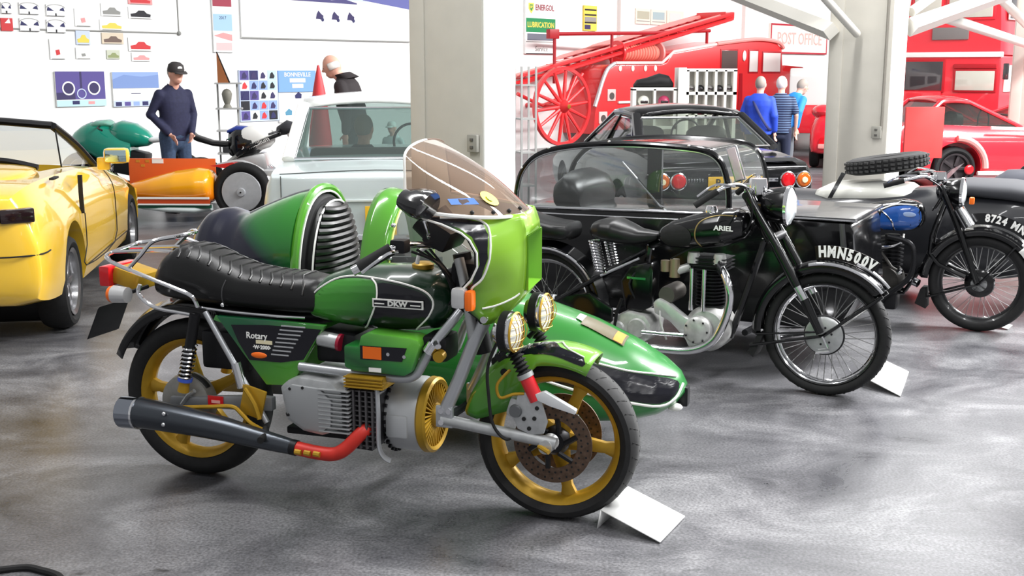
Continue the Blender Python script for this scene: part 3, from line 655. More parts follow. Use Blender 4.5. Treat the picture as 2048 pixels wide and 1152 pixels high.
MB().tube(onsurf(fb, [(1.2, 1.168), (1.29, 1.165), (1.345, 1.148), (1.37, 1.11), (1.373, 1.03), (1.346, .958), (1.308, .922), (1.300, .885)], .005), .0042, 5).xf(FM).build('pinstripe', WHITE, fo)
MB().tube([V((xr, -yr - .003, z)) for z, xr, yr in zip(FZ[2:], FXR[2:], FYR[2:])], .004, 6).xf(FM).build('edge_strip', WHITE, fo)
MB().tube(onsurf(fb, [(1.335, .84), (1.38, .848), (1.43, .868), (1.455, .885)], .004), .0035, 5).xf(FM).build('pinstripe', WHITE, fo)
# headlamp recess
rc = MB(); o_, i_ = [(-.128, .892), (.128, .892), (.128, 1.093), (-.128, 1.093)], [(-.1, .905), (.1, .905), (.1, 1.08), (-.1, 1.08)]
rc.loft([[V((1.487, y, z)) for y, z in o_], [V((1.40, y, z)) for y, z in i_]], cap=False)
rc.xf(FM).build('headlamp_recess', mat('lime_recess', (110, 166, 46), .25, coat=.6), fo)
MB().box((1.405, 0, .99), (.012, .2, .17), bev=.004).xf(FM).build('headlamp', mat('headlamp_glass', (225, 232, 235), .08, coat=1.), fo)
for s in (-1, 1):
    iw = MB().box((1.295, s * .275, .885), (.055, .05, .075), bev=.016).build('indicator', mat('indicator_body', (205, 205, 205)), fo)
    MB().box((1.335, s * .275, .878), (.032, .05, .075), bev=.014).build('lens', ORANGE, fo)
MB().cyl((1.345, -.215, .80), (1.345, -.235, .80), .013, n=12).xf(FM).build('fairing_bolt', CHROME, fo)
# wrap-round tinted screen
def scr(u, v):                  # u -1..1 round the bow, v 0..1 upward
    au = abs(u); a = math.sin(au * PI / 2)
    xb = 1.462 - .38 * au ** 2.1; yb = .30 * math.sin(min(1, au * 1.05) * PI / 2); zb = 1.162 + .035 * au ** 3
    xt = 1.07 - .0 * au; yt = .27 * math.sin(au * PI / 2); zt = 1.425 - .05 * au ** 2
    bul = .03 * math.sin(PI * v) * (1 - au ** 2)
    return V((xb + (xt - xb) * v + bul * .6, math.copysign(yb + (yt - yb) * v, u), zb + (zt - zb) * v + bul * .55))
sw = MB(); NU, NV = 28, 14
sw.v = [scr(-1 + 2 * i / NU, j / NV) for i in range(NU + 1) for j in range(NV + 1)]
sw.f = [[i * (NV + 1) + j, (i + 1) * (NV + 1) + j, (i + 1) * (NV + 1) + j + 1, i * (NV + 1) + j + 1] for i in range(NU) for j in range(NV)]
so2 = MB().add(sw.v, sw.f).xf(FM).build('windscreen', glass('smoked_screen', (190, 166, 148), .22), DK, 80)
MB().tube([scr(-1, j / 12) for j in range(13)] + [scr(-1 + 2 * i / 20, 1) for i in range(1, 11)], .005, 6).xf(FM).build('screen_edge', mat('clear_edge', (235, 235, 230), .25), so2)
MB().tube([scr(-1 + 2 * i / 20, 1) for i in range(10, 21)] + [scr(1, 1 - j / 12) for j in range(1, 13)], .003, 6).xf(FM).build('screen_edge', mat('brown_edge', (95, 75, 60), .3), so2)
for u in (-.62, -.45, -.28, -.1): MB().ball(scr(u, .07) + V((.004, -.004, 0)), .008).xf(FM).build('screen_screw', BLACKINK, so2)
MB().tube([scr(u, .0) + V((0, 0, .002)) for u in [-1 + 2 * i / 30 for i in range(31)]], .007, 6).xf(FM).build('screen_seal', WHITE, so2)
# stickers on the lower screen
sk = MB()
for k in range(14): a = 2 * PI * k / 14; sk.v.append(scr(-.36 + .075 * math.cos(a), .22 + .085 * math.sin(a)) + V((.002, -.006, .002)))
sk.f = [list(range(14))]; sk.xf(FM).build('round_sticker', mat('yellow_sticker', (232, 210, 40), .4), so2)
sk = MB()
for k in range(10): a = 2 * PI * k / 10; sk.v.append(scr(-.36 + .028 * math.cos(a), .22 + .034 * math.sin(a)) + V((.004, -.009, .003)))
sk.f = [list(range(10))]; sk.xf(FM).build('sticker_centre', mat('green_sticker', (120, 170, 40), .4), so2)
sk = MB(); sk.v = [scr(u, v) + V((0, -.006, 0)) for u, v in ((-.72, .17), (-.5, .17), (-.5, .25), (-.72, .25))]; sk.f = [[0, 1, 2, 3]]; sk.xf(FM).build('blue_sticker', mat('blue_sticker', (70, 120, 205), .4), so2)
# twin auxiliary lamps with gold stone guards
for (x, y, z) in ((1.46, -.19, .755), (1.505, .035, .785)):
    Rm = MX.Rotation(-.06, 4, 'Z')
    lp = MB().lathe([(0, -.06), (.045, -.055), (.068, -.02), (.07, .012), (.066, .02)], (x, y, z), 'X', 28, M=Rm).build('auxiliary_lamp', CHROME, DK)
    MB().lathe([(.066, .018), (.04, .03), (0, .034)], (x, y, z), 'X', 28, M=Rm).build('lamp_glass', mat('lamp_lens', (220, 222, 215), .1, coat=1), lp)
    MB().lathe([(.068, -.03), (.0745, -.03), (.0745, .0), (.068, 0)], (x, y, z), 'X', 28, M=Rm).build('lamp_band', BLKMET, lp)
    mb = MB()
    for k in range(-2, 3):
        h = .07 * math.sqrt(max(0, 1 - (k / 2.7) ** 2)); yy = k * .026
        mb.tube([V((x, y, z)) + Rm @ V((.022 + .02 * (1 - (t * t)), yy, h * t)) for t in (-1, -.5, 0, .5, 1)], .0016, 4)
        mb.tube([V((x, y, z)) + Rm @ V((.022 + .02 * (1 - (t * t)), h * t, yy)) for t in (-1, -.5, 0, .5, 1)], .0016, 4)
    stuff(mb.build('stone_guard', GOLD, lp))
    MB().lathe([(.07, .014), (.075, .018), (.07, .024)], (x, y, z), 'X', 28, M=Rm).build('guard_ring', GOLD, lp)
    MB().tube([(x - .02, y, z - .07), (x - .05, y, z - .10)], .01, 8).build('lamp_stem', BLKMET, lp)
MB().tube([(1.41, -.2, .66), (1.41, .06, .69)], .012, 8).build('lamp_bar', BLKMET, DK)
# ---------------------------------------------------------------- sidecar of the green motorcycle (same frame as the motorcycle)
S1 = thing('sidecar', 'green torpedo sidecar with black pleated seat and hooped cowl, beside the green motorcycle', 'sidecar', (-1.331, 4.651, 0), math.atan2(-.49, 1.496))
YC = .86
# lower hull: from tail to pointed nose
HX = [-.50, -.44, -.3, -.1, .2, .6, 1.0, 1.25, 1.5, 1.7, 1.83, 1.90, 1.925]
HB = [.42, .34, .27, .22, .19, .17, .15, .14, .14, .16, .20, .25, .29]
HT = [.60, .66, .70, .72, .74, .76, .72, .66, .585, .50, .425, .37, .33]
HW = [.10, .18, .24, .28, .31, .32, .32, .31, .29, .25, .19, .12, .04]
hull = MB().loft([ring2(x, YC, b, t, w, 2.7, 36, wtop=.72) for x, b, t, w in zip(*[[interp(HX, a, -.5 + 2.425 * i / 70) for i in range(71)] for a in (HX, HB, HT, HW)])])
bh = hull.bvh(); ho = hull.build('hull', G_SC, S1, 60)
# dark nose flash with white edging
decal(bh, [(1.30, .50), (1.5, .455), (1.7, .41), (1.82, .385), (1.88, .365), (1.905, .34), (1.895, .30), (1.84, .275), (1.7, .30), (1.5, .345), (1.3, .40)], .003, k=2, res=.018).build('dark_flash', NAVYP, ho)
MB().tube(onsurf(bh, [(1.28, .512), (1.5, .462), (1.7, .415), (1.82, .392), (1.89, .37)], .004), .0045, 5).build('pinstripe', WHITE, ho)
MB().tube(onsurf(bh, [(1.28, .395), (1.5, .335), (1.7, .292), (1.84, .265), (1.895, .29), (1.915, .335)], .004), .006, 5).build('pinstripe', WHITE, ho)
pk = proj_pt(bh, 1.62, .80, .004, 'T')
pt = decal(bh, [(1.47, .755), (1.665, .745), (1.665, .86), (1.47, .86)], .006, 'T', .04).build('nose_transfer', mat('bronze_print', (92, 84, 62), .35), ho)
decal(bh, [(1.615, .75), (1.655, .75), (1.655, .85), (1.615, .85)], .008, 'T', .04).build('transfer_badge', mat('amber_print', (200, 130, 40), .4), pt)
decal(bh, [(1.44, .79), (1.47, .78), (1.47, .86), (1.44, .86)], .006, 'T', .04).build('white_label', WHITE, ho)
lt = MB().ball((1.89, .79, .235), (.035, .03, .018)).build('nose_lamp', mat('lamp_lens', (220, 222, 215)), S1)
MB().box((1.915, .86, .27), (.05, .06, .09), bev=.012).build('nose_bumper', BLKMET, S1)
# upper rear body: rounded headrest fairing falling to a black tail cover
UX = [-.49, -.45, -.40, -.33, -.26, -.2, -.1, .0, .08, .16]
UB = [.62, .60, .60, .60, .60, .60, .60, .60, .60, .60]
UT = [.86, .96, 1.01, 1.022, 1.0, 1.0, 1.045, 1.085, 1.112, 1.13]
UW = [.13, .19, .22, .24, .25, .26, .28, .295, .305, .31]
upper = MB().loft([ring2(x, YC, b, t, w, 2.5, 36, wtop=.80) for x, b, t, w in zip(*[[interp(UX, a, -.49 + .65 * i / 40) for i in range(41)] for a in (UX, UB, UT, UW)])])
bu = upper.bvh()
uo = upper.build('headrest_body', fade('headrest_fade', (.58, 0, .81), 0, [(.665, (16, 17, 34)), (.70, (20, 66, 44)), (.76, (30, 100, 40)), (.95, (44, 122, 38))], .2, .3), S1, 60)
MB().tube([proj_pt(bu, x, YC - .03, .003, 'T') for x in (-.20, -.12, -.04, .05, .13)], .006, 6, 3).build('top_ridge', CHROME, uo)
def arch(x0, hw, ztop, zbot, n=26, lean=0., p=2.3):
    out = []
    for i in range(n + 1):
        a = PI * i / n; c, s_ = math.cos(a), math.sin(a)
        z = zbot + (ztop - zbot) * abs(s_) ** (2 / p); y = YC + math.copysign(abs(c) ** (2 / p), c) * hw
        out.append(V((x0 + lean * (z - zbot), y, z)))
    return out
MB().tube(arch(.175, .31, 1.135, .62), .02, 8).build('headrest_rim', G_LIMEHOOP, S1)
MB().tube(arch(.192, .292, 1.117, .62), .005, 6).build('rim_piping', WHITE, S1)
MB().loft([arch(.165, .29, 1.115, .62), arch(.205, .27, 1.09, .62), arch(.21, .02, .75, .62)], closed=False).build('cockpit_lining', mat('lining_black', (16, 16, 18)), S1)
# seat back with horizontal rolls
sb = MB().loft([arch(.20, .255, 1.075, .60), arch(.235, .25, 1.07, .60), arch(.25, .225, 1.04, .60), arch(.25, .02, .8, .6)], closed=False).build('seat_back', BLKSEAT, S1)
for i in range(14):
    z = .64 + i * .031; hw = .245 * (max(0, 1 - ((z - .60) / .475) ** 2.3)) ** (1 / 2.3)
    if hw > .04: MB().tube([(.235, YC - hw, z), (.258, YC - hw * .6, z - .006), (.262, YC, z - .008), (.258, YC + hw * .6, z - .006), (.235, YC + hw, z)], .017, 8, 3).build('roll', BLKSEAT, sb)
MB().tube(arch(.238, .256, 1.076, .60), .005, 6).build('seat_piping', WHITE, sb)
MB().box((.42, YC, .60), (.40, .44, .08), bev=.03).build('seat_cushion', BLKSEAT, S1)
MB().prism([(.16, .56), (.66, .60), (.66, .78), (.16, .76)], YC - .31, YC - .285, 'XZ', .006).build('cockpit_side', NAVYP, S1)
MB().prism([(.16, .56), (.66, .60), (.66, .78), (.16, .76)], YC + .285, YC + .31, 'XZ', .006).build('cockpit_side', NAVYP, S1)
# hooped cowl in front of the cockpit
cw = [arch(.50, .31, 1.135, .62, p=2.2), arch(.53, .305, 1.14, .62, p=2.2), arch(.60, .30, 1.12, .62, p=2.2), arch(.625, .29, 1.10, .62, p=2.2)]
co = MB().loft(cw, closed=False).build('cowl_hoop', G_LIMEHOOP, S1, 60, solid=.012)
MB().tube(arch(.628, .283, 1.09, .64, p=2.2), .007, 6).build('hoop_trim', mat('pale_lime_trim', (214, 226, 120), .4), co)
MB().loft([arch(.63, .285, 1.085, .62), arch(.80, .28, .92, .62), arch(1.05, .27, .74, .60)], closed=False).build('cowl_screen', glass('cowl_glass', (205, 210, 205), .05), S1)
for y, z in ((YC - .22, 1.0), (YC - .27, .86), (YC - .05, 1.085)): MB().ball((.635, y, z), .012).build('screen_stud', CHROME, co)
# sidecar wheel and mudguard on the far side, chassis tubes
SWC = (.55, 1.33, .27)
MB().lathe(tyre_prof(.27, .12, .06), SWC, 'Y', 40).build('tyre', RUBBER, S1)
MB().lathe([(0, -.04), (.2, -.05), (.212, -.05), (.212, .05), (0, .04)], SWC, 'Y', 32).build('wheel_disc', GOLD, S1)
MB().loft([[V((SWC[0] + (.31 + d) * math.cos(a), SWC[1] + y, SWC[2] + (.31 + d) * math.sin(a))) for y, d in ((-.085, -.05), (-.075, 0), (0, .015), (.075, 0), (.085, -.05))] for a in [.2 + (PI - .4) * i / 18 for i in range(19)]], closed=False).build('wheel_guard', G_LIMEHOOP, S1, solid=.004)
for x in (.35, 1.0): MB().tube([(x, .16, .24), (x, .6, .22), (x, 1.2, .22)], .018, 8).build('chassis_tube', BLKMET, S1)
# ---------------------------------------------------------------- black single-cylinder motorcycle with a black sidecar
ARL, ARZ = (.22, 6.6, 0), math.atan2(-.768, 1.432)
AR = thing('motorcycle', 'black vintage single-cylinder motorcycle with sprung saddle and chrome exhaust', 'motorcycle', ARL, ARZ)
AF, AB = (1.615, 0, .328), (.0, 0, .328)
BRIM = mat('painted_rim', (24, 24, 26), .3, coat=.4)
wire_wheel(AR, AF, .328, .095, .058, .062, .04, .11, CHROME, None, 40, mat('dull_spoke', (120, 120, 120), .4, .8))
MB().lathe([(.262, -.037), (.270, -.041), (.266, -.03)], AF, 'Y', 56).build('rim_band', BRIM, AR)
wire_wheel(AR, AB, .328, .10, .058, .062, .05, .12, CHROME, None, 40, mat('dull_spoke', (120, 120, 120)))
tread_marks(AR, AF, .328, .095, 40, 'tread_blocks', TREAD)
# front brake plate
fp = MB().lathe([(0, -.072), (.02, -.074), (.085, -.07), (.098, -.062), (.10, -.05), (.10, -.02), (0, -.02)], AF, 'Y', 36).build('brake_plate', mat('brake_alu', (178, 180, 180), .4, .7, noise=.15), AR)
MB().lathe([(.1, -.055), (.106, -.05), (.106, -.04), (.1, -.035)], AF, 'Y', 36).build('plate_rim', BLKMET, fp)
for k in range(6):
    a = k * PI / 3 + .3; MB().ball((AF[0] + .045 * math.cos(a), -.074, AF[2] + .045 * math.sin(a)), .006, 8, 6).build('plate_stud', BLKMET, fp)
MB().tube([(AF[0], -.085, AF[2]), (AF[0] + .03, -.088, AF[2] - .06)], .007, 8).build('brake_arm', CHROME, fp)
MB().tube([(AF[0] - .03, -.085, AF[2] - .09), (AF[0] + .04, -.085, AF[2] - .075)], .007, 8).build('brake_spring', CHROME, fp)
# telescopic fork
for s in (-1, 1):
    f = MB().tube([(1.20, s * .095, 1.03), (1.385, s * .095, .74)], .024, 12).build('fork_tube', BLACKP, AR)
    MB().tube([(1.36, s * .095, .775), (1.475, s * .095, .58)], .027, 12).build('fork_shroud', BLACKP, f)
    MB().tube([(1.475, s * .095, .58), (1.515, s * .095, .515)], .023, 12).build('fork_sleeve', CHROME, f)
    MB().tube([(1.515, s * .095, .515), (1.605, s * .095, .345)], [.026, .021], 12).build('fork_slider', BLACKP, f)
MB().tube([(1.19, -.11, 1.035), (1.19, .11, 1.035)], .022, 10).build('top_yoke', BLKMET, AR)
MB().tube([(1.335, -.11, .82), (1.335, .11, .82)], .024, 10).build('lower_yoke', BLKMET, AR)
MB().tube([(1.17, 0, 1.03), (1.30, 0, .80)], .032, 12).build('steering_head', BLACKP, AR)
# front mudguard with chrome bead, number plate blade and stays
gr_ = [[V((AF[0] + (.375 + d) * math.cos(a), y, AF[2] + (.375 + d) * math.sin(a))) for y, d in ((-.066, -.045), (-.062, -.01), (-.04, .008), (0, .014), (.04, .008), (.062, -.01), (.066, -.045))] for a in [.72 + 2.5 * i / 32 for i in range(33)]]
gf = MB().loft(gr_, closed=False).build('front_mudguard', BLACKP, AR, solid=.003)
MB().tube([V((AF[0] + .376 * math.cos(a), -.066, AF[2] + .376 * math.sin(a))) for a in [.72 + 1.1 * i / 16 for i in range(17)]], .0085, 8).build('chrome_bead', CHROME, gf)
MB().tube([V((AF[0] + .40 * math.cos(a), 0, AF[2] + .40 * math.sin(a))) for a in [.72 + .5 * i / 8 for i in range(9)]], .011, 8).build('chrome_spine', CHROME, gf)
a0, a1 = 1.0, 1.75
pb = [V((AF[0] + r * math.cos(a), 0, AF[2] + r * math.sin(a))) for r, seq in ((.392, range(0, 13)), (.462, range(12, -1, -1))) for a in [a0 + (a1 - a0) * i / 12 for i in seq]]
pbm = MB().prism([(p.x, p.z) for p in pb], -.004, .004, 'XZ').build('number_blade', BLACKP, gf)
for ch, a in zip('HMN500V', (1.665, 1.555, 1.435, 1.335, 1.245, 1.15, 1.06)):
    MB().text(ch, .078, MX.Translation((AF[0] + .429 * math.cos(a), -.005, AF[2] + .429 * math.sin(a))) @ MX.Rotation(-(a - PI / 2), 4, 'Y') @ MX.Rotation(PI / 2, 4, 'X'), .001, .004, sx=.72).build('number_digit', WHITE, pbm)
for s in (-1, 1):
    MB().tube([(AF[0], s * .075, AF[2]), (1.90, s * .066, .56)], .0095, 8).build('guard_stay', BLACKP, gf)
    MB().tube([(AF[0], s * .075, AF[2]), (1.23, s * .07, .235)], .0085, 8).build('guard_stay', BLACKP, gf)
    MB().tube([(AF[0] - .02, s * .075, AF[2] + .02), (1.26, s * .07, .30)], .006, 8).build('guard_stay', BLACKP, gf)
MB().prism([(1.22, .20), (1.27, .30), (1.30, .30), (1.25, .17)], -.07, .07, 'XZ').build('mud_flap', RUBBER, gf)
# tank with chrome-lined panel
AX = [.68, .70, .76, .86, .96, 1.06, 1.13, 1.18, 1.20]; ABt = [.76, .74, .725, .725, .735, .75, .775, .80, .83]; ATt = [.80, .83, .87, .905, .935, .955, .955, .94, .90]; AW = [.04, .075, .105, .13, .142, .142, .125, .09, .04]
atk = MB().loft([ring2(x, 0, b, t, w, 2.5, 30) for x, b, t, w in zip(*[[interp(AX, a, .68 + .52 * i / 44) for i in range(45)] for a in (AX, ABt, ATt, AW)])]); bat = atk.bvh()
ato = atk.build('fuel_tank', BLACKP, AR, 60)
MB().tube(onsurf(bat, [(.955, .755), (.93, .80), (.935, .86), (.97, .90), (1.05, .925), (1.14, .925)], .001), .0035, 5).build('tank_lining', mat('brass_line', (150, 130, 80), .4, .4), ato)
q = proj_pt(bat, 1.08, .86, .003)
MB().text('ARIEL', .036, face_R(1.085, q.y - .004, .862, 0), .001, .001, sx=1.15).build('lettering', WHITE, ato)
MB().lathe([(0, .02), (.028, .02), (.034, .0), (.034, -.02)], (.98, -.03, .945), 'Z', 20).build('filler_cap', CHROME, ato)
decal(bat, [(.715, .815), (.74, .755), (.83, .745), (.895, .765), (.905, .82), (.86, .855), (.77, .855)], .004, k=3).build('knee_grip', RUBBER, ato)
# sprung saddle
SDX = [.285, .31, .36, .43, .50, .56, .62, .665, .69]; SDB = [.76, .745, .735, .725, .722, .72, .735, .755, .775]; SDT = [.815, .845, .86, .86, .835, .812, .805, .80, .795]; SDW = [.07, .11, .135, .14, .12, .09, .065, .05, .03]
sd = MB().loft([ring2(x, 0, b, t, w, 2.8, 26) for x, b, t, w in zip(*[[interp(SDX, a, .285 + .405 * i / 36) for i in range(37)] for a in (SDX, SDB, SDT, SDW)])]).build('saddle', BLKSEAT, AR, 60)
for s in (-1, 1):
    mb = MB().tube([V((.325 + .004 * i / 12, s * .1, .745 - .0158 * i / 12 * 1.0)) + V((.03 * math.cos(i * PI / 6), .03 * math.sin(i * PI / 6), 0)) for i in range(0, 133)], .0058, 6)
    mb.build('saddle_spring', CHROME, sd)
pX = [-.17, -.14, -.06, .06, .15, .165]
pil = MB().loft([ring2(x, 0, b, t, w, 3, 24) for x, b, t, w in zip(pX, [.78, .74, .725, .72, .725, .75], [.86, .875, .85, .83, .825, .79], [.09, .12, .13, .13, .12, .09])]).build('pillion_pad', BLKSEAT, AR, 60)
# rear mudguard, frame tubes, toolbox / oil tank
MB().loft([[V((AB[0] + (.365 + d) * math.cos(a), y, AB[2] + (.365 + d) * math.sin(a))) for y, d in ((-.075, -.05), (-.07, -.01), (0, .016), (.07, -.01), (.075, -.05))] for a in [.0 + 3.0 * i / 30 for i in range(31)]], closed=False).build('rear_mudguard', BLACKP, AR, solid=.003)
MB().tube([V((AB[0] + .345 * math.cos(a), -.08, AB[2] + .345 * math.sin(a))) for a in [.55 + 1.2 * i / 12 for i in range(13)]], .008, 8).build('guard_bead', CHROME, AR)
for s in (-1, 1):
    MB().tube([(.02, s * .09, .33), (.35, s * .09, .535), (.62, s * .05, .70)], .014, 8).build('frame_tube', BLACKP, AR)
    MB().tube([(.02, s * .09, .33), (.55, s * .09, .26)], .014, 8).build('frame_tube', BLACKP, AR)
MB().tube([(.37, -.1, .545), (.60, -.1, .66)], .008, 8).build('chrome_stay', CHROME, AR)
MB().tube([(.62, 0, .72), (.56, 0, .28)], .018, 8).build('seat_tube', BLACKP, AR)
MB().tube([(1.27, 0, .80), (1.18, 0, .50), (1.10, 0, .25)], .019, 8).build('down_tube', BLACKP, AR)
MB().tube([(1.2, 0, .92), (.9, 0, .80), (.62, 0, .72)], .02, 8).build('top_tube', BLACKP, AR)
ot = MB().prism([(.50, .53), (.56, .62), (.68, .645), (.695, .60), (.69, .40), (.62, .365), (.53, .37)], -.13, -.02, 'XZ', .015).build('oil_tank', BLACKP, AR)
MB().box((.60, -.135, .555), (.11, .01, .012)).build('tank_strap', CHROME, ot)
MB().prism([(.08, .22), (.08, .40), (.30, .44), (.44, .36), (.44, .20)], -.10, -.07, 'XZ', .01).build('chain_case', BLACKP, AR)
MB().ball((.235, -.105, .305), (.018, .012, .018)).build('case_bolt', CHROME, AR)
# engine: crankcase, finned barrel, head, push rods, timing cover, magneto, carburettor
DAL = mat('dull_alu', (190, 190, 188), .36, .45, noise=.18, nscale=25)
cc = MB().lathe([(0, -.11), (.10, -.10), (.125, -.07), (.125, .07), (.10, .1), (0, .11)], (.99, 0, .30), 'Y', 36).build('crankcase', DAL, AR)
brl = MB().lathe([(0, 0), (.055, 0), (.055, .2), (0, .2)], (.985, 0, .41), 'Z', 24).build('cylinder', BLKMET, AR)
for i in range(10): MB().lathe([(.05, -.003), (.085, -.003), (.085, .003), (.05, .003)], (.985, 0, .425 + i * .019), 'Z', 28).build('fin', BLKMET, brl)
hdv = MB().box((.985, 0, .66), (.17, .15, .07), bev=.015).build('cylinder_head', mat('black_head', (44, 44, 46), .5, .4), AR)
for i in range(4): MB().box((.985, 0, .625 + i * .02), (.20, .18, .006), bev=.002).build('fin', BLKMET, hdv)
for x in (.90, 1.045): MB().lathe([(0, .03), (.03, .028), (.036, 0), (.036, -.03)], (x, -.06, .685), 'Z', 20).build('rocker_box', DAL, hdv)
for x in (.905, .975): MB().tube([(x, -.10, .40), (x, -.10, .63)], .0125, 10).build('push_rod_tube', CHROME, AR)
tcv = MB().prism([(.70, .43), (.735, .46), (.785, .44), (.90, .36), (.965, .375), (1.01, .36), (1.03, .30), (1.0, .25), (.96, .20), (.91, .205), (.89, .25), (.80, .335), (.71, .37)], -.15, -.09, 'XZ', .018).build('timing_cover', mat('polished_alu', (206, 207, 206), .28, .55, noise=.08), AR)
MB().lathe([(0, -.165), (.06, -.162), (.075, -.15), (.078, -.12)], (.96, 0, .30), 'Y', 30).build('oil_pump_cover', DAL, tcv)
for k in range(7):
    a = k * .9; MB().ball((.96 + .062 * math.cos(a), -.166, .30 + .062 * math.sin(a)), .006, 8, 6).build('screw', BLKMET, tcv)
MB().lathe([(0, -.13), (.045, -.13), (.05, -.11), (.05, .05), (0, .05)], (.775, 0, .475), 'Y', 22).build('magneto', mat('magneto_grey', (96, 92, 88), .45, .6), AR)
cb = MB().cyl((.80, -.08, .57), (.80, -.08, .67), .03, .026, 16).build('carburettor', mat('bronze_carb', (150, 136, 112), .4, .7), AR)
MB().cyl((.80, -.08, .60), (.88, -.05, .63), .024, n=14).build('inlet_stub', DAL, cb)
MB().cyl((.75, -.09, .60), (.75, -.09, .66), .026, n=14).build('float_bowl', mat('bronze_carb', (150, 136, 112)), cb)
MB().tube([(.78, -.09, .67), (.9, -.1, .74), (1.05, -.12, .80), (1.15, -.14, .95)], .004, 6, 5).build('cable', BLKMET, cb)
gbx = MB().prism([(.455, .27), (.49, .34), (.56, .37), (.66, .355), (.70, .31), (.69, .22), (.62, .18), (.52, .185)], -.16, .06, 'XZ', .02).build('gearbox', DAL, AR)
MB().lathe([(0, -.175), (.04, -.172), (.05, -.155)], (.50, 0, .265), 'Y', 22).build('gearbox_cap', mat('polished_alu', (196, 197, 196)), gbx)
MB().lathe([(0, -.175), (.05, -.172), (.06, -.155)], (.62, 0, .28), 'Y', 22).build('gearbox_cap', DAL, gbx)
MB().tube([(.66, -.185, .27), (.90, -.185, .275)], .012, 10).build('kick_pedal', CHROME, gbx)
MB().tube([(.53, -.17, .44), (.50, -.17, .36), (.49, -.17, .28)], .01, 8).build('kick_lever', BLKMET, gbx)
for k in range(5): MB().ball((.50 + k * .045, -.165, .20 + .01 * (k % 2)), .008, 8, 6).build('gearbox_nut', CHROME, gbx)
MB().tube([(.74, -.13, .42), (.76, -.17, .33), (.80, -.18, .24)], .006, 6, 4).build('oil_pipe', DAL, AR)
MB().tube([(.60, -.12, .42), (.56, -.14, .52), (.60, -.12, .60)], .006, 6, 4).build('oil_pipe', BLKMET, AR)
ex2 = MB().tube([(1.045, -.08, .65), (1.09, -.14, .635), (1.135, -.18, .57), (1.145, -.18, .48), (1.115, -.18, .36), (1.06, -.18, .26), (.97, -.18, .205), (.84, -.18, .185), (.55, -.18, .182), (.2, -.18, .19)], .0225, 14, 6).build('exhaust_pipe', CHROME, AR)
for i in range(4): MB().lathe([(.02, -.003), (.034, -.003), (.034, .003), (.02, .003)], (1.055 + i * .01, -.095 - i * .016, .648 - i * .003), 'X', 16).build('exhaust_fin', BLKMET, ex2)
MB().tube([(.2, -.18, .19), (.1, -.18, .19), (-.35, -.18, .2)], [.025, .045, .045], 14).build('silencer', CHROME, ex2)
# headlamp, instruments, handlebar
hl = MB().lathe([(0, -.14), (.05, -.13), (.085, -.08), (.1, 0), (.104, .02)], (1.365, 0, .985), 'X', 32).build('headlamp', BLACKP, AR)
MB().lathe([(.1, .012), (.107, .018), (.107, .032), (.098, .036)], (1.365, 0, .985), 'X', 32).build('headlamp_rim', CHROME, hl)
MB().lathe([(.1, .03), (.06, .052), (0, .06)], (1.365, 0, .985), 'X', 32).build('headlamp_glass', mat('headlamp_glass', (225, 232, 235)), hl)
for s in (-1, 1):
    hbr = MB().tube([(1.20, s * .05, 1.06), (1.17, s * .18, 1.10), (1.12, s * .29, 1.09), (1.02, s * .35, 1.02)], .011, 10, 4).build('handlebar', CHROME, AR)
    MB().tube([(1.10, s * .305, 1.075), (1.0, s * .36, 1.0)], .017, 12).build('grip', RUBBER, hbr)
    MB().tube([(1.17, s * .24, 1.095), (1.10, s * .34, 1.11), (1.02, s * .385, 1.05)], .006, 6, 4).build('lever', CHROME, hbr)
    MB().tube([(1.19, s * .12, 1.08), (1.24, s * .16, 1.0), (1.2, s * .1, .86), (1.05, s * .05, .78)], .005, 6, 5).build('cable', BLKMET, hbr)
MB().lathe([(0, .03), (.045, .03), (.05, 0), (.05, -.05), (0, -.06)], (1.22, 0, 1.09), 'Z', 22).build('speedometer', CHROME, AR)
for p in ((1.19, -.07, 1.06), (1.24, .03, 1.05), (1.17, -.02, 1.08)): MB().box(p, (.04, .03, .03), bev=.006).build('clamp', CHROME, AR)

# sidecar of the black motorcycle
AS = thing('sidecar', 'black saloon sidecar with a long perspex canopy and boxy nose', 'sidecar', ARL, ARZ)
def srow(x, y0, y1, z0, z1): return [V((x, y0, z0)), V((x, y0, z1)), V((x, y1, z1)), V((x, y1, z0))]
SY0, SY1 = .52, 1.30
bodyp = [(-.50, .30), (-.53, .55), (-.50, .82), (.90, .855), (1.60, .845), (1.62, .80), (1.66, .42), (1.58, .26), (1.40, .22), (-.35, .22)]
abody = MB().prism(bodyp, SY0, SY1, 'XZ', .03).build('body', BLACKP, AS)
MB().box((1.27, (SY0 + SY1) / 2, .862), (.72, .80, .022), bev=.008).build('nose_lid', mat('grey_black_trim', (58, 58, 60), .3, coat=.5), AS)
MB().tube([(.93, SY0 - .01, .86), (1.64, SY0 - .005, .858)], .007, 8).build('lid_trim', CHROME, AS)
MB().prism([(1.54, .84), (1.57, .84), (1.62, .46), (1.585, .46)], SY0 - .012, SY0 + .01, 'XZ', .003).build('corner_rib', mat('grey_black_trim', (58, 58, 60)), AS)
MB().tube([(-.52, SY0 - .008, .828), (.2, SY0 - .01, .842), (.92, SY0 - .01, .858)], .009, 8).build('waist_trim', CHROME, AS)
MB().tube([(-.52, SY0 - .008, .79), (.2, SY0 - .01, .80), (.80, SY0 - .01, .81)], .005, 8).build('lower_trim', CHROME, AS)
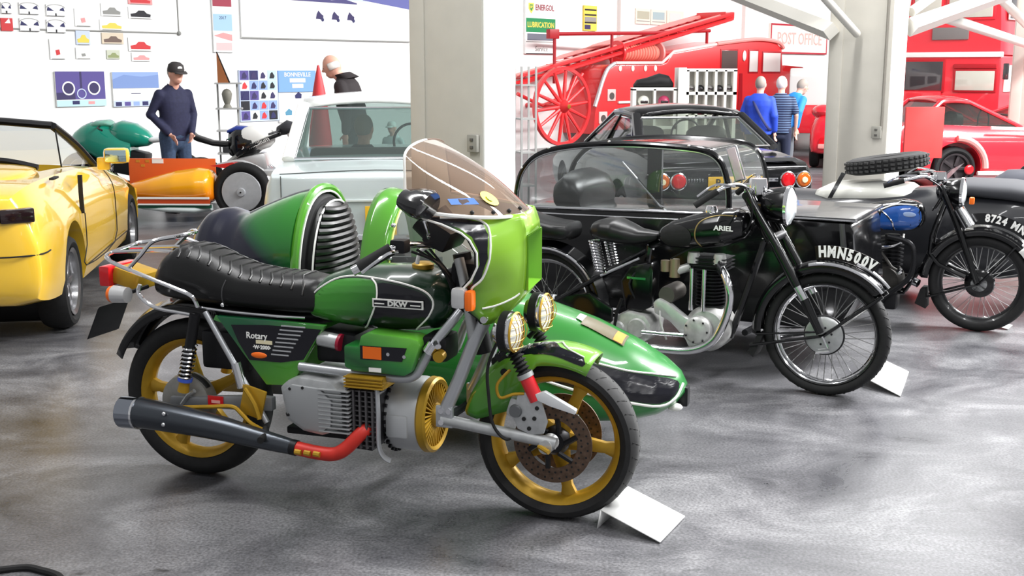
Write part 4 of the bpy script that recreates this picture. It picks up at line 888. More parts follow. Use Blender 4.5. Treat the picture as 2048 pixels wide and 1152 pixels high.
# canopy: glazed sides with black frames, opaque black roof strip
canp = [(-.50, .83), (-.49, .95), (-.45, 1.06), (-.36, 1.15), (-.22, 1.20), (.0, 1.232), (.3, 1.245), (.6, 1.235), (.76, 1.215), (.84, 1.165), (.88, 1.08), (.90, .98), (.905, .86)]
CP = catmull([(p[0], 0, p[1]) for p in canp], 4)
for y in (SY0 + .0, SY1):
    ins = -1 if y < .9 else 1
    fr_ = MB().tube([V((p.x, y, p.z)) for p in CP], .017, 8).build('canopy_frame', BLACKP, AS)
    MB().tube([V((p.x * .985 + .002, y + ins * .006, (p.z - .83) * .955 + .83)) for p in CP], .006, 6).build('frame_trim', CHROME, fr_)
    cx_, cz_ = .2, 1.02; mb = MB().loft([[V((cx_ + (p.x - cx_) * k, y + ins * .035 * (1 - k * k), cz_ + (p.z - cz_) * k)) for p in CP] for k in (1, .85, .7, .5, .3, .12)], cap=False)
    mb.f.append([5 * len(CP) + i for i in range(len(CP))]); mb.build('side_window', glass('perspex', (225, 228, 228), .05), AS, 80)
mb = MB(); mb.loft([[V((p.x, y, p.z)) for y in (SY0, .7, .91, 1.1, SY1)] for p in CP[26:33]], closed=False); mb.build('roof_strip', BLACKP, AS, solid=.006)
mb = MB(); mb.loft([[V((p.x, y, p.z)) for y in (SY0, .7, .91, 1.1, SY1)] for p in CP[:27]], closed=False); mb.build('rear_glazing', glass('perspex', (225, 228, 228)), AS)
mb = MB(); mb.loft([[V((p.x, y, p.z)) for y in (SY0, .7, .91, 1.1, SY1)] for p in CP[32:]], closed=False); mb.build('windscreen', glass('perspex', (225, 228, 228)), AS)
for p in CP[8:44:7]: MB().ball((p.x, SY0 - .012, p.z + .012), .009, 8, 6).build('frame_stud', CHROME, AS)
MB().tube([(.22, SY0 + .02, 1.13), (.48, SY0 + .02, .87)], .008, 8).build('window_stay', CHROME, AS)
MB().box((.18, 1.2, 1.04), (.10, .03, .40)).build('door_pillar', BLACKP, AS)
MB().loft([ring2(x, .91, z0, z1, w, 3, 20) for x, z0, z1, w in ((-.28, .80, 1.0, .30), (-.22, .8, 1.05, .32), (-.14, .8, 1.02, .31), (-.10, .8, .95, .29))]).build('seat_back', BLKSEAT, AS)
mr2 = MB().box((.94, SY0 - .02, 1.15), (.05, .02, .19), ry=-.32, bev=.006).build('wing_mirror', mat('mirror_pink', (205, 190, 192), .15, .3), AS)
MB().box((.94, SY0 - .012, 1.15), (.066, .02, .205), ry=-.32, bev=.006).build('mirror_shell', CHROME, mr2)
AW_ = (.55, 1.46, .30)
MB().lathe(tyre_prof(.30, .09, .06), AW_, 'Y', 36).build('tyre', RUBBER, AS)
MB().lathe([(0, -.03), (.235, -.04), (.235, .04), (0, .03)], AW_, 'Y', 28).build('wheel_disc', ALU, AS)
MB().loft([[V((AW_[0] + (.33 + d) * math.cos(a), AW_[1] + y, AW_[2] + (.33 + d) * math.sin(a))) for y, d in ((-.07, -.05), (-.06, 0), (0, .015), (.06, 0), (.07, -.05))] for a in [.1 + (PI - .2) * i / 16 for i in range(17)]], closed=False).build('wheel_guard', BLACKP, AS, solid=.004)
for x in (.3, 1.15): MB().tube([(x, .10, .26), (x, .6, .24), (x, 1.4, .28)], .018, 8).build('chassis_tube', BLKMET, AS)
# ---------------------------------------------------------------- cars
def vlerp_keys(keys, n):
    out = []; m = len(keys) - 1
    for i in range(n + 1):
        t = i / n * m; k = min(int(t), m - 1); f = t - k
        p0, p1, p2, p3 = keys[max(k - 1, 0)], keys[k], keys[k + 1], keys[min(k + 2, m)]
        out.append([.5 * (2 * b + (c - a) * f + (2 * a - 5 * b + 4 * c - d) * f * f + (3 * b - a - 3 * c + d) * f ** 3) for a, b, c, d in zip(p0, p1, p2, p3)])
    return out
def shell(par, name, m, keys, n=48, ang=35, tuck=.03, smooth=True, bvh=False):
    """keys: x, half width, sill z, shoulder z, deck z, deck half width, crown"""
    rings = []
    for x, W, zb, zs, zt, WT, cr in (vlerp_keys(keys, n) if smooth else keys):
        h = [(0, zb), (W * .8, zb), (W - tuck, zb + .03), (W - tuck * .15, zb + .12), (W, zb + (zs - zb) * .6), (W - .006, zs), (W - (W - WT) * .45, zs + (zt - zs) * .62), (WT, zt), (WT * .5, zt + cr * .75), (0, zt + cr)]
        rings.append([V((x, -y, z)) for y, z in h] + [V((x, y, z)) for y, z in h[-2:0:-1]])
    mb = MB().loft(rings); 
    return (mb.build(name, m, par, ang), mb.bvh()) if bvh else mb.build(name, m, par, ang)
def arch_cut(x, z, r, y0, y1): return MB().lathe([(0, y0), (r, y0), (r, y1), (0, y1)], (x, 0, z), 'Y', 36)
def road_wheel(par, c, R, w, rimr, rimm, face, ns=6, spoke=True):
    s = face; MB().lathe(tyre_prof(R, w, R - rimr), c, 'Y', 40).build('tyre', RUBBER, par)
    r = MB().lathe([(rimr, s * w * .42), (rimr + .008, s * w * .46), (rimr - .02, s * w * .40), (rimr - .03, s * w * .1), (rimr * .5, s * w * .05), (.03, s * w * .18), (0, s * w * .2)], c, 'Y', 36).build('wheel_rim', rimm, par)
    if spoke:
        for i in range(ns):
            a = 2 * PI * i / ns; MB().box((c[0] + rimr * .55 * math.cos(a), c[1] + s * w * .22, c[2] + rimr * .55 * math.sin(a)), (rimr * .8, .03, .045), ry=-a, bev=.01).build('wheel_spoke', rimm, r)
def quad(par, name, m, pts, solid=0.):
    mb = MB(); mb.v = [V(p) for p in pts]; mb.f = [list(range(len(pts)))]; return mb.build(name, m, par, solid=solid)
def plate(par, x, y, z, w, h, lines, size, m=None, sx=1.):
    pl = MB().box((x, y, z), (.008, w, h), bev=.002).build('number_plate', m or YPLATE, par)
    for k, t in enumerate(lines):
        zz = z + (len(lines) - 1) * .5 * h * .46 - k * h * .46
        MB().text(t, size, face_B(x - .006, y, zz), .001, .0012, sx=sx).build('plate_characters', BLACKINK, pl)
    return pl

# yellow roadster
YEL = mat('yellow_paint', (238, 192, 58), .2, coat=.9)
YC_ = thing('car', 'yellow open sports car with black windscreen frame and black tail-light band', 'car', (-3.739, 7.294, 0), 1.7467)
ko = [(-.92, .55, .42, .62, .86, .50, .02), (-.88, .80, .36, .64, .93, .68, .02), (-.80, .86, .31, .66, .97, .72, .02), (-.5, .88, .27, .70, 1.0, .74, .03), (0, .885, .25, .73, 1.0, .74, .03), (.6, .875, .23, .72, .985, .74, .03), (1.3, .87, .22, .71, .95, .74, .03), (2.0, .87, .22, .70, .90, .73, .03), (2.7, .87, .23, .66, .80, .70, .03), (3.2, .84, .25, .60, .70, .66, .03), (3.45, .74, .28, .55, .62, .56, .02), (3.5, .5, .32, .5, .55, .4, .02)]
yb = shell(YC_, 'body', YEL, ko, 60)
cut(yb, [arch_cut(0, .335, .375, -1.0, -.55), arch_cut(0, .335, .375, .55, 1.0), arch_cut(2.68, .335, .37, -1.0, -.55), arch_cut(2.68, .335, .37, .55, 1.0), MB().box((1.05, 0, 1.0), (1.35, 1.2, .75), bev=.1)])
WHM = mat('machined_wheel', (170, 170, 172), .22, .9)
for x in (0, 2.68):
    for s in (-1, 1): road_wheel(YC_, (x, s * .765, .31), .31, .2, .215, WHM, s)
    MB().cyl((x, -.8, .335), (x, .8, .335), .28, n=20).build('wheel_well', mat('lining_black', (16, 16, 18)), YC_)
MB().box((1.05, 0, .5), (1.3, 1.16, .5)).build('cockpit_tub', mat('dark_leather', (38, 34, 32), .5), YC_)
for s in (-1, 1):
    st = MB().loft([ring2(x, s * .34, z0, z1, w, 3, 18) for x, z0, z1, w in ((.5, .6, .98, .2), (.56, .6, 1.06, .22), (.66, .6, 1.04, .22), (.72, .6, .95, .2))]).build('seat', mat('dark_leather', (38, 34, 32)), YC_)
# tonneau hump, tail band, bumper line, door gap, sill
MB().loft([ring2(x, 0, .94, z1, w, 2.6, 24) for x, z1, w in ((-.55, 1.0, .45), (-.3, 1.05, .6), (.1, 1.085, .64), (.38, 1.07, .6), (.42, 1.0, .55))]).build('hood_cover', YEL, YC_)
MB().tube([(.40, -.6, 1.03), (.42, -.3, 1.085), (.42, .3, 1.085), (.40, .6, 1.03)], .02, 8, 4).build('hood_seal', BLKMET, YC_)
MB().box((-.905, 0, .855), (.07, 1.30, .085), bev=.01).build('tail_light_band', mat('smoked_lens', (34, 20, 22), .12, coat=.8), YC_)
for s in (-1, 1): MB().box((-.845, s * .73, .853), (.10, .19, .085), rz=s * -.42, bev=.012).build('tail_light_end', mat('smoked_lens', (34, 20, 22)), YC_)
MB().tube([(-.70, -.876, .625), (-.80, -.865, .622), (-.88, -.80, .62), (-.925, -.6, .618), (-.93, 0, .618), (-.925, .6, .618), (-.88, .8, .62)], .005, 6, 3).build('bumper_joint', BLACKINK, YC_)
for s in (-1, 1):
    MB().prism([(.315, .98), (.345, .98), (.33, .86), (.345, .72), (.325, .72), (.312, .86)], s * .865, s * .892, 'XZ').build('door_intake', mat('lining_black', (16, 16, 18)), YC_)
    MB().tube([(.34, s * .893, .72), (.36, s * .89, .5), (.34, s * .88, .36), (1.6, s * .873, .34), (1.72, s * .876, .6), (1.66, s * .87, .80), (1.62, s * .80, .93)], .004, 6, 3).build('door_gap', BLACKINK, YC_)
    MB().tube([(.42, s * .885, .36), (2.25, s * .875, .34)], .004, 6).build('sill_line', BLACKINK, YC_)
    MB().box((-.1, s * .80, 1.0), (.16, .03, .014), bev=.003).build('filler_slot', BLACKINK, YC_)
# windscreen frame
for s in (-1, 1):
    MB().tube([(1.96, s * .68, .93), (1.5, s * .64, 1.12), (.98, s * .59, 1.285)], .033, 8, 4, flat=.8).build('windscreen_pillar', BLKMET, YC_)
    MB().tube([(1.05, s * .62, .98), (1.02, s * .6, 1.27)], .006, 6).build('quarterlight_bar', BLKMET, YC_)
    quad(YC_, 'quarterlight', CLEAR, [(1.06, s * .62, .98), (1.9, s * .67, .94), (1.0, s * .6, 1.27)])
    mrr = MB().box((1.45, s * .95, 1.03), (.10, .19, .12), bev=.035).build('door_mirror', YEL, YC_)
    MB().box((1.397, s * .95, 1.03), (.01, .155, .09), bev=.02).build('mirror_glass', mat('mirror_glass', (190, 215, 222), .05, .9), mrr)
    MB().box((1.46, s * .85, .97), (.06, .1, .10), bev=.02).build('mirror_foot', YEL, mrr)
MB().tube([(.98, -.59, 1.285), (.97, 0, 1.33), (.98, .59, 1.285)], .035, 8, 5, flat=.8).build('windscreen_header', BLKMET, YC_)
quad(YC_, 'windscreen', CLEAR, [(1.96, -.68, .93), (.98, -.59, 1.285), (.97, 0, 1.33), (.98, .59, 1.285), (1.96, .68, .93)])

# cabin: glazed saloon top
def cabin(par, paint, gl, rb, rh, fh, fb, crown=.03, trim=None, pw=.05, side_split=None, interior=True, front_seats=True):
    """rb rear window base, rh rear header, fh front header, fb windscreen base: (x, half width, z)"""
    n = 8
    def row(p, cr): return [V((p[0], p[1] * (-1 + 2 * i / n), p[2] + cr * (1 - (-1 + 2 * i / n) ** 2))) for i in range(n + 1)]
    mids = [tuple(rh[k] + (fh[k] - rh[k]) * t for k in range(3)) for t in (.25, .5, .75)]
    rf = MB().loft([row((rh[0] - .03, rh[1] * .99, rh[2] - .035), crown), row(rh, crown)] + [row((m_[0], m_[1] + .012, m_[2] + .02), crown) for m_ in mids] + [row(fh, crown), row((fh[0] + .03, fh[1] * .99, fh[2] - .03), crown)], closed=False).build('roof', paint, par, 60, solid=.03)
    for s in (-1, 1):
        MB().tube([(rb[0], s * rb[1], rb[2]), (rh[0], s * rh[1], rh[2] - .01)], pw, 8, flat=.7).build('rear_pillar', paint, par)
        MB().tube([(fb[0], s * fb[1], fb[2]), (fh[0], s * fh[1], fh[2] - .01)], pw * .55, 8).build('windscreen_pillar', paint, par)
        MB().tube([(rh[0], s * rh[1], rh[2] - .015), (mids[1][0], s * (mids[1][1] + .012), mids[1][2]), (fh[0], s * fh[1], fh[2] - .015)], .03, 8, 3).build('roof_rail', paint, par)
        quad(par, 'side_window', gl, [(rb[0] + .25, s * rb[1], rb[2] - .01), (rh[0] + .08, s * rh[1], rh[2] - .03), (fh[0], s * fh[1], fh[2] - .03), (fb[0], s * fb[1], fb[2])])
        for sx_ in (side_split or []):
            t = (sx_ - rh[0]) / (fh[0] - rh[0]); zt = rh[2] + (fh[2] - rh[2]) * t; 
            MB().tube([(sx_ + .12, s * (rb[1] + .004), rb[2]), (sx_, s * (rh[1] + .006), zt - .02)], .022, 8, flat=.6).build('door_pillar', paint, par)
        if trim: MB().tube([(rb[0] + .25, s * (rb[1] + .006), rb[2]), (rh[0] + .1, s * (rh[1] + .008), rh[2] - .045), (fh[0] - .02, s * (fh[1] + .008), fh[2] - .045), (fb[0] - .02, s * (fb[1] + .008), fb[2] + .01)], .011, 6).build('window_trim', trim, par)
    k = .93
    quad(par, 'rear_window', gl, [(rb[0], -rb[1] * k, rb[2]), (rb[0], rb[1] * k, rb[2]), (rh[0] - .03, rh[1] * k, rh[2] - .03), (rh[0] - .03, -rh[1] * k, rh[2] - .03)])
    quad(par, 'windscreen', gl, [(fb[0], -fb[1] * k, fb[2]), (fb[0], fb[1] * k, fb[2]), (fh[0] + .02, fh[1] * k, fh[2] - .03), (fh[0] + .02, -fh[1] * k, fh[2] - .03)])
    if trim: MB().tube([(rb[0] - .012, -rb[1] * k, rb[2] + .008), (rb[0] - .012, rb[1] * k, rb[2] + .008), (rh[0] - .045, rh[1] * k, rh[2] - .035), (rh[0] - .045, -rh[1] * k, rh[2] - .035)], .012, 6, closed=True).build('rear_window_trim', trim, par)
    if interior:
        ins = mat('dark_leather', (38, 34, 32))
        MB().box(((rb[0] + fb[0]) / 2 + .1, 0, rb[2] - .1), (fb[0] - rb[0] - .3, rb[1] * 1.8, .14), bev=.02).build('interior_floor', ins, par)
        for s in ((-1, 1) if front_seats else ()):
            c_ = ((rh[0] + fh[0]) / 2 + .1)
            MB().loft([ring2(x, s * .34, rb[2] - .08, z1, w, 3, 16) for x, z1, w in ((c_ - .1, rb[2] + .10, .2), (c_ - .05, rb[2] + .17, .22), (c_ + .05, rb[2] + .15, .2))]).build('front_seat', ins, par)
        MB().box((rh[0] + .1, 0, rb[2] - .01), (.2, rb[1] * 1.6, .12), bev=.05).build('rear_seat', ins, par)
        MB().lathe([(.17, -.012), (.182, 0), (.17, .012), (.158, 0), (.17, -.012)], (fb[0] - .42, -.35, rb[2] + .03), 'X', 24).build('steering_wheel', BLKMET, par)

# pale silver saloon
SIL = mat('pale_silver_paint', (188, 197, 197), .28, .15, coat=.6)
WC = thing('car', 'pale silver saloon car seen from behind with a two-line yellow number plate', 'car', (-1.0, 8.42, 0), math.atan2(.99, -.12))
kw = [(.0, .79, .38, .70, .88, .74, .0), (.02, .815, .34, .70, .915, .755, .005), (.12, .83, .32, .72, .935, .76, .01), (.5, .84, .30, .74, .955, .75, .02), (.75, .845, .29, .75, .965, .74, .02), (1.5, .85, .27, .75, .965, .74, .02), (2.6, .85, .26, .74, .955, .74, .02), (3.2, .84, .27, .72, .92, .72, .03), (4.0, .82, .30, .70, .86, .70, .02), (4.25, .74, .36, .62, .78, .62, .01)]
wb_ = shell(WC, 'body', SIL, kw, 54, 28)
cut(wb_, [arch_cut(.95, .30, .35, -1.0, -.6), arch_cut(.95, .30, .35, .6, 1.0), arch_cut(3.35, .30, .35, -1.0, -.6), arch_cut(3.35, .30, .35, .6, 1.0)])
for x in (.95, 3.35):
    for s in (-1, 1): road_wheel(WC, (x, s * .72, .29), .29, .17, .18, ALU, s, spoke=False)
cabin(WC, mat('white_roof', (240, 242, 240), .25, coat=.6), glass('green_car_glass', (176, 192, 188), .08), (.72, .68, .985), (1.25, .575, 1.405), (2.25, .575, 1.41), (2.85, .68, .96), .05, CHROME, .055, [1.9], front_seats=False)
MB().box((-.008, 0, .735), (.02, 1.50, .012)).build('panel_crease', mat('pale_trim', (236, 238, 238), .25, .4), WC)
MB().tube([(-.012, -.78, .475), (-.05, -.72, .47), (-.06, 0, .47), (-.05, .72, .47), (-.012, .78, .475)], .022, 8, 4).build('bumper', CHROME, WC)
MB().box((.0, 0, .40), (.08, 1.5, .12), bev=.02).build('lower_valance', mat('shadow_grey', (70, 74, 74), .6), WC)
plate(WC, -.02, -.03, .585, .23, .22, ['PHJ', '32'], .11, sx=.8)
MB().tube([(.05, -.70, .93), (.10, .0, .95), (.05, .70, .93)], .004, 6, 4).build('boot_gap', mat('shadow_grey', (70, 74, 74)), WC)
MB().tube([(-.004, .69, .92), (-.006, .69, .74)], .004, 6).build('wing_seam', mat('shadow_grey', (70, 74, 74)), WC)
for s in (-1, 1): MB().box((-.012, s * .60, .65), (.03, .26, .09), bev=.012).build('tail_lamp', REDLENS, WC)

# black coupe
BC = thing('car', 'black coupe with four round tail lamps and a yellow number plate', 'car', (2.016, 10.42, 0), math.atan2(.98, -.186))
kb = [(.0, .74, .40, .64, .78, .69, .0), (.02, .775, .36, .66, .815, .71, .005), (.10, .80, .33, .70, .845, .73, .01), (.4, .82, .30, .74, .875, .73, .02), (.75, .83, .28, .75, .90, .72, .02), (1.5, .84, .27, .75, .90, .72, .02), (2.5, .84, .27, .73, .88, .71, .02), (3.4, .82, .28, .68, .80, .70, .02), (4.1, .76, .32, .60, .70, .64, .02), (4.25, .6, .38, .55, .62, .5, .01)]
bb_ = shell(BC, 'body', BLACKP, kb, 54, 30)
cut(bb_, [arch_cut(.9, .30, .34, -1.0, -.6), arch_cut(.9, .30, .34, .6, 1.0), arch_cut(3.3, .30, .34, -1.0, -.6), arch_cut(3.3, .30, .34, .6, 1.0)])
for x in (.9, 3.3):
    for s in (-1, 1): road_wheel(BC, (x, s * .71, .29), .29, .17, .18, ALU, s, spoke=False)
cabin(BC, BLACKP, glass('grey_car_glass', (196, 204, 196), .05), (.70, .68, .945), (1.25, .55, 1.245), (1.95, .56, 1.26), (2.75, .68, .885), .05, CHROME, .05, [1.75])
for y, c in ((.68, 'a'), (.525, 'r'), (-.525, 'r'), (-.68, 'a')):
    l = MB().lathe([(0, -.035), (.055, -.03), (.07, -.012), (.07, .03)], (0, y, .69), 'X', 28).build('round_tail_lamp', REDLENS if c == 'r' else mat('amber_lens', (190, 92, 24), .18, coat=.5), BC)
    MB().lathe([(.07, -.016), (.079, -.01), (.077, .02)], (0, y, .69), 'X', 28).build('lamp_bezel', CHROME, l)
    if c == 'a': MB().lathe([(0, -.045), (.026, -.042), (.028, -.03)], (0, y, .69), 'X', 18).build('reversing_lens', mat('clear_lens', (232, 222, 180), .15), l)
plate(BC, -.02, -.01, .67, .52, .12, ['RAV 175'], .105)
for k in range(6): MB().box((-.012, .43 - k * .026, .70), (.01, .018, .032), rx=.15, bev=.003).build('boot_script', CHROME, BC)
MB().box((-.015, -.37, .695), (.012, .11, .035), bev=.005).build('boot_badge', CHROME, BC)
for s in (-1, 1): MB().tube([(-.02, s * .12, .47), (-.07, s * .3, .47), (-.06, s * .7, .475), (.1, s * .79, .48)], .02, 8, 4).build('bumper', CHROME, BC)
MB().box((-.01, .55, .52), (.02, .10, .03)).build('reflector', REDLENS, BC)
MB().tube([(.1, -.70, .835), (.06, 0, .865), (.1, .70, .835)], .006, 6, 4).build('boot_lip', CHROME, BC)
MB().prism([(.02, .86), (.12, .885), (.30, .885), (.30, .87)], -.64, .64, 'XZ', .004).build('boot_spoiler', BLACKP, BC)
# ---------------------------------------------------------------- black and blue motorcycle with sidecar
B3L, B3Z = (1.8, 8.0, 0), math.atan2(-.67, 1.25)
B3 = thing('motorcycle', 'black vintage motorcycle with a blue tank panel and white front number', 'motorcycle', B3L, B3Z)
BF, BR_ = (1.415, 0, .32), (0, 0, .32)
DSP = mat('dull_spoke', (120, 120, 120))
wire_wheel(B3, BF, .32, .105, .066, .062, .05, .12, BRIM, None, 40, mat('pale_spoke', (170, 170, 170), .4, .6))
wire_wheel(B3, BR_, .32, .105, .066, .062, .05, .12, BRIM, None, 40, DSP)
MB().lathe([(0, -.06), (.07, -.06), (.09, -.05), (.095, -.02), (0, -.02)], BF, 'Y', 28).build('brake_drum', BLACKP, B3)
for s in (-1, 1):
    MB().tube([(1.14, s * .09, .95), (1.26, s * .09, .70), (1.405, s * .085, .33)], .02, 10, 3).build('fork_leg', BLACKP, B3)
    MB().tube([(1.18, s * .075, .86), (1.10, s * .07, .50), (1.33, s * .07, .36)], .014, 8, 3).build('girder_link', BLACKP, B3)
g3 = MB().loft([[V((BF[0] + (.365 + d) * math.cos(a), y, BF[2] + (.365 + d) * math.sin(a))) for y, d in ((-.07, -.05), (-.066, -.01), (0, .014), (.066, -.01), (.07, -.05))] for a in [.35 + 2.75 * i / 30 for i in range(31)]], closed=False).build('front_mudguard', BLACKP, B3, solid=.003)
MB().loft([[V((BF[0] + (.372 + d) * math.cos(a), y, BF[2] + (.372 + d) * math.sin(a))) for y, d in ((-.074, -.055), (-.07, -.01), (0, .014), (.07, -.01), (.074, -.055))] for a in [.35 + .45 * i / 8 for i in range(9)]], closed=False).build('white_guard_tip', WHITE, g3, solid=.003)
b0, b1 = .85, 1.75
pb = [(BF[0] + r * math.cos(a), BF[2] + r * math.sin(a)) for r, seq in ((.385, range(0, 13)), (.455, range(12, -1, -1))) for a in [b0 + (b1 - b0) * i / 12 for i in seq]]
nb3 = MB().prism(pb, -.004, .004, 'XZ').build('number_blade', BLACKP, g3)
for ch, a in zip('8724MN', (1.53, 1.45, 1.37, 1.285, 1.12, 1.0)):
    MB().text(ch, .068, MX.Translation((BF[0] + .422 * math.cos(a), -.005, BF[2] + .422 * math.sin(a))) @ MX.Rotation(-(a - PI / 2), 4, 'Y') @ MX.Rotation(PI / 2, 4, 'X'), .001, .003, sx=.85).build('number_digit', WHITE, nb3)
for s in (-1, 1):
    MB().tube([(BF[0], s * .07, BF[2]), (1.62, s * .068, .58)], .008, 8).build('guard_stay', BLACKP, g3)
    MB().tube([(BF[0], s * .07, BF[2]), (1.08, s * .068, .20)], .008, 8).build('guard_stay', BLACKP, g3)
MB().prism([(1.03, .16), (1.06, .26), (1.09, .26), (1.10, .13)], -.08, .08, 'XZ').build('mud_flap', RUBBER, g3)
kx = [.55, .58, .66, .78, .90, .98, 1.03, 1.05]
t3 = MB().loft([ring2(x, 0, b, t, w, 2.6, 28) for x, b, t, w in zip(*[[interp(kx, a, .55 + .5 * i / 40) for i in range(41)] for a in (kx, [.69, .66, .64, .63, .63, .635, .66, .70], [.73, .76, .79, .82, .84, .835, .81, .76], [.04, .08, .11, .125, .125, .11, .08, .04])])]); bt3 = t3.bvh()
to3 = t3.build('fuel_tank', BLACKP, B3, 60)
decal(bt3, [(.80, .64), (.785, .70), (.80, .77), (.90, .805), (1.0, .80), (1.035, .745), (1.02, .68), (.95, .645)], .002, k=3).build('blue_panel', mat('blue_lacquer', (36, 84, 160), .2, coat=.7), to3)
MB().tube(onsurf(bt3, [(.79, .765), (.83, .735), (.865, .69), (.87, .64)], .003), .006, 6).build('chrome_strip', CHROME, to3)
MB().tube(onsurf(bt3, [(.785, .775), (.88, .81), (1.0, .81)], .003), .005, 6).build('cream_line', WHITE, to3)
q = proj_pt(bt3, .95, .745, .004); MB().ball((.965, q.y, .752), (.045, .003, .016), 14, 8).build('tank_badge', mat('pale_transfer', (150, 170, 205), .4), to3)
MB().loft([ring2(x, 0, b, t, w, 2.8, 22) for x, b, t, w in ((.14, .72, .77, .07), (.18, .70, .80, .12), (.30, .69, .80, .13), (.42, .69, .77, .09), (.52, .71, .76, .05))]).build('saddle', BLKSEAT, B3, 60)
MB().tube([(.16, -.1, .70), (.3, -.13, .76), (.45, -.11, .74), (.56, -.06, .77)], .008, 8, 4).build('saddle_rail', CHROME, B3)
MB().loft([[V((BR_[0] + (.355 + d) * math.cos(a), y, BR_[2] + (.355 + d) * math.sin(a))) for y, d in ((-.075, -.05), (-.07, -.01), (0, .014), (.07, -.01), (.075, -.05))] for a in [.2 + 2.8 * i / 26 for i in range(27)]], closed=False).build('rear_mudguard', BLACKP, B3, solid=.003)
for s in (-1, 1):
    MB().tube([(0, s * .09, .32), (.3, s * .09, .52), (.56, s * .04, .68)], .013, 8).build('frame_tube', BLACKP, B3)
    MB().tube([(0, s * .09, .32), (.55, s * .09, .24), (.95, s * .06, .22), (1.08, 0, .45), (1.16, 0, .85)], .014, 8).build('frame_tube', BLACKP, B3)
e3 = MB().lathe([(0, -.1), (.1, -.09), (.12, -.06), (.12, .06), (.1, .09), (0, .1)], (.82, 0, .29), 'Y', 30).build('crankcase', mat('oily_metal', (60, 58, 56), .45, .6, noise=.2), B3)
cy3 = MB().lathe([(0, 0), (.05, 0), (.05, .22), (0, .22)], (.85, 0, .38), 'Z', 20).build('cylinder', BLKMET, B3)
for i in range(8): MB().lathe([(.045, -.003), (.078, -.003), (.078, .003), (.045, .003)], (.85, 0, .40 + i * .026), 'Z', 24).build('fin', BLKMET, cy3)
MB().prism([(.44, .22), (.46, .34), (.62, .36), (.70, .30), (.70, .20), (.6, .17)], -.14, .06, 'XZ', .02).build('gearbox', mat('oily_metal', (60, 58, 56)), B3)
MB().box((.84, -.05, .17), (.16, .16, .12), bev=.02).build('sump', BLKMET, B3)
MB().tube([(.76, -.12, .44), (.79, -.14, .52), (.86, -.14, .535), (.93, -.12, .57), (.94, -.1, .62)], .009, 8, 4).build('fuel_pipe', CHROME, B3)
MB().tube([(.80, -.13, .50), (.88, -.14, .40), (.95, -.13, .36)], .011, 8).build('push_rod_tube', mat('oily_metal', (60, 58, 56)), B3)
for p in ((.76, -.13, .56), (.93, -.14, .375), (.99, -.13, .33)): MB().lathe([(0, -.015), (.018, -.012), (.022, .012)], p, 'Y', 16).build('round_cap', CHROME, B3)
MB().tube([(1.02, -.1, .31), (1.05, -.11, .30)], .028, 12).build('horn', CHROME, B3)
MB().tube([(.84, -.12, .60), (1.0, -.14, .55), (1.0, -.15, .35), (.85, -.15, .2), (.82, -.15, .13)], .018, 10, 5).build('exhaust_pipe', BLKMET, B3)
MB().tube([(.74, -.15, .14), (.80, -.15, .18), (.83, -.15, .23)], .012, 8, 3).build('kick_pedal', CHROME, B3)
h3 = MB().lathe([(0, -.12), (.05, -.11), (.08, -.06), (.092, 0), (.094, .02)], (1.245, 0, .90), 'X', 28).build('headlamp', BLACKP, B3)
MB().lathe([(.09, .01), (.1, .016), (.1, .03), (.09, .034)], (1.245, 0, .90), 'X', 28).build('headlamp_rim', CHROME, h3)
MB().lathe([(.092, .028), (.05, .045), (0, .05)], (1.245, 0, .90), 'X', 28).build('headlamp_glass', mat('headlamp_glass', (225, 232, 235)), h3)
MB().box((1.34, -.1, .86), (.03, .04, .045), bev=.008).build('indicator_lens', ORANGE, B3)
MB().lathe([(0, -.03), (.035, -.03), (.04, .03), (0, .03)], (1.30, -.09, .75), 'X', 18, M=MX.Rotation(1.0, 4, 'Y') @ MX.Diagonal((2.2, 1, 1, 1))).build('fork_spring_cover', CHROME, B3)
for s in (-1, 1):
    h = MB().tube([(1.10, s * .04, .97), (1.06, s * .2, 1.01), (.98, s * .29, 1.0), (.84, s * .32, .955)], .011, 10, 4).build('handlebar', CHROME, B3)
    MB().tube([(.95, s * .30, .99), (.83, s * .325, .953)], .018, 10).build('grip', RUBBER, h)
    MB().tube([(1.02, s * .26, 1.02), (.93, s * .36, 1.02), (.86, s * .37, .98)], .006, 6, 3).build('lever', CHROME, h)
    MB().tube([(1.06, s * .15, 1.0), (1.16, s * .12, .92), (1.1, s * .06, .78)], .005, 6, 4).build('cable', BLKMET, h)
for p in ((1.09, -.05, .99), (1.12, .05, .97), (1.04, -.12, 1.01), (1.15, -.07, .93)): MB().box(p, (.05, .035, .035), bev=.008).build('clamp', CHROME, B3)
MB().lathe([(0, .02), (.04, .02), (.045, -.03), (0, -.05)], (1.12, 0, 1.01), 'Z', 18).build('speedometer', CHROME, B3)
# its sidecar: pale body, black apron, spare tyre lying behind the screen
S3 = thing('sidecar', 'dark sidecar with pale scuttle carrying a spare tyre, beside the blue-tanked motorcycle', 'sidecar', B3L, B3Z)
sx3 = [-.6, -.5, -.2, .2, .7, 1.1, 1.5, 1.85, 2.0]
MB().loft([ring2(x, .92, b, t, w, 3, 30) for x, b, t, w in zip(*[[interp(sx3, a, -.6 + 2.6 * i / 50) for i in range(51)] for a in (sx3, [.4, .3, .25, .22, .2, .2, .22, .3, .45], [.6, .75, .78, .78, .82, .86, .86, .78, .62], [.15, .3, .36, .38, .38, .38, .36, .26, .1])])]).build('body', mat('dull_black_paint', (24, 25, 30), .4, coat=.3), S3, 60)
MB().loft([ring2(x, .92, .70, t, w, 3, 26) for x, t, w in ((.15, .80, .20), (.25, .85, .27), (.6, .88, .28), (.8, .86, .26), (.9, .80, .2))]).build('pale_scuttle', mat('cream_body', (226, 226, 218), .3, coat=.5), S3, 60)
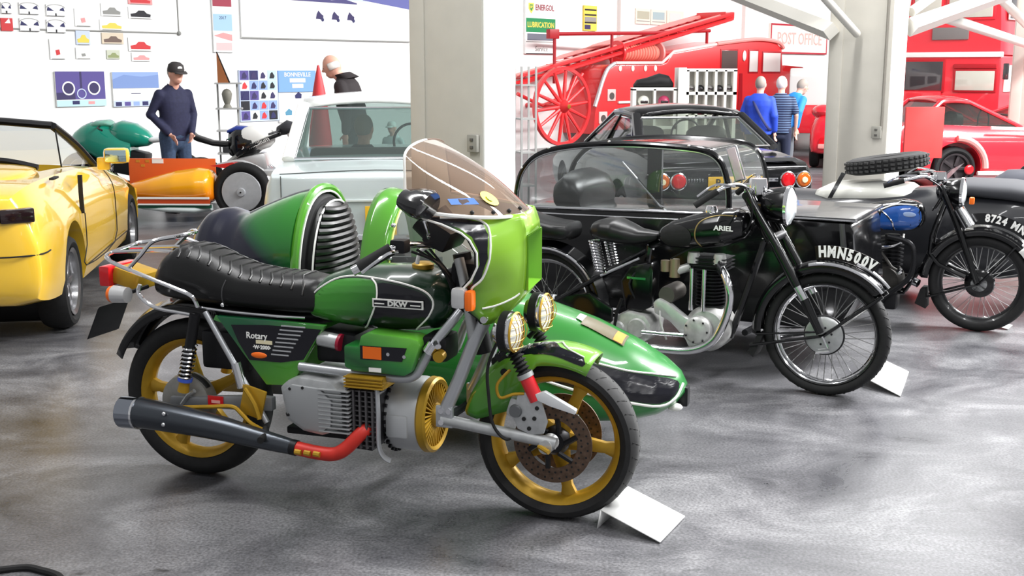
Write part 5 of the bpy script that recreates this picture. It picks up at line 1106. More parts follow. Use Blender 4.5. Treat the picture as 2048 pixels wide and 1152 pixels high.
# folded hood roll / spare tyre
tyM = MX.Rotation(.10, 4, 'Y')
st3 = MB().lathe([(.19, -.045), (.24, -.06), (.285, -.045), (.30, 0), (.285, .045), (.24, .06), (.19, .045)], (.62, .92, 1.0), 'Z', 44, M=MX.Rotation(-.15, 4, 'Y')).build('spare_tyre', RUBBER, S3)
mb = MB()
for i in range(40):
    a = 2 * PI * i / 40
    for dz in (-.03, 0, .03): p = MX.Rotation(-.15, 4, 'Y') @ V((.297 * math.cos(a), .297 * math.sin(a), dz)); mb.box(V((.62, .92, 1.0)) + p, (.012, .03, .016), rz=a)
stuff(mb.build('tread_blocks', TREAD, st3))
MB().lathe([(0, -.02), (.19, -.02), (.2, .0), (.19, .02), (0, .02)], (.62, .92, .99), 'Z', 28, M=MX.Rotation(-.15, 4, 'Y')).build('spare_rim', ALU, st3)
MB().prism([(.28, .76), (.31, .76), (.40, .94), (.37, .95)], .56, .575, 'XZ').build('chrome_bracket', CHROME, S3)
scr3 = MB().loft([[V((1.0 + .12 * t, y, .86 + .14 * t)) for t in (0, 1)] for y in (.6, .75, .92, 1.1, 1.25)], closed=False).build('screen', glass('perspex', (225, 228, 228)), S3)
MB().lathe(tyre_prof(.29, .09, .06), (.6, 1.42, .29), 'Y', 32).build('tyre', RUBBER, S3)
MB().lathe([(0, -.03), (.23, -.04), (.23, .04), (0, .03)], (.6, 1.42, .29), 'Y', 24).build('wheel_disc', ALU, S3)
MB().loft([ring2(x, .92, z0, .93 - abs(x - 1.35) * .12, w, 3, 22) for x, z0, w in ((1.02, .8, .3), (1.2, .8, .33), (1.5, .78, .33), (1.7, .75, .28))]).build('apron', mat('charcoal_cloth', (52, 53, 58), .7), S3, 60)
# far right: nose of another outfit
S4 = thing('sidecar', 'charcoal covered sidecar nose with white wing beside the spare-tyre sidecar', 'sidecar', (4.3, 8.95, 0), B3Z)
MB().loft([ring2(x, 0, b, t, w, 2.6, 28) for x, b, t, w in ((-.6, .35, .75, .2), (-.4, .22, .9, .36), (0, .2, .93, .4), (.4, .2, .92, .4), (.8, .22, .84, .36), (1.1, .3, .72, .26), (1.25, .42, .6, .1))]).build('body', mat('charcoal_blue', (44, 46, 58), .5), S4, 60)
MB().loft([[V((.1 + (.36 + d) * math.cos(a), .16 + y, .72 + (.28 + d) * math.sin(a))) for y, d in ((-.12, -.06), (-.1, 0), (0, .02), (.1, 0), (.12, -.06))] for a in [.15 + (PI - .3) * i / 18 for i in range(19)]], closed=False).build('white_wing', mat('white_gloss', (240, 242, 242), .2, coat=.7), S4, 60, solid=.006)
MB().tube([(-.3, .05, .9), (-.15, .05, 1.02), (.1, .05, 1.06), (.4, .05, 1.0)], .014, 8, 4).build('screen_frame', BLKMET, S4)
MB().lathe(tyre_prof(.28, .09, .06), (.1, .48, .28), 'Y', 28).build('tyre', RUBBER, S4)

# ---------------------------------------------------------------- orange record machine, racing motorcycles
OM = thing('racing_sidecar', 'low orange streamlined racing sidecar with a big grey disc wheel', 'sidecar', (-3.04, 12.95, 0), -.03)
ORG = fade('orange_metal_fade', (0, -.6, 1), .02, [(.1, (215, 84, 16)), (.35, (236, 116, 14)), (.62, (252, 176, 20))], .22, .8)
ox = [-1.46, -1.40, -1.25, -1.0, -.75, -.5, -.36, -.32]
MB().loft([ring2(x, .0, b, t, w, 2.2, 30) for x, b, t, w in zip(*[[interp(ox, a, -1.46 + 1.14 * i / 40) for i in range(41)] for a in (ox, [.27, .25, .23, .21, .2, .2, .21, .24], [.31, .36, .43, .50, .565, .60, .58, .5], [.03, .09, .16, .22, .25, .25, .22, .12])])]).build('streamlined_body', ORG, OM, 60)
MB().box((-.86, .18, .52), (1.0, .03, .33), bev=.005).build('side_panel', mat('flat_orange', (222, 96, 34), .45), OM)
MB().box((-1.02, .163, .655), (.13, .004, .05)).build('white_label', WHITE, OM)
for k in range(3): MB().box((-1.25 + k * .055, .163, .655 - .05 * (k == 1)), (.045, .004, .03)).build('panel_print', mat('amber_print', (200, 130, 40)), OM)
MB().box((-.86, -.235, .275), (1.06, .016, .022)).build('white_stripe', WHITE, OM)
MB().box((-.84, -.236, .205), (1.02, .016, .016)).build('white_stripe', WHITE, OM)
MB().box((-.85, -.225, .24), (1.05, .02, .05)).build('red_stripe', mat('rust_red', (186, 66, 24), .4), OM)
MB().box((-.82, -.2, .178), (1.0, .05, .035)).build('green_stripe', mat('dark_green', (16, 72, 54), .4), OM)
MB().loft([ring2(x, -.02, b, .19, w, 2.4, 24) for x, b, w in ((-1.3, .17, .1), (-1.1, .13, .18), (-.8, .10, .23), (-.5, .09, .23), (-.34, .12, .15))]).build('belly_pan', mat('pale_belly', (196, 205, 204), .35), OM, 60)
MB().lathe(tyre_prof(.33, .15, .11), (0, -.02, .33), 'Y', 44).build('tyre', RUBBER, OM)
MB().lathe([(.225, -.075), (.22, -.083), (.05, -.088), (.045, -.11), (0, -.115)], (0, -.02, .33), 'Y', 40).build('wheel_disc', mat('disc_grey', (176, 178, 182), .45, .2, noise=.06), OM)
MB().cyl((0, -.136, .33), (0, -.142, .33), .01, n=8).build('axle_centre', BLACKINK, OM)
MB().tube([(-.3, .05, .62), (.0, .05, .66), (.3, .1, .5), (.5, .1, .35)], .02, 8, 4).build('frame_tube', mat('pale_metal', (205, 205, 205), .3, .6), OM)
MB().box((.38, .15, .42), (.4, .3, .3), bev=.05).build('engine_block', mat('pale_metal', (205, 205, 205)), OM)
for i in range(4): MB().tube([(.2 + i * .08, -.02, .5), (.26 + i * .08, -.04, .36), (.3 + i * .07, 0, .2)], .018, 8, 3).build('exhaust_pipe', CHROME, OM)
MB().prism([(-.36, .62), (-.1, .66), (.0, .62), (-.1, .58)], -.05, .05, 'XZ').build('red_brace', RED, OM)

def race_bike(name, label, loc, rz, body, belly, accent, kind):
    t = thing(name, label, 'motorcycle', loc, rz, 'racing motorcycles by the wall')
    for c in ((-.68, 0, .30), (.68, 0, .30)):
        MB().lathe(tyre_prof(.30, .15, .085), c, 'Y', 36).build('tyre', RUBBER, t)
        MB().lathe([(.215, -.05), (.2, -.045), (.05, -.05), (0, -.05)], c, 'Y', 30).build('wheel', BLKMET, t)
    if kind == 'faired':
        fx = [-.05, .1, .3, .5, .62, .72, .80]
        MB().loft([ring2(x, 0, b, z, w, 2.4, 28) for x, b, z, w in zip(fx, [.45, .40, .42, .55, .62, .68, .74], [.80, .86, .98, 1.0, .95, .88, .80], [.16, .2, .21, .2, .17, .11, .03])]).build('fairing', body, t, 60)
        MB().loft([ring2(x, 0, b, z, w, 2.3, 22) for x, b, z, w in ((.22, .94, 1.0, .1), (.27, .94, 1.03, .15), (.42, .92, 1.02, .15), (.6, .86, .92, .1))]).build('screen', glass('green_screen', (170, 220, 205), .35), t, 60)
        MB().prism([(.15, .62), (.62, .70), (.45, .80), (.2, .78)], -.215, -.2, 'XZ').build('painted_highlight', WHITE, t)  # white patch painted on the fairing as a highlight
    MB().loft([ring2(x, 0, b, z, w, 2.4, 26) for x, b, z, w in zip([-.32, -.25, -.1, .08, .2, .26], [.72, .68, .66, .68, .72, .78], [.78, .88, .98, 1.02, .98, .9], [.06, .13, .17, .18, .15, .08])]).build('fuel_tank', body if kind == 'faired' else WHITE, t, 60)
    MB().loft([ring2(x, 0, b, z, w, 2.6, 22) for x, b, z, w in zip([-.9, -.84, -.7, -.5, -.34, -.26], [.93, .88, .80, .74, .72, .74], [1.04, 1.0, .88, .81, .80, .80], [.05, .1, .13, .13, .12, .08])]).build('seat_unit', accent, t, 60)
    eg = MB().box((-.02, 0, .46), (.42, .3, .34), ry=-.2, bev=.05).build('engine', mat('pale_metal', (205, 205, 205)) if kind != 'faired' else BLKMET, t)
    for i in range(3): MB().tube([(.16, -.1 + i * .1, .5), (.28, -.1 + i * .1, .36), (.15, -.1 + i * .06, .2), (-.3, -.12, .2)], .02, 8, 4).build('exhaust_pipe', CHROME, t)
    for s in (-1, 1):
        MB().tube([(.42, s * .09, .98), (.67, s * .1, .30)], .022, 8).build('fork_leg', mat('pale_metal', (205, 205, 205)), t)
        MB().tube([(-.68, s * .1, .30), (-.2, s * .1, .40)], .025, 8).build('swing_arm', mat('pale_metal', (205, 205, 205)), t)
        MB().tube([(.36, s * .05, .95), (.33, s * .25, .93), (.24, s * .33, .9)], .013, 8, 3).build('handlebar', BLKMET, t)
        if kind != 'faired':
            MB().tube([(.36, s * .08, .92), (.05, s * .16, .78), (-.3, s * .15, .55)], .045, 8, 3, flat=.55).build('frame_beam', mat('grey_beam', (196, 196, 190), .35, .4), t)
    return t
GRN = mat('racing_green_teal', (14, 140, 116), .2, coat=.8)
race_bike('motorcycle', 'teal green faired racing motorcycle parked nose towards the yellow car', (-5.12, 15.45, 0), PI - .05, GRN, GRN, mat('white_gloss', (240, 242, 242)), 'faired')
rb = race_bike('motorcycle', 'naked black and white racing motorcycle behind the orange racing sidecar', (-3.26, 14.55, 0), .05, WHITE, WHITE, BLKSEAT, 'naked')
MB().loft([ring2(x, 0, b, z, w, 2.4, 24) for x, b, z, w in zip([-.30, -.2, .0, .12], [.62, .56, .6, .7], [.92, .97, .95, .85], [.1, .175, .178, .1])]).build('tank_cover', mat('gloss_black_plastic', (16, 16, 18)), rb, 60)
bmk = MB().tube([(.36, -.16, .90), (.02, -.22, .76), (-.18, -.21, .64)], .05, 8, 3, flat=.6).build('black_beam', mat('gloss_black_plastic', (16, 16, 18)), rb)
MB().text('domicilium', .085, MX.Translation((.06, -.255, .775)) @ MX.Rotation(-.40, 4, 'Y') @ MX.Rotation(PI / 2, 4, 'X'), .002, .001).build('frame_lettering', WHITE, bmk)
MB().loft([ring2(x, 0, b, z, w, 2.5, 20) for x, b, z, w in ((.30, .86, .98, .1), (.42, .88, 1.06, .17), (.55, .9, 1.02, .14), (.66, .92, .98, .06))]).build('nose_cowl', mat('charcoal_cloth', (52, 53, 58)), rb, 60)
MB().loft([ring2(x, 0, b, z, w, 2.5, 20) for x, b, z, w in ((-.32, .9, .94, .06), (-.2, .9, 1.0, .1), (-.06, .9, .99, .08))]).build('blue_tank_top', mat('deep_blue_lacquer', (36, 60, 150), .2, coat=.7), rb, 60)
# ---------------------------------------------------------------- people
SKIN = mat('skin', (224, 168, 148), .55, noise=.06, nscale=12)
def limb(mb, pts, rs):
    mb.tube(pts, rs, 10)
    for p, r in zip(pts, rs): mb.ball(p, r, 10, 8)
def remesh(mb, name, m, par, vox=.012, it=3):
    o = mb.build(name, m, par)
    md = o.modifiers.new('r', 'REMESH'); md.mode = 'VOXEL'; md.voxel_size = vox
    ms = o.modifiers.new('s', 'SMOOTH'); ms.factor = .5; ms.iterations = it
    bpy.context.view_layer.update(); apply_mods(o)
    o.data.polygons.foreach_set('use_smooth', [True] * len(o.data.polygons)); o.data.materials.clear(); o.data.materials.append(m)
    return o
def hand(mb, w, d, side, curl=.5):
    """palm with five fingers from wrist w along unit d; side = direction of the thumb"""
    d, side = V(d).normalized(), V(side).normalized(); nrm = d.cross(side).normalized()
    pc = V(w) + d * .05
    mb.ball(pc, (.042, .042, .042), 10, 8, M=MX(((d.x, side.x, nrm.x, 0), (d.y, side.y, nrm.y, 0), (d.z, side.z, nrm.z, 0), (0, 0, 0, 1))) @ MX.Diagonal((1.15, .95, .42, 1)))
    for k, L in ((-1.5, .062), (-.5, .075), (.5, .08), (1.5, .072)):
        b = V(w) + d * .085 + side * k * .0185; e = b + d * L * .55 + nrm * L * .25 * curl; f = e + d * L * .35 + nrm * L * .5 * curl
        mb.tube([b, e, f], [.0105, .0095, .008], 8); mb.ball(f, .008, 8, 6)
    tb = V(w) + d * .03 + side * .03; te = tb + side * .03 + d * .035; mb.tube([tb, te, te + d * .03 + nrm * .012], [.012, .0105, .009], 8)
def person(label, loc, rz, H=1.75, lean=0., arms=None, legs=None, head=(0, 0), top=None, topm=None, trouserm=None, hairm=None, cap=None, short=False, hood=False, seated=False, bulk=1., topname='shirt', bald=False, headturn=0., strap=False):
    """built facing +X, z up, feet at z = 0"""
    t = thing('person', label, 'person', loc, rz); k = H / 1.75
    L = MX.Translation((0, 0, .93)) @ MX.Rotation(lean, 4, 'Y') @ MX.Translation((0, 0, -.93))
    def U(x, y, z): return (L @ V((x, y, z))) * k
    hipz = .93
    legs = legs or [[(0, .1, .9), (.03, .11, .50), (0, .11, .08)], [(0, -.1, .9), (.03, -.11, .50), (0, -.11, .08)]]
    arms = arms or [[(0, .182, 1.378), (-.03, .26, 1.14), (.06, .25, .90)], [(0, -.182, 1.378), (-.03, -.26, 1.14), (.06, -.25, .90)]]
    A = [[V(U(*a[0])), V(U(*a[1])), V(U(*a[2]))] for a in arms]; G = [[V(p) * k for p in g] for g in legs]
    # body
    b = MB()
    HC_ = V(U(.03 + head[0], 0, 1.635 + head[1])); Rt = MX.Rotation(headturn, 4, 'Z') @ MX.Rotation(lean + head[0] * 3, 4, 'Y')
    b.ball(HC_, (.098 * k, .078 * k, .118 * k), 18, 14, M=Rt)
    b.ball(HC_ + Rt @ V((.035, 0, -.065)) * k, (.06 * k, .055 * k, .055 * k), 12, 10, M=Rt)
    b.tube([HC_ + Rt @ V((.095, 0, .02)) * k, HC_ + Rt @ V((.118, 0, -.022)) * k], [.010 * k, .017 * k], 8)
    b.ball(HC_ + Rt @ V((.092, 0, -.062)) * k, (.012, .026, .009), 8, 6, M=Rt)
    for s in (-1, 1): b.ball(HC_ + Rt @ V((.0, s * .08, -.01)) * k, (.022, .012, .034), 8, 6, M=Rt); b.ball(HC_ + Rt @ V((.088, s * .032, .022)) * k, (.012, .018, .008), 8, 6, M=Rt)
    limb(b, [V(U(0, 0, 1.42)), HC_ + Rt @ V((-.01, 0, -.07)) * k], [.062 * k, .056 * k])
    limb(b, [V((0, 0, hipz * k)) if not seated else V((0, 0, hipz * k)), V(U(0, 0, 1.15)), V(U(0, 0, 1.38))], [.10 * k, .10 * k, .085 * k])
    for s, a in zip((1, -1), A):
        limb(b, [V(U(0, s * .1, 1.385)), a[0], a[1], a[2]], [.05 * k, .045 * k, .036 * k, .026 * k])
        d = (a[2] - a[1]).normalized(); side = V((1, 0, 0)) - d * d.x; side = side if side.length > .2 else V((0, 0, 1)); hand(b, a[2], d, side.normalized())
    for g in G: limb(b, [V((0, 0, hipz * k)), g[0], g[1], g[2]], [.09 * k, .08 * k, .055 * k, .04 * k])
    body = remesh(b, 'body', SKIN, t, .0105, 3)
    for s in (-1, 1): MB().ball(HC_ + Rt @ V((.0885, s * .032, .012)) * k, (.007, .012, .006), 8, 6, M=Rt).build('eye', mat('eye_dark', (40, 30, 28), .3), body)
    # top
    c = MB(); w = bulk
    c.loft([[V(U(rx * w * math.cos(a) * (1 - .12 * (math.cos(a) > 0)) + xo, ry * w * math.copysign(abs(math.sin(a)) ** .85, math.sin(a)), z)) for a in [2 * PI * j / 24 for j in range(24)]] for z, rx, ry, xo in
            ((.84, .125, .178, 0), (.93, .13, .178, .005), (1.05, .132, .172, .01), (1.18, .136, .182, .01), (1.30, .136, .198, 0), (1.38, .118, .188, -.01), (1.43, .095, .15, -.012), (1.485, .07, .085, -.005))])
    for s, a in zip((1, -1), A):
        end = a[1].lerp(a[2], .9) if not short else a[0].lerp(a[1], .75)
        pts = [V(U(0, s * .11, 1.385)), a[0], a[1], end] if not short else [V(U(0, s * .11, 1.385)), a[0], end]
        limb(c, pts, [.062 * k * w, .066 * k * w, .056 * k * w, .044 * k * w] if not short else [.062 * k, .066 * k, .064 * k])
    c.lathe([(.07, -.02), (.078, .02), (.066, .03)], V(U(.005, 0, 1.485)), 'Z', 16)
    tp = remesh(c, topname, topm, t, .012, 4)
    if hood: MB().loft([[V(U(-.07 + .03 * i + .10 * math.cos(a) * (1 - .1 * i), .13 * math.sin(a), 1.44 + .035 * i)) for a in [2 * PI * j / 16 for j in range(16)]] for i in range(3)]).build('hood', topm, tp)
    if strap: MB().tube([V(U(.10, .12, 1.36)), V(U(0, .1, 1.475)), V(U(-.145, .04, 1.36)), V(U(-.185, -.08, 1.15)), V(U(-.12, -.2, .95)), V(U(.05, -.22, .92))], .022, 8, 4, flat=.4).build('shoulder_strap', mat('dark_strap', (30, 36, 84), .7), tp)
    # trousers
    e = MB()
    for z, rx, ry in ((.80, .115, .165), (.90, .12, .175), (.96, .118, .17)): e.ball((0, 0, z * k), (rx * k, ry * k, .09 * k), 16, 10)
    for g in G: limb(e, [g[0], g[1], g[2] + V((0, 0, .03))], [.10 * k, .075 * k, .062 * k])
    remesh(e, 'trousers', trouserm, t, .014, 3)
    for g in G: 
        MB().loft([ring2(g[2].x + x * k, g[2].y, 0, h * k, w_ * k, 2.5, 14) for x, h, w_ in ((-.09, .07, .03), (-.06, .10, .045), (.05, .09, .048), (.13, .06, .045), (.17, .03, .025))]).build('shoe', mat('dark_shoe', (36, 32, 30), .5), t, 60)
    # hair / cap
    if hairm and not bald:
        hh = MB(); hh.ball(HC_ + Rt @ V((-.018, 0, .022)) * k, (.098 * k, .086 * k, .112 * k), 18, 12, M=Rt)
        hh.v = [p for p in hh.v]; ho_ = hh.build('hair', hairm, t, 70)
        # keep the face clear
        cut(ho_, [MB().box(HC_ + Rt @ V((.115, 0, -.045)) * k, (.15 * k, .3 * k, .19 * k)), MB().box(HC_ + Rt @ V((-.02, 0, -.15)) * k, (.4 * k, .3 * k, .16 * k))])
    elif hairm and bald:
        hh = MB().lathe([(.083 * k, -.05), (.091 * k, -.01), (.088 * k, .02), (.080 * k, .03)], HC_, 'Z', 24, PI * .42, PI * 1.58, M=Rt); hh.build('hair', hairm, t, 70, solid=.01)
    if cap:
        q_ = MB(); q_.lathe([(.093 * k, .02 * k), (.096 * k, .05 * k), (.085 * k, .10 * k), (.05 * k, .128 * k), (0, .135 * k)], HC_, 'Z', 24, M=Rt)
        cpo = q_.build('cap', cap, t, 60)
        pk = MB().loft([[HC_ + Rt @ V((.085 + .085 * u * math.cos(v * 1.1), .085 * math.sin(v * 1.25), .035 - .02 * u + .0 * v)) * k for v in (-1, -.5, 0, .5, 1)] for u in (0, .5, 1)], closed=False); pk.build('peak', cap, cpo, solid=.006)
        MB().ball(HC_ + Rt @ V((.086, 0, .075)) * k, (.006, .032, .02), 10, 8, M=Rt).build('cap_patch', WHITE, cpo)
    return t
STRIPE = mat('striped_cotton', (40, 50, 80), .8)
_nt = STRIPE.node_tree; _tc = _nt.nodes.new('ShaderNodeTexCoord'); _wv = _nt.nodes.new('ShaderNodeTexWave'); _wv.bands_direction = 'Z'; _wv.inputs['Scale'].default_value = 9; _wv.inputs['Distortion'].default_value = .4
_rp = _nt.nodes.new('ShaderNodeValToRGB'); _rp.color_ramp.elements[0].position = .7; _rp.color_ramp.elements[0].color = (*lin((34, 44, 72)), 1); _rp.color_ramp.elements[1].position = .85; _rp.color_ramp.elements[1].color = (*lin((96, 118, 150)), 1)
_nt.links.new(_tc.outputs['Object'], _wv.inputs['Vector']); _nt.links.new(_wv.outputs['Fac'], _rp.inputs['Fac']); _nt.links.new(_rp.outputs['Color'], _nt.nodes['Principled BSDF'].inputs['Base Color'])
NAVYC = mat('navy_cotton', (36, 38, 66), .8, noise=.15, nscale=30)
JEAN = mat('blue_denim', (52, 70, 96), .85, noise=.2, nscale=40)
GREYH = mat('grey_hair', (150, 140, 132), .7); WHITEH = mat('white_hair', (226, 220, 214), .7)
person('person in a dark cap, navy shirt and jeans standing behind the orange sidecar', (-4.02, 13.75, 0), -.75, 1.77, .04,
       arms=[[(0, .182, 1.378), (.0, .25, 1.14), (.17, .12, .93)], [(0, -.182, 1.378), (-.06, -.27, 1.15), (.13, -.14, .93)]], topm=NAVYC, trouserm=JEAN, hairm=GREYH, cap=mat('charcoal_cap', (58, 54, 54), .8), head=(.035, -.01))
person('person with white hair in a black hooded jacket standing beyond the silver car', (-1.80, 13.4, 0), 3.0, 1.92, .26, topm=mat('black_jacket', (42, 36, 38), .8), trouserm=mat('dark_trousers', (40, 40, 46), .8), hairm=WHITEH, hood=True, bald=True, topname='hooded_jacket', head=(.05, -.02), bulk=1.08)
person('person in a bright blue jacket with a dark shoulder strap, seen from behind', (3.57, 16.75, 0), 1.05, 1.58, .04, topm=mat('royal_blue_jacket', (36, 70, 190), .7, noise=.12, nscale=14), trouserm=mat('dark_trousers', (40, 40, 46)), hairm=GREYH, topname='jacket', bulk=1.22, strap=True)
person('person with white hair in a dark blue striped short-sleeved shirt, seen from behind', (3.94, 17.0, 0), 1.25, 1.58, .03, topm=None or STRIPE, trouserm=mat('navy_trousers', (34, 40, 62), .8), hairm=WHITEH, short=True, bulk=1.05)
person('person in a sky blue jacket half hidden by the person in the striped shirt', (4.22, 17.9, 0), .5, 1.62, .5, topm=mat('sky_blue_jacket', (36, 124, 200), .7, noise=.1, nscale=14), trouserm=mat('grey_trousers', (96, 100, 106), .8), hairm=GREYH, topname='jacket', bulk=1.1)
SEAT = [[(.05, .1, .9), (.45, .11, .86), (.48, .11, .43)], [(.05, -.1, .9), (.45, -.11, .86), (.48, -.11, .43)]]
person('person with grey hair in a dark coat seated inside the pale silver saloon', (-1.33, 10.25, -.40), math.atan2(.99, -.12) - .5, 1.68, .02, legs=SEAT,
       arms=[[(0, .182, 1.378), (.1, .25, 1.15), (.3, .08, 1.3)], [(0, -.182, 1.378), (.1, -.26, 1.14), (.32, -.12, 1.1)]], topm=mat('black_coat', (44, 44, 46), .8), trouserm=mat('dark_trousers', (40, 40, 46)), hairm=GREYH, topname='coat', bulk=1.05)
person('small person in a white cap and pale jacket standing beyond the silver saloon', (-1.47, 14.3, 0), -2.0, 1.05, .04, topm=mat('pale_jacket', (206, 222, 222), .8), trouserm=mat('grey_trousers', (96, 100, 106)), hairm=GREYH, cap=mat('white_cap', (226, 236, 232), .8), topname='jacket')
# ---------------------------------------------------------------- fire engine with wheeled escape
FRED = mat('fire_engine_red', (226, 48, 52), .3, coat=.5)
FR = math.radians(42)
FE = thing('fire_engine', 'old red fire engine with hose reel and cab at its far end', 'fire engine', (1.04, 24.0, 0), FR)
Y0, Y1 = .30, 1.95
prof = [(1.26, .30), (1.30, .75), (1.38, 1.08), (1.52, 1.42), (1.68, 1.68), (1.9, 1.80), (3.45, 1.81), (3.62, 1.84), (3.85, 2.07), (4.6, 2.16), (5.5, 2.27), (6.6, 2.38), (7.3, 2.40), (7.85, 2.35), (8.08, 2.22), (8.16, 1.66), (8.9, 1.62), (8.98, 1.5), (8.98, .5), (8.6, .35)]
MB().prism(prof, Y0, Y1, 'XZ', .04).build('body', FRED, FE)
MB().tube([(1.27, Y0 - .01, .9), (1.36, Y0 - .01, 1.1), (1.5, Y0 - .01, 1.44), (1.66, Y0 - .01, 1.70), (1.88, Y0 - .01, 1.82)], .045, 8, 3).build('corner_bead', mat('silver_bead', (205, 205, 208), .3, .5), FE)
MB().tube([(1.9, Y0 - .01, 1.83), (3.45, Y0 - .01, 1.84), (3.85, Y0 - .01, 2.09), (5.5, Y0 - .01, 2.29)], .035, 8).build('roof_bead', mat('pale_pink_trim', (245, 214, 210), .4), FE)
MB().tube([(5.4, Y0 - .02, 2.29), (6.6, Y0 - .02, 2.40), (7.3, Y0 - .02, 2.42), (7.9, Y0 - .02, 2.36), (8.1, Y0 - .02, 2.22)], .05, 8, 3).build('cab_roof_edge', mat('pale_red_trim', (240, 150, 145), .4), FE)
WIN = mat('dim_glass', (86, 84, 82), .1, coat=.8)
def fwin(x0, x1, z0, z1, m=WIN):
    f = MB().box(((x0 + x1) / 2, Y0 - .004, (z0 + z1) / 2), (x1 - x0 + .08, .02, z1 - z0 + .08), bev=.01).build('window_frame', mat('deep_red', (170, 26, 36), .4), FE)
    MB().box(((x0 + x1) / 2, Y0 - .012, (z0 + z1) / 2), (x1 - x0, .02, z1 - z0), bev=.004).build('pane', m, f)
fwin(5.62, 6.22, 1.72, 2.14); fwin(6.72, 7.05, 1.64, 2.14, mat('bright_pane', (238, 236, 232), .15, coat=.5)); fwin(7.28, 8.0, 1.64, 2.10, mat('bright_pane', (238, 236, 232)))
for x in (2.06, 2.47, 2.89, 3.23): MB().ball((x, Y0 - .01, 1.715), (.05, .02, .07), 12, 8).build('body_lamp', mat('cream_lamp', (250, 236, 226), .3), FE)
for x, z in ((1.79, 1.14), (1.53, .66)):
    v = MB().box((x, Y0 - .01, z), (.26, .03, .26), bev=.03).build('vent_plate', mat('pink_plate', (238, 190, 186), .4), FE)
    MB().lathe([(0, -.03), (.08, -.03), (.08, 0)], (x, Y0, z - .02), 'Y', 18).build('vent_hole', mat('dim_glass', (86, 84, 82)), v)
MB().box((2.5, Y0 - .02, .98), (1.0, .04, .05)).build('grab_rail', mat('pale_pink_trim', (245, 214, 210)), FE)
MB().prism([(6.3, .4), (6.5, .4), (6.45, 1.6), (6.35, 1.6)], Y0 - .02, Y0, 'XZ').build('cab_pillar', mat('deep_red', (170, 26, 36)), FE)
MB().ball((6.5, Y0 - .02, 2.02), (.07, .03, .13), 12, 8).build('cab_lamp', WHITE, FE)
MB().prism([(8.3, 1.62), (9.3, 1.60), (9.2, 1.76), (8.4, 1.80)], Y0 + .1, Y1 - .1, 'XZ', .03).build('bonnet_locker', FRED, FE)
for x in (2.6, 7.6):
    MB().lathe(tyre_prof(.45, .25, .2), (x, Y0 + .12, .45), 'Y', 32).build('tyre', RUBBER, FE); MB().lathe([(.25, -.1), (.2, -.12), (0, -.1)], (x, Y0 + .12, .45), 'Y', 24).build('wheel', FRED, FE)
MB().box((5.2, Y0 + .2, .32), (7.3, .5, .12)).build('chassis', BLKMET, FE)
# hose reel on the roof
rl = MB().cyl((2.35, .62, 2.06), (3.55, .62, 2.06), .17, n=28).build('hose_reel', mat('hose_pink', (228, 128, 112), .7), FE)
for i in range(12): MB().lathe([(.16, -.045), (.195, -.02), (.195, .02), (.16, .045)], (2.45 + i * .09, .62, 2.06), 'X', 24).build('hose_turn', mat('hose_pink', (228, 128, 112)), rl)
for x in (2.3, 3.62): MB().lathe([(0, -.03), (.26, -.03), (.27, 0), (.26, .03), (0, .03)], (x, .62, 2.06), 'X', 32).build('reel_flange', FRED if x < 3 else mat('pale_red_trim', (240, 150, 145)), rl)
# escape: ladder carriage with spoked wheels
ES = thing('wheeled_escape', 'long red ladder with tall spoked carriage wheel hung behind the fire engine', 'ladder', (1.04, 24.0, 0), FR)
def big_wheel(yc):
    c = (0, yc, .94); w = MB().lathe([(.74, -.045), (.81, -.045), (.815, .0), (.81, .045), (.74, .045), (.735, 0), (.74, -.045)], c, 'Y', 56).build('wheel_rim', FRED, ES)
    for i in range(14):
        a = 2 * PI * i / 14 + .1; MB().tube([(.1 * math.cos(a), yc - .03, .94 + .1 * math.sin(a)), (.75 * math.cos(a), yc, .94 + .75 * math.sin(a))], [.045, .032], 8).build('wheel_spoke', FRED, w)
    MB().lathe([(0, -.2), (.05, -.2), (.10, -.12), (.15, -.05), (.15, .08), (0, .1)], c, 'Y', 24).build('wheel_hub', FRED, w)
    MB().lathe([(0, -.215), (.045, -.21), (.05, -.19)], c, 'Y', 16).build('hub_cap', mat('brass', (180, 140, 60), .3, .8), w)
big_wheel(0); big_wheel(1.75)
a_, b_ = V((-.75, 0, 1.40)), V((6.2, 0, 2.9))
for y in (.45, .62, 1.25, 1.42): 
    for dz in (0, .16): MB().tube([a_ + V((0, y, dz)), b_ + V((0, y, dz * .7))], .045, 6).build('ladder_rail', FRED if dz == 0 or y < .5 else mat('pale_red_trim', (240, 150, 145)), ES)
for i in range(22): p = a_.lerp(b_, (i + .5) / 22); MB().tube([p + V((0, .45, .08)), p + V((0, 1.42, .08))], .022, 6).build('ladder_rung', mat('deep_red', (170, 26, 36)), ES)
MB().tube([(.2, .5, 2.42), (3.2, .5, 2.50), (5.4, .5, 2.60)], .04, 8).build('gantry_rail', mat('deep_red', (170, 26, 36)), ES)
for x, z in ((.25, 2.42), (2.0, 2.46), (5.3, 2.58)): MB().tube([(x, .5, 1.4 if x < 3 else 2.3), (x, .5, z)], .035, 8).build('gantry_post', mat('deep_red', (170, 26, 36)), ES)
MB().box((.2, .5, 2.42), (.28, .12, .2), bev=.02).build('gantry_end', mat('deep_red', (170, 26, 36)), ES)
MB().tube([(-.8, .5, 1.2), (-.1, .5, .94), (.6, .5, 1.15), (1.1, .5, 1.6)], .04, 8).build('carriage_frame', FRED, ES)
MB().cyl((0, -.1, .94), (0, 1.85, .94), .05, n=12).build('axle', FRED, ES)
MB().box((6.1, .9, 2.98), (.35, .9, .16), bev=.02).build('ladder_head', FRED, ES)

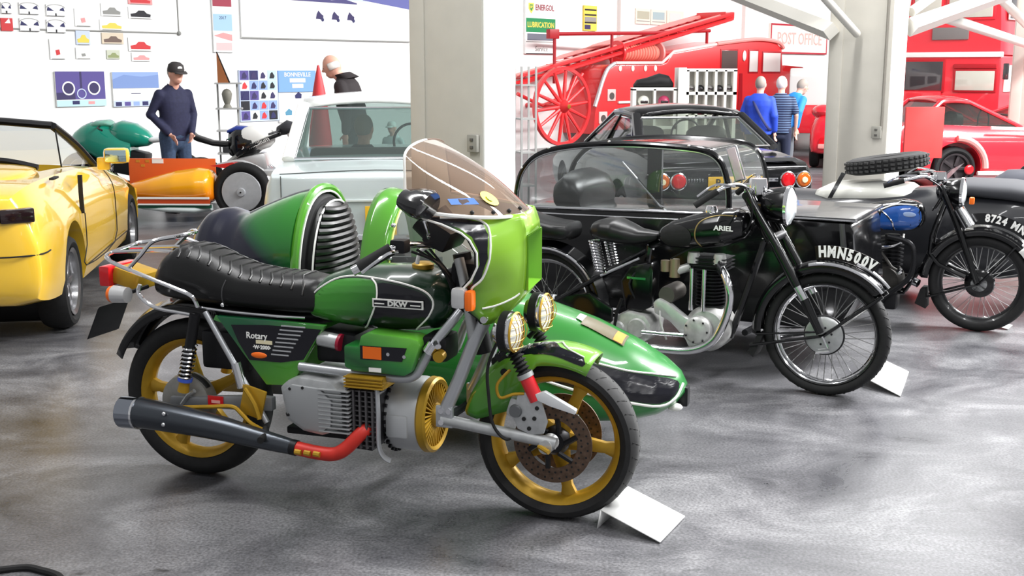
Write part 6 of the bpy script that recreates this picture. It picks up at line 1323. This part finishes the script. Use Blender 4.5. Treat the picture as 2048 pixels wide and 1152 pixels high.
# ---------------------------------------------------------------- white pigeonhole shelves and what they hold
SHW = mat('shelf_white', (244, 242, 236), .5)
def shelf_unit(label, x0, x1, z0, z1, nx, nz, d, yc):
    t = thing('shelf_unit', label, 'shelf', ((x0 + x1) / 2, yc, 0)); w = x1 - x0
    MB().box((0, d / 2 - .01, (z0 + z1) / 2), (w, .02, z1 - z0)).build('back', SHW, t)
    for i in range(nx + 1): MB().box((-w / 2 + w * i / nx, 0, (z0 + z1) / 2), (.04 if 0 < i < nx else .06, d, z1 - z0)).build('upright', SHW, t)
    for j in range(nz + 1): MB().box((0, 0, z0 + (z1 - z0) * j / nz), (w + .06, d, .05)).build('shelf_board', SHW, t)
    return t
shelf_unit('tall white pigeonhole shelf unit in front of the fire engine', 3.02, 3.84, .10, 1.68, 5, 4, .38, 20.2)
shelf_unit('low white shelf unit of open boxes beside the tall pigeonhole unit', 2.10, 2.80, .05, 1.36, 2, 4, .4, 20.1)
tag(MB().box((2.91, 20.1, .86), (.14, .5, 1.72), bev=.01).build('cabinet', SHW), 'plain white end cabinet between the two shelf units', 'cabinet')
helm = [mat('helmet_black', (30, 30, 34), .3), mat('helmet_pink', (176, 60, 96), .4), mat('helmet_grey', (130, 128, 126), .4), mat('cream_body', (226, 226, 218))]
def helmet(x, y, z, m, r, lab):
    h = thing('helmet', lab, 'helmet', (x, y, z)); MB().ball((0, 0, r * .95), (r, r * 1.1, r * .95), 16, 10).build('shell', m, h)
    MB().box((0, -r * .95, r * .8), (r * 1.3, r * .3, r * .5), bev=r * .12).build('visor', mat('smoked_lens', (34, 20, 22)), h)
cn = ['black', 'pink', 'grey', 'cream']
for i in range(5):
    for j in (2, 3):
        k = (i * 2 + j * 3 + 1) % 4; helmet(3.02 + .82 * (i + .5) / 5, 20.16, .10 + 1.58 * j / 4 + .026, helm[k], .062, '%s helmet in %s pigeonhole of the %s row, %s' % (cn[k], ['the first', 'the second', 'the middle', 'the fourth', 'the last'][i], 'top' if j == 3 else 'second', 'counted from the white cabinet'))
for i, k in ((0, 3), (1, 1)): helmet(2.10 + .7 * (i + .5) / 2, 20.05, .05 + 1.31 * 3 / 4 + .026, helm[k], .10, '%s helmet in a top box of the low white shelf unit' % cn[k])
bg_ = MB().loft([ring2(x, 0, 0, z, w, 2.3, 18) for x, z, w in ((-.34, .05, .08), (-.28, .13, .16), (-.1, .17, .2), (.1, .24, .2), (.26, .2, .18), (.34, .08, .08))]).build('black_bag', mat('black_fabric', (30, 30, 32), .7, bump=.4, bscale=30)); bg_.location = (2.44, 20.1, 1.386); tag(bg_, 'crumpled black bag lying on top of the low white shelf unit', 'bag')

# ---------------------------------------------------------------- double-decker bus
BUSR = mat('bus_red', (222, 46, 58), .3, coat=.5)
BS = thing('double_decker_bus', 'red double-decker bus with half cab and cream band', 'bus', (8.0, 26.5, 0), PI + math.radians(50))
yb0, yb1, ln = .86, 3.02, 8.2; ym = (yb0 + yb1) / 2
MB().prism([(yb0, .35), (yb0 + .02, 1.95), (yb0 + .12, 2.05), (yb1 - .12, 2.05), (yb1 - .02, 1.95), (yb1, .35)], -ln, 0, 'YZ', .05).build('lower_deck', BUSR, BS)
MB().loft([[V((x, ym + (y - ym) * k, z)) for y, z in ((yb0, 2.0), (yb0 + .03, 2.6), (yb0 + .10, 3.5), (yb0 + .35, 3.95), (ym, 4.02), (yb1 - .35, 3.95), (yb1 - .10, 3.5), (yb1 - .03, 2.6), (yb1, 2.0))] for x, k in ((-ln, 1), (-.4, 1), (-.12, .99), (-.02, .95))]).build('upper_deck', BUSR, BS, 30)
MB().box((.015, ym, 2.005), (.07, yb1 - yb0 + .04, .11), bev=.02).build('cream_band', WHITE, BS)
DARKW = mat('dark_pane', (62, 60, 62), .1, coat=.8); PALEW = mat('pale_pane', (196, 198, 186), .12, coat=.6)
def bwin(y0, y1, z0, z1, m, nm='window'):
    f = MB().box((.012, (y0 + y1) / 2, (z0 + z1) / 2), (.05, y1 - y0 + .09, z1 - z0 + .09), bev=.03).build(nm + '_frame', mat('deep_red', (170, 26, 36)), BS)
    MB().box((.03, (y0 + y1) / 2, (z0 + z1) / 2), (.03, y1 - y0, z1 - z0), bev=.012).build('pane', m, f)
bwin(.98, 1.80, 1.24, 1.86, DARKW, 'cab_window'); bwin(2.08, 2.9, 1.25, 1.66, PALEW)
MB().box((.02, 2.48, 1.76), (.06, .9, .10), bev=.02).build('window_hood', mat('deep_red', (170, 26, 36)), BS)
MB().box((.0, 1.9, 2.45), (.05, .78, .26), bev=.02).build('destination_blind', mat('blind_grey', (120, 118, 116), .4), BS)
f = MB().box((-.02, 2.3, 3.05), (.08, 1.05, .66), bev=.04).build('upper_window_frame', BUSR, BS); MB().box((.02, 2.3, 3.05), (.04, .92, .54), bev=.02).build('pane', PALEW, f)
f = MB().box((-.02, 1.38, 3.05), (.08, .7, .66), bev=.04).build('upper_window_frame', BUSR, BS); MB().box((.02, 1.38, 3.05), (.04, .58, .54), bev=.02).build('pane', PALEW, f)
for k in range(6):
    for (za, zb_) in ((2.75, 3.25), (1.25, 1.75)):
        x = -.75 - k * 1.2; g = MB().box((x, yb1 + .004, (za + zb_) / 2), (1.08, .03, zb_ - za + .06), bev=.02).build('side_window_frame', mat('pale_pink_trim', (245, 214, 210)), BS); MB().box((x, yb1 + .014, (za + zb_) / 2), (.98, .03, zb_ - za), bev=.01).build('pane', DARKW if za > 2 else PALEW, g)
MB().box((.05, 1.35, .85), (.10, .9, .75), bev=.05).build('radiator_bonnet', BUSR, BS)
for y in (1.05, 2.75):
    MB().lathe(tyre_prof(.48, .26, .2), (-1.0, y, .48), 'Y', 28).build('tyre', RUBBER, BS); MB().lathe(tyre_prof(.48, .26, .2), (-6.2, y, .48), 'Y', 28).build('tyre', RUBBER, BS)
for y in (yb0 - .08, yb1 + .1): MB().box((.02, y, 1.65), (.05, .12, .34), bev=.02).build('mirror', mat('dark_pane', (62, 60, 62)), BS)

# ---------------------------------------------------------------- red cars
CRED = mat('car_red', (216, 34, 48), .22, coat=.8)
R1 = thing('car', 'red sports coupe parked side-on in front of the bus', 'car', (6.2, 17.0, 0), .06)
kr = [(-.95, .5, .4, .6, .85, .4, .02), (-.85, .8, .32, .65, .9, .66, .02), (-.3, .84, .25, .68, .92, .7, .02), (.3, .85, .2, .68, .90, .7, .02), (1.0, .85, .18, .67, .88, .7, .02), (1.9, .85, .18, .65, .84, .7, .02), (2.6, .84, .2, .6, .74, .66, .02), (3.05, .74, .26, .52, .6, .5, .02)]
r1b = shell(R1, 'body', CRED, kr, 44); cut(r1b, [arch_cut(0, .32, .36, -1, -.55), arch_cut(2.35, .32, .36, -1, -.55)])
for x in (0, 2.35):
    for s in (-1, 1): road_wheel(R1, (x, s * .74, .31), .31, .19, .21, mat('dark_alloy', (70, 64, 66), .35, .6), s, 5)
cabin(R1, CRED, glass('smoky_glass', (150, 158, 154), .06), (-.5, .66, .93), (-.15, .56, 1.25), (.25, .55, 1.25), (1.0, .66, .88), .03, None, .05)
MB().tube([V((.42 * math.cos(a), -.86, .32 + .42 * math.sin(a))) for a in [.0 + 1.6 * i / 12 for i in range(13)]], .045, 8).build('arch_flare', mat('pale_red_trim', (240, 150, 145)), R1)
MB().tube([(.45, -.87, .88), (1.9, -.87, .84)], .025, 8).build('waist_highlight', mat('pale_pink_trim', (245, 214, 210)), R1)
MB().tube([(.3, -.88, .25), (2.0, -.88, .23)], .03, 8).build('sill_bar', mat('pale_pink_trim', (245, 214, 210)), R1)
MB().ball((.18, -.87, .30), (.07, .03, .07), 14, 8).build('side_lamp', REDLENS, R1)
R2 = thing('car', 'red low sports car facing the column, behind the side-on red coupe', 'car', (10.6, 21.0, 0), PI - .06)
shell(R2, 'body', CRED, kr, 36)
for x in (0, 2.35):
    for s in (-1, 1): road_wheel(R2, (x, s * .74, .31), .31, .19, .21, mat('dark_alloy', (70, 64, 66)), s, 5)
cabin(R2, CRED, glass('smoky_glass', (150, 158, 154)), (-.5, .66, .93), (.1, .56, 1.22), (.75, .55, 1.24), (1.75, .66, .86), .03, None, .045)
R3 = thing('car', 'small red car with round tail lamp half hidden by the conduit column', 'car', (5.80, 19.5, 0), math.radians(72))
k3 = [(.0, .62, .34, .62, .80, .52, .03), (.05, .72, .28, .66, .90, .58, .03), (.3, .76, .25, .70, .98, .6, .04), (1.0, .78, .24, .72, 1.02, .62, .04), (2.0, .78, .24, .70, .98, .62, .03), (3.0, .74, .26, .64, .86, .58, .03), (3.3, .6, .32, .56, .72, .46, .02)]
shell(R3, 'body', CRED, k3, 40)
for s in (-1, 1):
    l = MB().lathe([(0, -.05), (.09, -.045), (.11, -.01), (.11, .03)], (.02, s * .5, .46), 'X', 24).build('tail_lamp', REDLENS, R3)
    MB().lathe([(.11, -.015), (.15, .0), (.14, .04)], (.02, s * .5, .46), 'X', 24).build('lamp_surround', mat('deep_red', (170, 26, 36)), l)
    for x in (.55, 2.6): road_wheel(R3, (x, s * .68, .28), .28, .16, .18, ALU, s, spoke=False)
    MB().ball((.25, s * .55, .98), (.25, .2, .12), 14, 8).build('rear_hump', CRED, R3)
MB().box((-.02, 0, .40), (.06, 1.2, .08), bev=.02).build('bumper', mat('pale_red_trim', (240, 150, 145)), R3)
quad(R3, 'windscreen', CLEAR, [(1.7, -.55, .98), (1.45, -.5, 1.3), (1.45, .5, 1.3), (1.7, .55, .98)])
MB().tube([(1.7, -.57, .98), (1.45, -.52, 1.3), (1.45, .52, 1.3), (1.7, .57, .98)], .02, 8).build('windscreen_frame', CHROME, R3)
# grey estate behind the standing people
R4 = thing('van', 'white roofed red van with dark windows beyond the people in blue', 'van', (6.6, 24.0, 0), math.radians(76))
MB().prism([(-.4, .4), (-.4, 1.0), (-.25, 1.58), (.1, 1.72), (2.6, 1.72), (3.0, 1.5), (3.2, 1.0), (3.9, .9), (4.0, .4)], -.85, .85, 'XZ', .05).build('body', mat('pale_grey_paint', (206, 204, 202), .3), R4)
MB().prism([(-.42, .4), (-.42, .98), (4.0, .90), (4.02, .4)], -.87, .87, 'XZ', .03).build('lower_panel', CRED, R4)
for x0, x1 in ((.0, .75), (.95, 1.7), (1.9, 2.6)): MB().box(((x0 + x1) / 2, -.86, 1.32), (x1 - x0, .02, .42), bev=.008).build('side_window', DARKW, R4)
for x in (.6, 3.1):
    for s in (-1, 1): road_wheel(R4, (x, s * .78, .3), .3, .16, .2, ALU, s, spoke=False)
# red display board
RB = thing('display_board', 'plain red display board standing beside the conduit column', 'board', (5.35, 15.0, 0), .1)
MB().box((0, 0, .88), (.52, .04, .66), bev=.006).build('panel', mat('board_red', (214, 62, 60), .5, noise=.12, nscale=3), RB)
for s in (-1, 1): MB().tube([(s * .2, .02, .56), (s * .2, .02, 0)], .014, 8).build('leg', BLKMET, RB); MB().box((s * .2, .02, .012), (.05, .3, .024)).build('foot', BLKMET, RB)
# red cone beside the white-haired person
CN = thing('marker_cone', 'tall thin red cone standing beyond the silver car', 'cone', (-2.16, 13.0, 0))
MB().lathe([(.16, .03), (.13, .9), (.085, 1.36), (.05, 1.55), (.012, 1.73), (0, 1.735)], (0, 0, 0), 'Z', 20).build('cone', mat('cone_red', (206, 56, 62), .5), CN)
MB().box((0, 0, .015), (.36, .36, .03), bev=.01).build('base', RUBBER, CN)
# display stand between the wall boards
DS = thing('display_stand', 'narrow white display stand beside the person in the cap', 'stand', (-3.9, 15.9, 0), .2)
WS = mat('shelf_white', (244, 242, 236))
for s in (-1, 1): MB().box((s * .13, .1, .75), (.025, .025, 1.5)).build('post', mat('grey_post', (170, 170, 168), .4), DS)
for z in (.55, .86, 1.16, 1.50): MB().box((.02, .02, z), (.36, .28, .02)).build('shelf_board', mat('grey_post', (170, 170, 168)), DS)
PY = thing('pennant', 'brown triangular pennant on the top shelf of the narrow display stand', 'pennant', (-3.98, 15.86, 1.51))
MB().prism([(-.03, 0), (.12, 0), (-.03, .40)], -.012, .012, 'XZ').build('panel', mat('brown_wood', (168, 104, 62), .5), PY)
MB().tube([(.13, 0, .0), (-.03, 0, .41)], .010, 6).build('edge', BLKMET, PY)
TR = thing('trophy', 'grey lidded urn on the middle shelf of the narrow display stand', 'urn', (-3.90, 15.88, 1.17))
MB().lathe([(0, 0), (.06, 0), (.055, .02), (.035, .05), (.06, .12), (.07, .19), (.055, .23), (.03, .25), (0, .26)], (0, 0, 0), 'Z', 20).build('urn', mat('grey_stone', (124, 122, 112), .6), TR)
TR2 = thing('toolbox', 'small dark toolbox on the lowest shelf of the narrow display stand', 'toolbox', (-3.88, 15.88, .561))
MB().box((0, 0, .07), (.2, .14, .14), bev=.015).build('box', mat('dark_box', (60, 60, 62), .5), TR2)
MB().tube([(-.06, 0, .14), (-.05, 0, .18), (.05, 0, .18), (.06, 0, .14)], .008, 6).build('handle', BLKMET, TR2)

# ---------------------------------------------------------------- prints and signs on the wall
def wallp(name, label, s0, s1, z0, z1, m, cat='poster', th=.03, group=None):
    t = thing(name, label, cat, tuple(W0 + WD * ((s0 + s1) / 2) + WN * (.204 + th / 2) + V((0, 0, z0))), ROW, group)
    MB().box((0, 0, (z1 - z0) / 2), (s1 - s0, th, z1 - z0)).build('panel', m, t)
    return t, th / 2
def pr(t, th, name, m, x0, x1, z0, z1, k=1): return MB().box(((x0 + x1) / 2, -th - .002 * k, (z0 + z1) / 2), (x1 - x0, .003, z1 - z0)).build(name, m, t)
def pp(t, th, name, m, poly, k=1): return MB().prism(poly, -th - .003 * k, -th, 'XZ').build(name, m, t)
def disc(t, th, name, m, x, z, r, k=1, r0=0.): return MB().lathe([(r0, -th - .003 * k), (r, -th - .003 * k), (r, -th), (r0, -th)] , (x, 0, z), 'Y', 24).build(name, m, t)
P = lambda n, c: mat('print_' + n, c, .6)
WPAP = P('white', (246, 246, 244)); PUR = P('violet', (92, 80, 150)); PUR2 = P('dark_violet', (58, 50, 96)); SKY = P('sky', (150, 176, 226)); PSKY = P('pale_sky', (206, 218, 244)); NVY = P('navy', (46, 46, 96)); PINK = P('pink', (236, 160, 160)); PRED = P('red', (214, 56, 60)); PYEL = P('yellow', (236, 214, 90)); PGRY = P('grey', (150, 150, 146)); PBLK = P('black', (34, 34, 40)); PTEAL = P('pale_teal', (196, 228, 236)); PBRN = P('brown', (120, 100, 90)); PGRN = P('green', (30, 140, 84)); PLGRN = P('olive', (150, 160, 110))
t, h = wallp('poster', 'violet picture board of two round lamps with a row of small pictures', -.31, .47, 1.16, 1.66, WPAP)
pr(t, h, 'picture', PUR, -.39, .38, .10, .50); pr(t, h, 'dark_corner', PUR2, -.39, -.1, .10, .2, 2)
for x in (-.2, .2): disc(t, h, 'ring', WPAP, x, .26, .10, 3, .078); disc(t, h, 'lamp_disc', PUR2, x, .26, .078, 2)
disc(t, h, 'badge_ring', PSKY, 0, .18, .075, 3, .06); pr(t, h, 'centre_line', PUR2, -.015, .015, .24, .5, 2)
pr(t, h, 'strip', PTEAL, -.39, .39, .0, .09); pr(t, h, 'strip_picture', NVY, -.15, -.04, .03, .08, 2); pr(t, h, 'strip_picture', PINK, .1, .2, .03, .07, 2)
t, h = wallp('poster', 'pale lake picture board with a row of small pictures, next to the violet board', .59, 1.37, 1.14, 1.65, WPAP)
pr(t, h, 'sky', SKY, -.39, .39, .27, .51); pp(t, h, 'hill', P('hill_blue', (128, 154, 208)), [(-.39, .40), (-.2, .47), (.1, .44), (.39, .47), (.39, .27), (-.39, .27)], 2); pr(t, h, 'distant_car', NVY, -.09, .07, .185, .195)
pr(t, h, 'strip', PSKY, -.39, .39, 0, .09)
for i in range(5): pr(t, h, 'strip_picture', (NVY, PUR, SKY, NVY, PUR2)[i], -.36 + i * .15, -.26 + i * .15, .01, .07, 2)
# row of rally-plate prints: six arched plates then mixed ones
for i, (s0, s1, z0, z1) in enumerate([(-1.01, -.87, 2.44, 2.59), (-.755, -.478, 2.44, 2.6), (-.361, -.083, 2.43, 2.59), (-1.03, -.865, 2.21, 2.38), (-.765, -.481, 2.21, 2.385), (-.371, -.091, 2.2, 2.38)]):
    red = i == 3
    t, h = wallp('rally_plate', 'red arched plate print beside the lower violet-eared plates' if red else 'white arched plate print with two dark blue wings', s0, s1, z0, z1, PRED if red else WPAP, 'plate', .02, None if red else 'arched rally plates on the wall')
    w, H_ = s1 - s0, z1 - z0
    if not red:
        pp(t, h, 'wing', NVY, [(-w * .48, H_ * .45), (-w * .42, H_ * .8), (-w * .25, H_ * .62), (-w * .1, H_ * .45)]); pp(t, h, 'wing', NVY, [(w * .48, H_ * .45), (w * .42, H_ * .8), (w * .25, H_ * .62), (w * .2, H_ * .5)])
        pr(t, h, 'base_line', PBLK, -w * .48, w * .48, 0, H_ * .04); pr(t, h, 'numeral', PBLK, -.01, .01, .0, H_ * .25)
        MB().tube([(w * .5 * math.cos(a), -h, H_ * .7 + H_ * .3 * math.sin(a)) for a in [PI * k / 12 for k in range(13)]], .004, 5).build('arch_line', PGRY, t)
    else: pp(t, h, 'white_fin', WPAP, [(-w * .2, H_ * .6), (w * .2, H_), (w * .3, H_ * .6)])
mix = [('red race car print at the top of the mixed prints', .944, 1.353, 2.65, 2.80, PINK, PRED), ('grey rally car print in an arched frame', .937, 1.345, 2.44, 2.61, WPAP, PBLK), ('faint pencil sketch print of two cars', .488, .831, 2.46, 2.64, WPAP, PGRY), ('pale print with a thin yellow sketch', .456, .84, 2.26, 2.41, WPAP, PYEL), ('white print with two red dashes', .066, .324, 2.3, 2.55, WPAP, PINK),
       ('yellow car print under a pale sky', .065, .285, 2.04, 2.24, PSKY, PYEL), ('print of a dark patterned racing car', .475, .827, 2.06, 2.22, P('sand', (226, 210, 186)), PBRN), ('small green arched car print', .538, .751, 1.84, 1.97, P('pale_olive', (206, 210, 190)), PLGRN), ('print of a single red saloon', .905, 1.315, 1.96, 2.16, WPAP, PRED), ('white print with a small red figure', -.348, -.113, 1.83, 2.11, WPAP, PRED), ('white print with a small round emblem', .047, .283, 1.84, 2.0, WPAP, PGRY), ('white print with red handwriting', .949, 1.274, 1.81, 1.94, WPAP, PINK)]
for lab, s0, s1, z0, z1, bgm, fgm in mix:
    t, h = wallp('print', lab, s0, s1, z0, z1, bgm, 'print', .012); w, H_ = s1 - s0, z1 - z0
    pp(t, h, 'car_shape', fgm, [(-w * .4, H_ * .15), (-w * .42, H_ * .4), (-w * .2, H_ * .48), (-w * .08, H_ * .7), (w * .15, H_ * .7), (w * .25, H_ * .48), (w * .42, H_ * .38), (w * .4, H_ * .15)] if w > .28 or fgm in (PYEL, PLGRN) else [(-w * .1, H_ * .2), (-w * .15, H_ * .45), (w * .1, H_ * .5), (w * .15, H_ * .25)])
    pr(t, h, 'caption', PGRY, -w * .4, w * .4, 0, H_ * .04, 2)
# grey frame edge behind the prints
FE2 = thing('notice_board', 'large white notice board with a thin grey frame behind the small prints', 'board', tuple(W0 + WD * .38 + WN * .205 + V((0, 0, 2.24))), ROW)
MB().box((0, .003, .5), (2.84, .006, 1.0)).build('panel', WALLW, FE2)
MB().tube([(-1.42, 0, 0), (1.42, 0, 0)], .012, 6).build('frame_bar', PGRY, FE2); MB().tube([(1.42, 0, 0), (1.42, 0, 1.0)], .012, 6).build('frame_bar', PGRY, FE2)
MB().ball((1.42, -.005, 0), .035).build('corner_cap', PGRY, FE2)
t, h = wallp('poster', 'tall narrow poster strip of red cars with a pale blue title panel', 2.42, 2.80, 1.96, 2.9, WPAP)
pr(t, h, 'red_car_picture', P('wine', (166, 60, 80)), -.18, .18, .72, .92); pr(t, h, 'title_panel', P('baby_blue', (170, 206, 236)), -.18, .18, .34, .60); MB().text('2017', .07, MX.Translation((0, -h - .004, .54)) @ MX.Rotation(PI / 2, 4, 'X'), .001).build('title_lettering', NVY, t)
pp(t, h, 'pink_car', PINK, [(-.18, .26), (.0, .31), (.17, .28), (.17, .18), (-.02, .22)]); pr(t, h, 'pink_block', P('pale_pink', (226, 196, 196)), -.14, .16, .03, .15)
t, h = wallp('banner', 'wide panorama banner of three motorcycles on a white salt flat under hills', 2.97, 6.85, 2.19, 3.2, WPAP, 'banner')
pr(t, h, 'sky', PSKY, -1.94, 1.94, .70, 1.01); pp(t, h, 'dark_sky', P('storm_blue', (104, 108, 172)), [(.5, 1.01), (.75, .72), (1.94, .60), (1.94, 1.01)], 2)
pp(t, h, 'hills', P('hill_violet', (78, 74, 126)), [(-1.94, .68), (-1.2, .70), (-.9, .74), (-.6, .70), (-.3, .73), (0, .69), (.3, .72), (.6, .66), (.6, .64), (-1.94, .66)], 3); pr(t, h, 'salt_flat', P('pale_violet', (243, 243, 250)), -1.94, 1.94, .12, .66)
for i in range(3):
    x = -.28 + i * .36; pp(t, h, 'motorcycle_figure', PUR2, [(x - .08, .36), (x - .06, .44), (x - .02, .50), (x + .05, .44), (x + .09, .42), (x + .08, .34), (x, .36)], 2); disc(t, h, 'figure_wheel', NVY, x + .07, .35, .03, 3)
pr(t, h, 'lower_edge', PGRY, -1.94, 1.94, 0, .02, 2)
t, h = wallp('poster', 'collage poster of many small blue pictures', 2.885, 3.67, .84, 1.68, PSKY)
rnd = random.Random(3)
for i in range(4):
    for j in range(5):
        x0 = -.38 + i * .19; z0 = .02 + j * .165; pr(t, h, 'small_picture', (SKY, NVY, WPAP, PUR, PTEAL, PBLK, SKY, WPAP)[rnd.randrange(8)], x0, x0 + .175, z0, z0 + .15); pp(t, h, 'small_figure', (NVY, PUR2, PRED, PBLK)[rnd.randrange(4)], [(x0 + .03, z0 + .02), (x0 + .05, z0 + .1), (x0 + .09, z0 + .13), (x0 + .14, z0 + .06), (x0 + .12, z0 + .02)], 2)
t, h = wallp('poster', 'sky blue poster with lines of white capital lettering', 3.69, 4.51, 1.31, 1.67, P('poster_blue', (128, 172, 226)))
for k in (1, 2): pr(t, h, 'text_bar', WPAP, -.22 + .05 * k, .22 - .05 * k, .255 - k * .095, .325 - k * .095)
for k, tx in enumerate(('BONNEVILLE',)): MB().text(tx, .10, MX.Translation((0, -h - .003, .29 - k * .095)) @ MX.Rotation(PI / 2, 4, 'X'), .001, .002).build('lettering', WPAP, t)
t, h = wallp('poster', 'white poster with small motorcycles below the sky blue poster', 3.68, 4.50, .80, 1.30, WPAP)
for x, z, m_ in ((.02, .40, NVY), (-.2, .12, P('mid_teal', (90, 150, 180))), (.02, .10, P('wine', (166, 60, 80))), (.1, .02, NVY)): pp(t, h, 'motorcycle_figure', m_, [(x - .07, z), (x - .08, z + .05), (x, z + .11), (x + .07, z + .07), (x + .06, z)])
# petrol signs
t, h = wallp('sign', 'oil company sign of stacked white and green panels', 10.25, 11.29, 2.02, 3.14, WPAP, 'sign', .05)
pr(t, h, 'green_band', PGRN, -.5, .5, .45, .74); MB().text('LUBRICATION', .155, MX.Translation((0, -h - .004, .6)) @ MX.Rotation(PI / 2, 4, 'X'), .001, .004, sx=.92).build('lettering', PYEL, t)
MB().text('ENERGOL', .17, MX.Translation((.13, -h - .004, .96)) @ MX.Rotation(PI / 2, 4, 'X'), .001, .003, sx=.85).build('lettering', P('dark_red', (150, 60, 70)), t)
pp(t, h, 'shield', PYEL, [(-.42, 1.05), (-.24, 1.05), (-.24, .93), (-.33, .83), (-.42, .93)]); pp(t, h, 'shield_centre', PGRN, [(-.38, 1.02), (-.28, 1.02), (-.28, .94), (-.33, .88), (-.38, .94)], 2)
MB().text('BP', .075, MX.Translation((-.33, -h - .007, .965)) @ MX.Rotation(PI / 2, 4, 'X'), .001, .002).build('shield_lettering', PYEL, t)
pr(t, h, 'grey_band', P('slate', (110, 116, 128)), -.46, .46, .28, .42); pr(t, h, 'thin_band', PGRY, -.5, .5, .24, .26)
MB().text('Service', .15, MX.Translation((.02, -h - .004, .1)) @ MX.Rotation(PI / 2, 4, 'X'), .001).build('lettering', PGRY, t); pr(t, h, 'sign_foot', PBLK, -.5, .5, -.005, .015)
t, h = wallp('sign', 'narrow yellow and black striped enamel sign', 12.33, 12.82, 2.55, 3.10, PYEL, 'sign', .04)
for z in (.16, .33, .44): pr(t, h, 'black_stripe', PBLK, -.22, .22, z, z + .035)
pr(t, h, 'grey_block', PGRY, -.22, .22, .2, .3); pr(t, h, 'violet_block', PUR2, -.22, .0, .03, .13)
for i, (s0, s1, lab) in enumerate(((14.41, 15.03, 'faded landscape picture nearest the pilaster above the ladder'), (15.06, 15.73, 'teal landscape picture in the middle of three above the ladder'), (15.77, 16.54, 'pale picture at the far end of three above the ladder'))):
    t, h = wallp('picture', lab, s0, s1, 2.76, 3.12, P('cream_print2', (226, 222, 208)), 'picture', .03); pr(t, h, 'landscape', (P('sage', (176, 180, 160)), P('faded_teal', (160, 186, 190)), P('mist', (210, 214, 212)))[i], -.26, .26, .12, .3); pr(t, h, 'dark_line', PGRY, -.28, .28, .06, .08)
t, h = wallp('sign', 'cream POST OFFICE sign with a red border', 21.14, 24.8, 2.14, 2.98, P('sign_cream', (250, 236, 226)), 'sign', .06)
for z0, z1 in ((0, .05), (.79, .84)): pr(t, h, 'border', P('border_red', (190, 40, 60)), -1.83, 1.83, z0, z1)
for x0, x1 in ((-1.83, -1.77), (1.77, 1.83)): pr(t, h, 'border', P('border_red', (190, 40, 60)), x0, x1, 0, .84)
MB().text('POST OFFICE', .48, MX.Translation((0, -h - .004, .42)) @ MX.Rotation(PI / 2, 4, 'X'), .002, .002, sx=1.02).build('lettering', P('letter_pink', (222, 186, 180)), t)
for nm_, s0, s1 in (('trim_1', 13.68, 14.24), ('trim_2', 19.57, 20.26)):
    o = MB().box((0, 0, 4), (s1 - s0, .12, 8)).build(nm_, mat('pier_paint', (232, 228, 224), .6)); o.location = W0 + WD * ((s0 + s1) / 2) + WN * .24; o.rotation_euler = (0, 0, ROW); struct(o)

# ---------------------------------------------------------------- white information cards on the floor
CARD = mat('card_white', (248, 248, 246), .35)
def info_card(label, pts, hgt):
    """pts: near-left, near-right, far-right, far-left of the sloping face (x, y); rear edge raised"""
    (ax, ay), (bx, by), (cx, cy), (dx, dy) = pts
    t = thing('information_card', label, 'card', (ax, ay, 0))
    f = lambda x, y, z: V((x - ax, y - ay, z))
    quad(t, 'face', CARD, [f(ax, ay, hgt), f(bx, by, .006), f(cx, cy, .006), f(dx, dy, hgt)], .004)
    quad(t, 'leg', CARD, [f(ax, ay, hgt), f(ax - .012, ay + .01, 0), f(dx - .012, dy + .01, 0), f(dx, dy, hgt)], .004)
    return t
info_card('white folded information card on the floor by the green motorcycle front wheel', [(.33, 4.02), (.535, 3.885), (.66, 4.13), (.455, 4.265)], .075)
info_card('white folded information card on the floor by the black sidecar motorcycle front wheel', [(1.90, 5.98), (2.03, 5.77), (2.24, 6.26), (2.11, 6.45)], .05)
info_card('small white information card on the floor under the blue-tanked motorcycle wheel', [(3.10, 7.42), (3.26, 7.34), (3.34, 7.46), (3.18, 7.54)], .05)

hz = MB().tube([(-1.95, 3.55, .012), (-1.70, 3.655, .012), (-1.60, 3.64, .012), (-1.50, 3.56, .012), (-1.55, 3.4, .012)], .012, 8, 6).build('floor_cable', RUBBER)
tag(hz, 'black rubber cable lying on the concrete floor', 'cable')

RK = thing('metal_rack', 'slim grey metal rack standing behind the broad cream column', 'rack', (.16, 14.0, 0), .3)
for s in (-1, 1):
    for d in (-1, 1): MB().box((s * .09, d * .14, .86), (.022, .022, 1.72)).build('post', mat('grey_post', (170, 170, 168)), RK)
for z in (.3, .7, 1.1, 1.5): MB().box((0, 0, z), (.2, .3, .018)).build('shelf_board', mat('grey_post', (170, 170, 168)), RK)
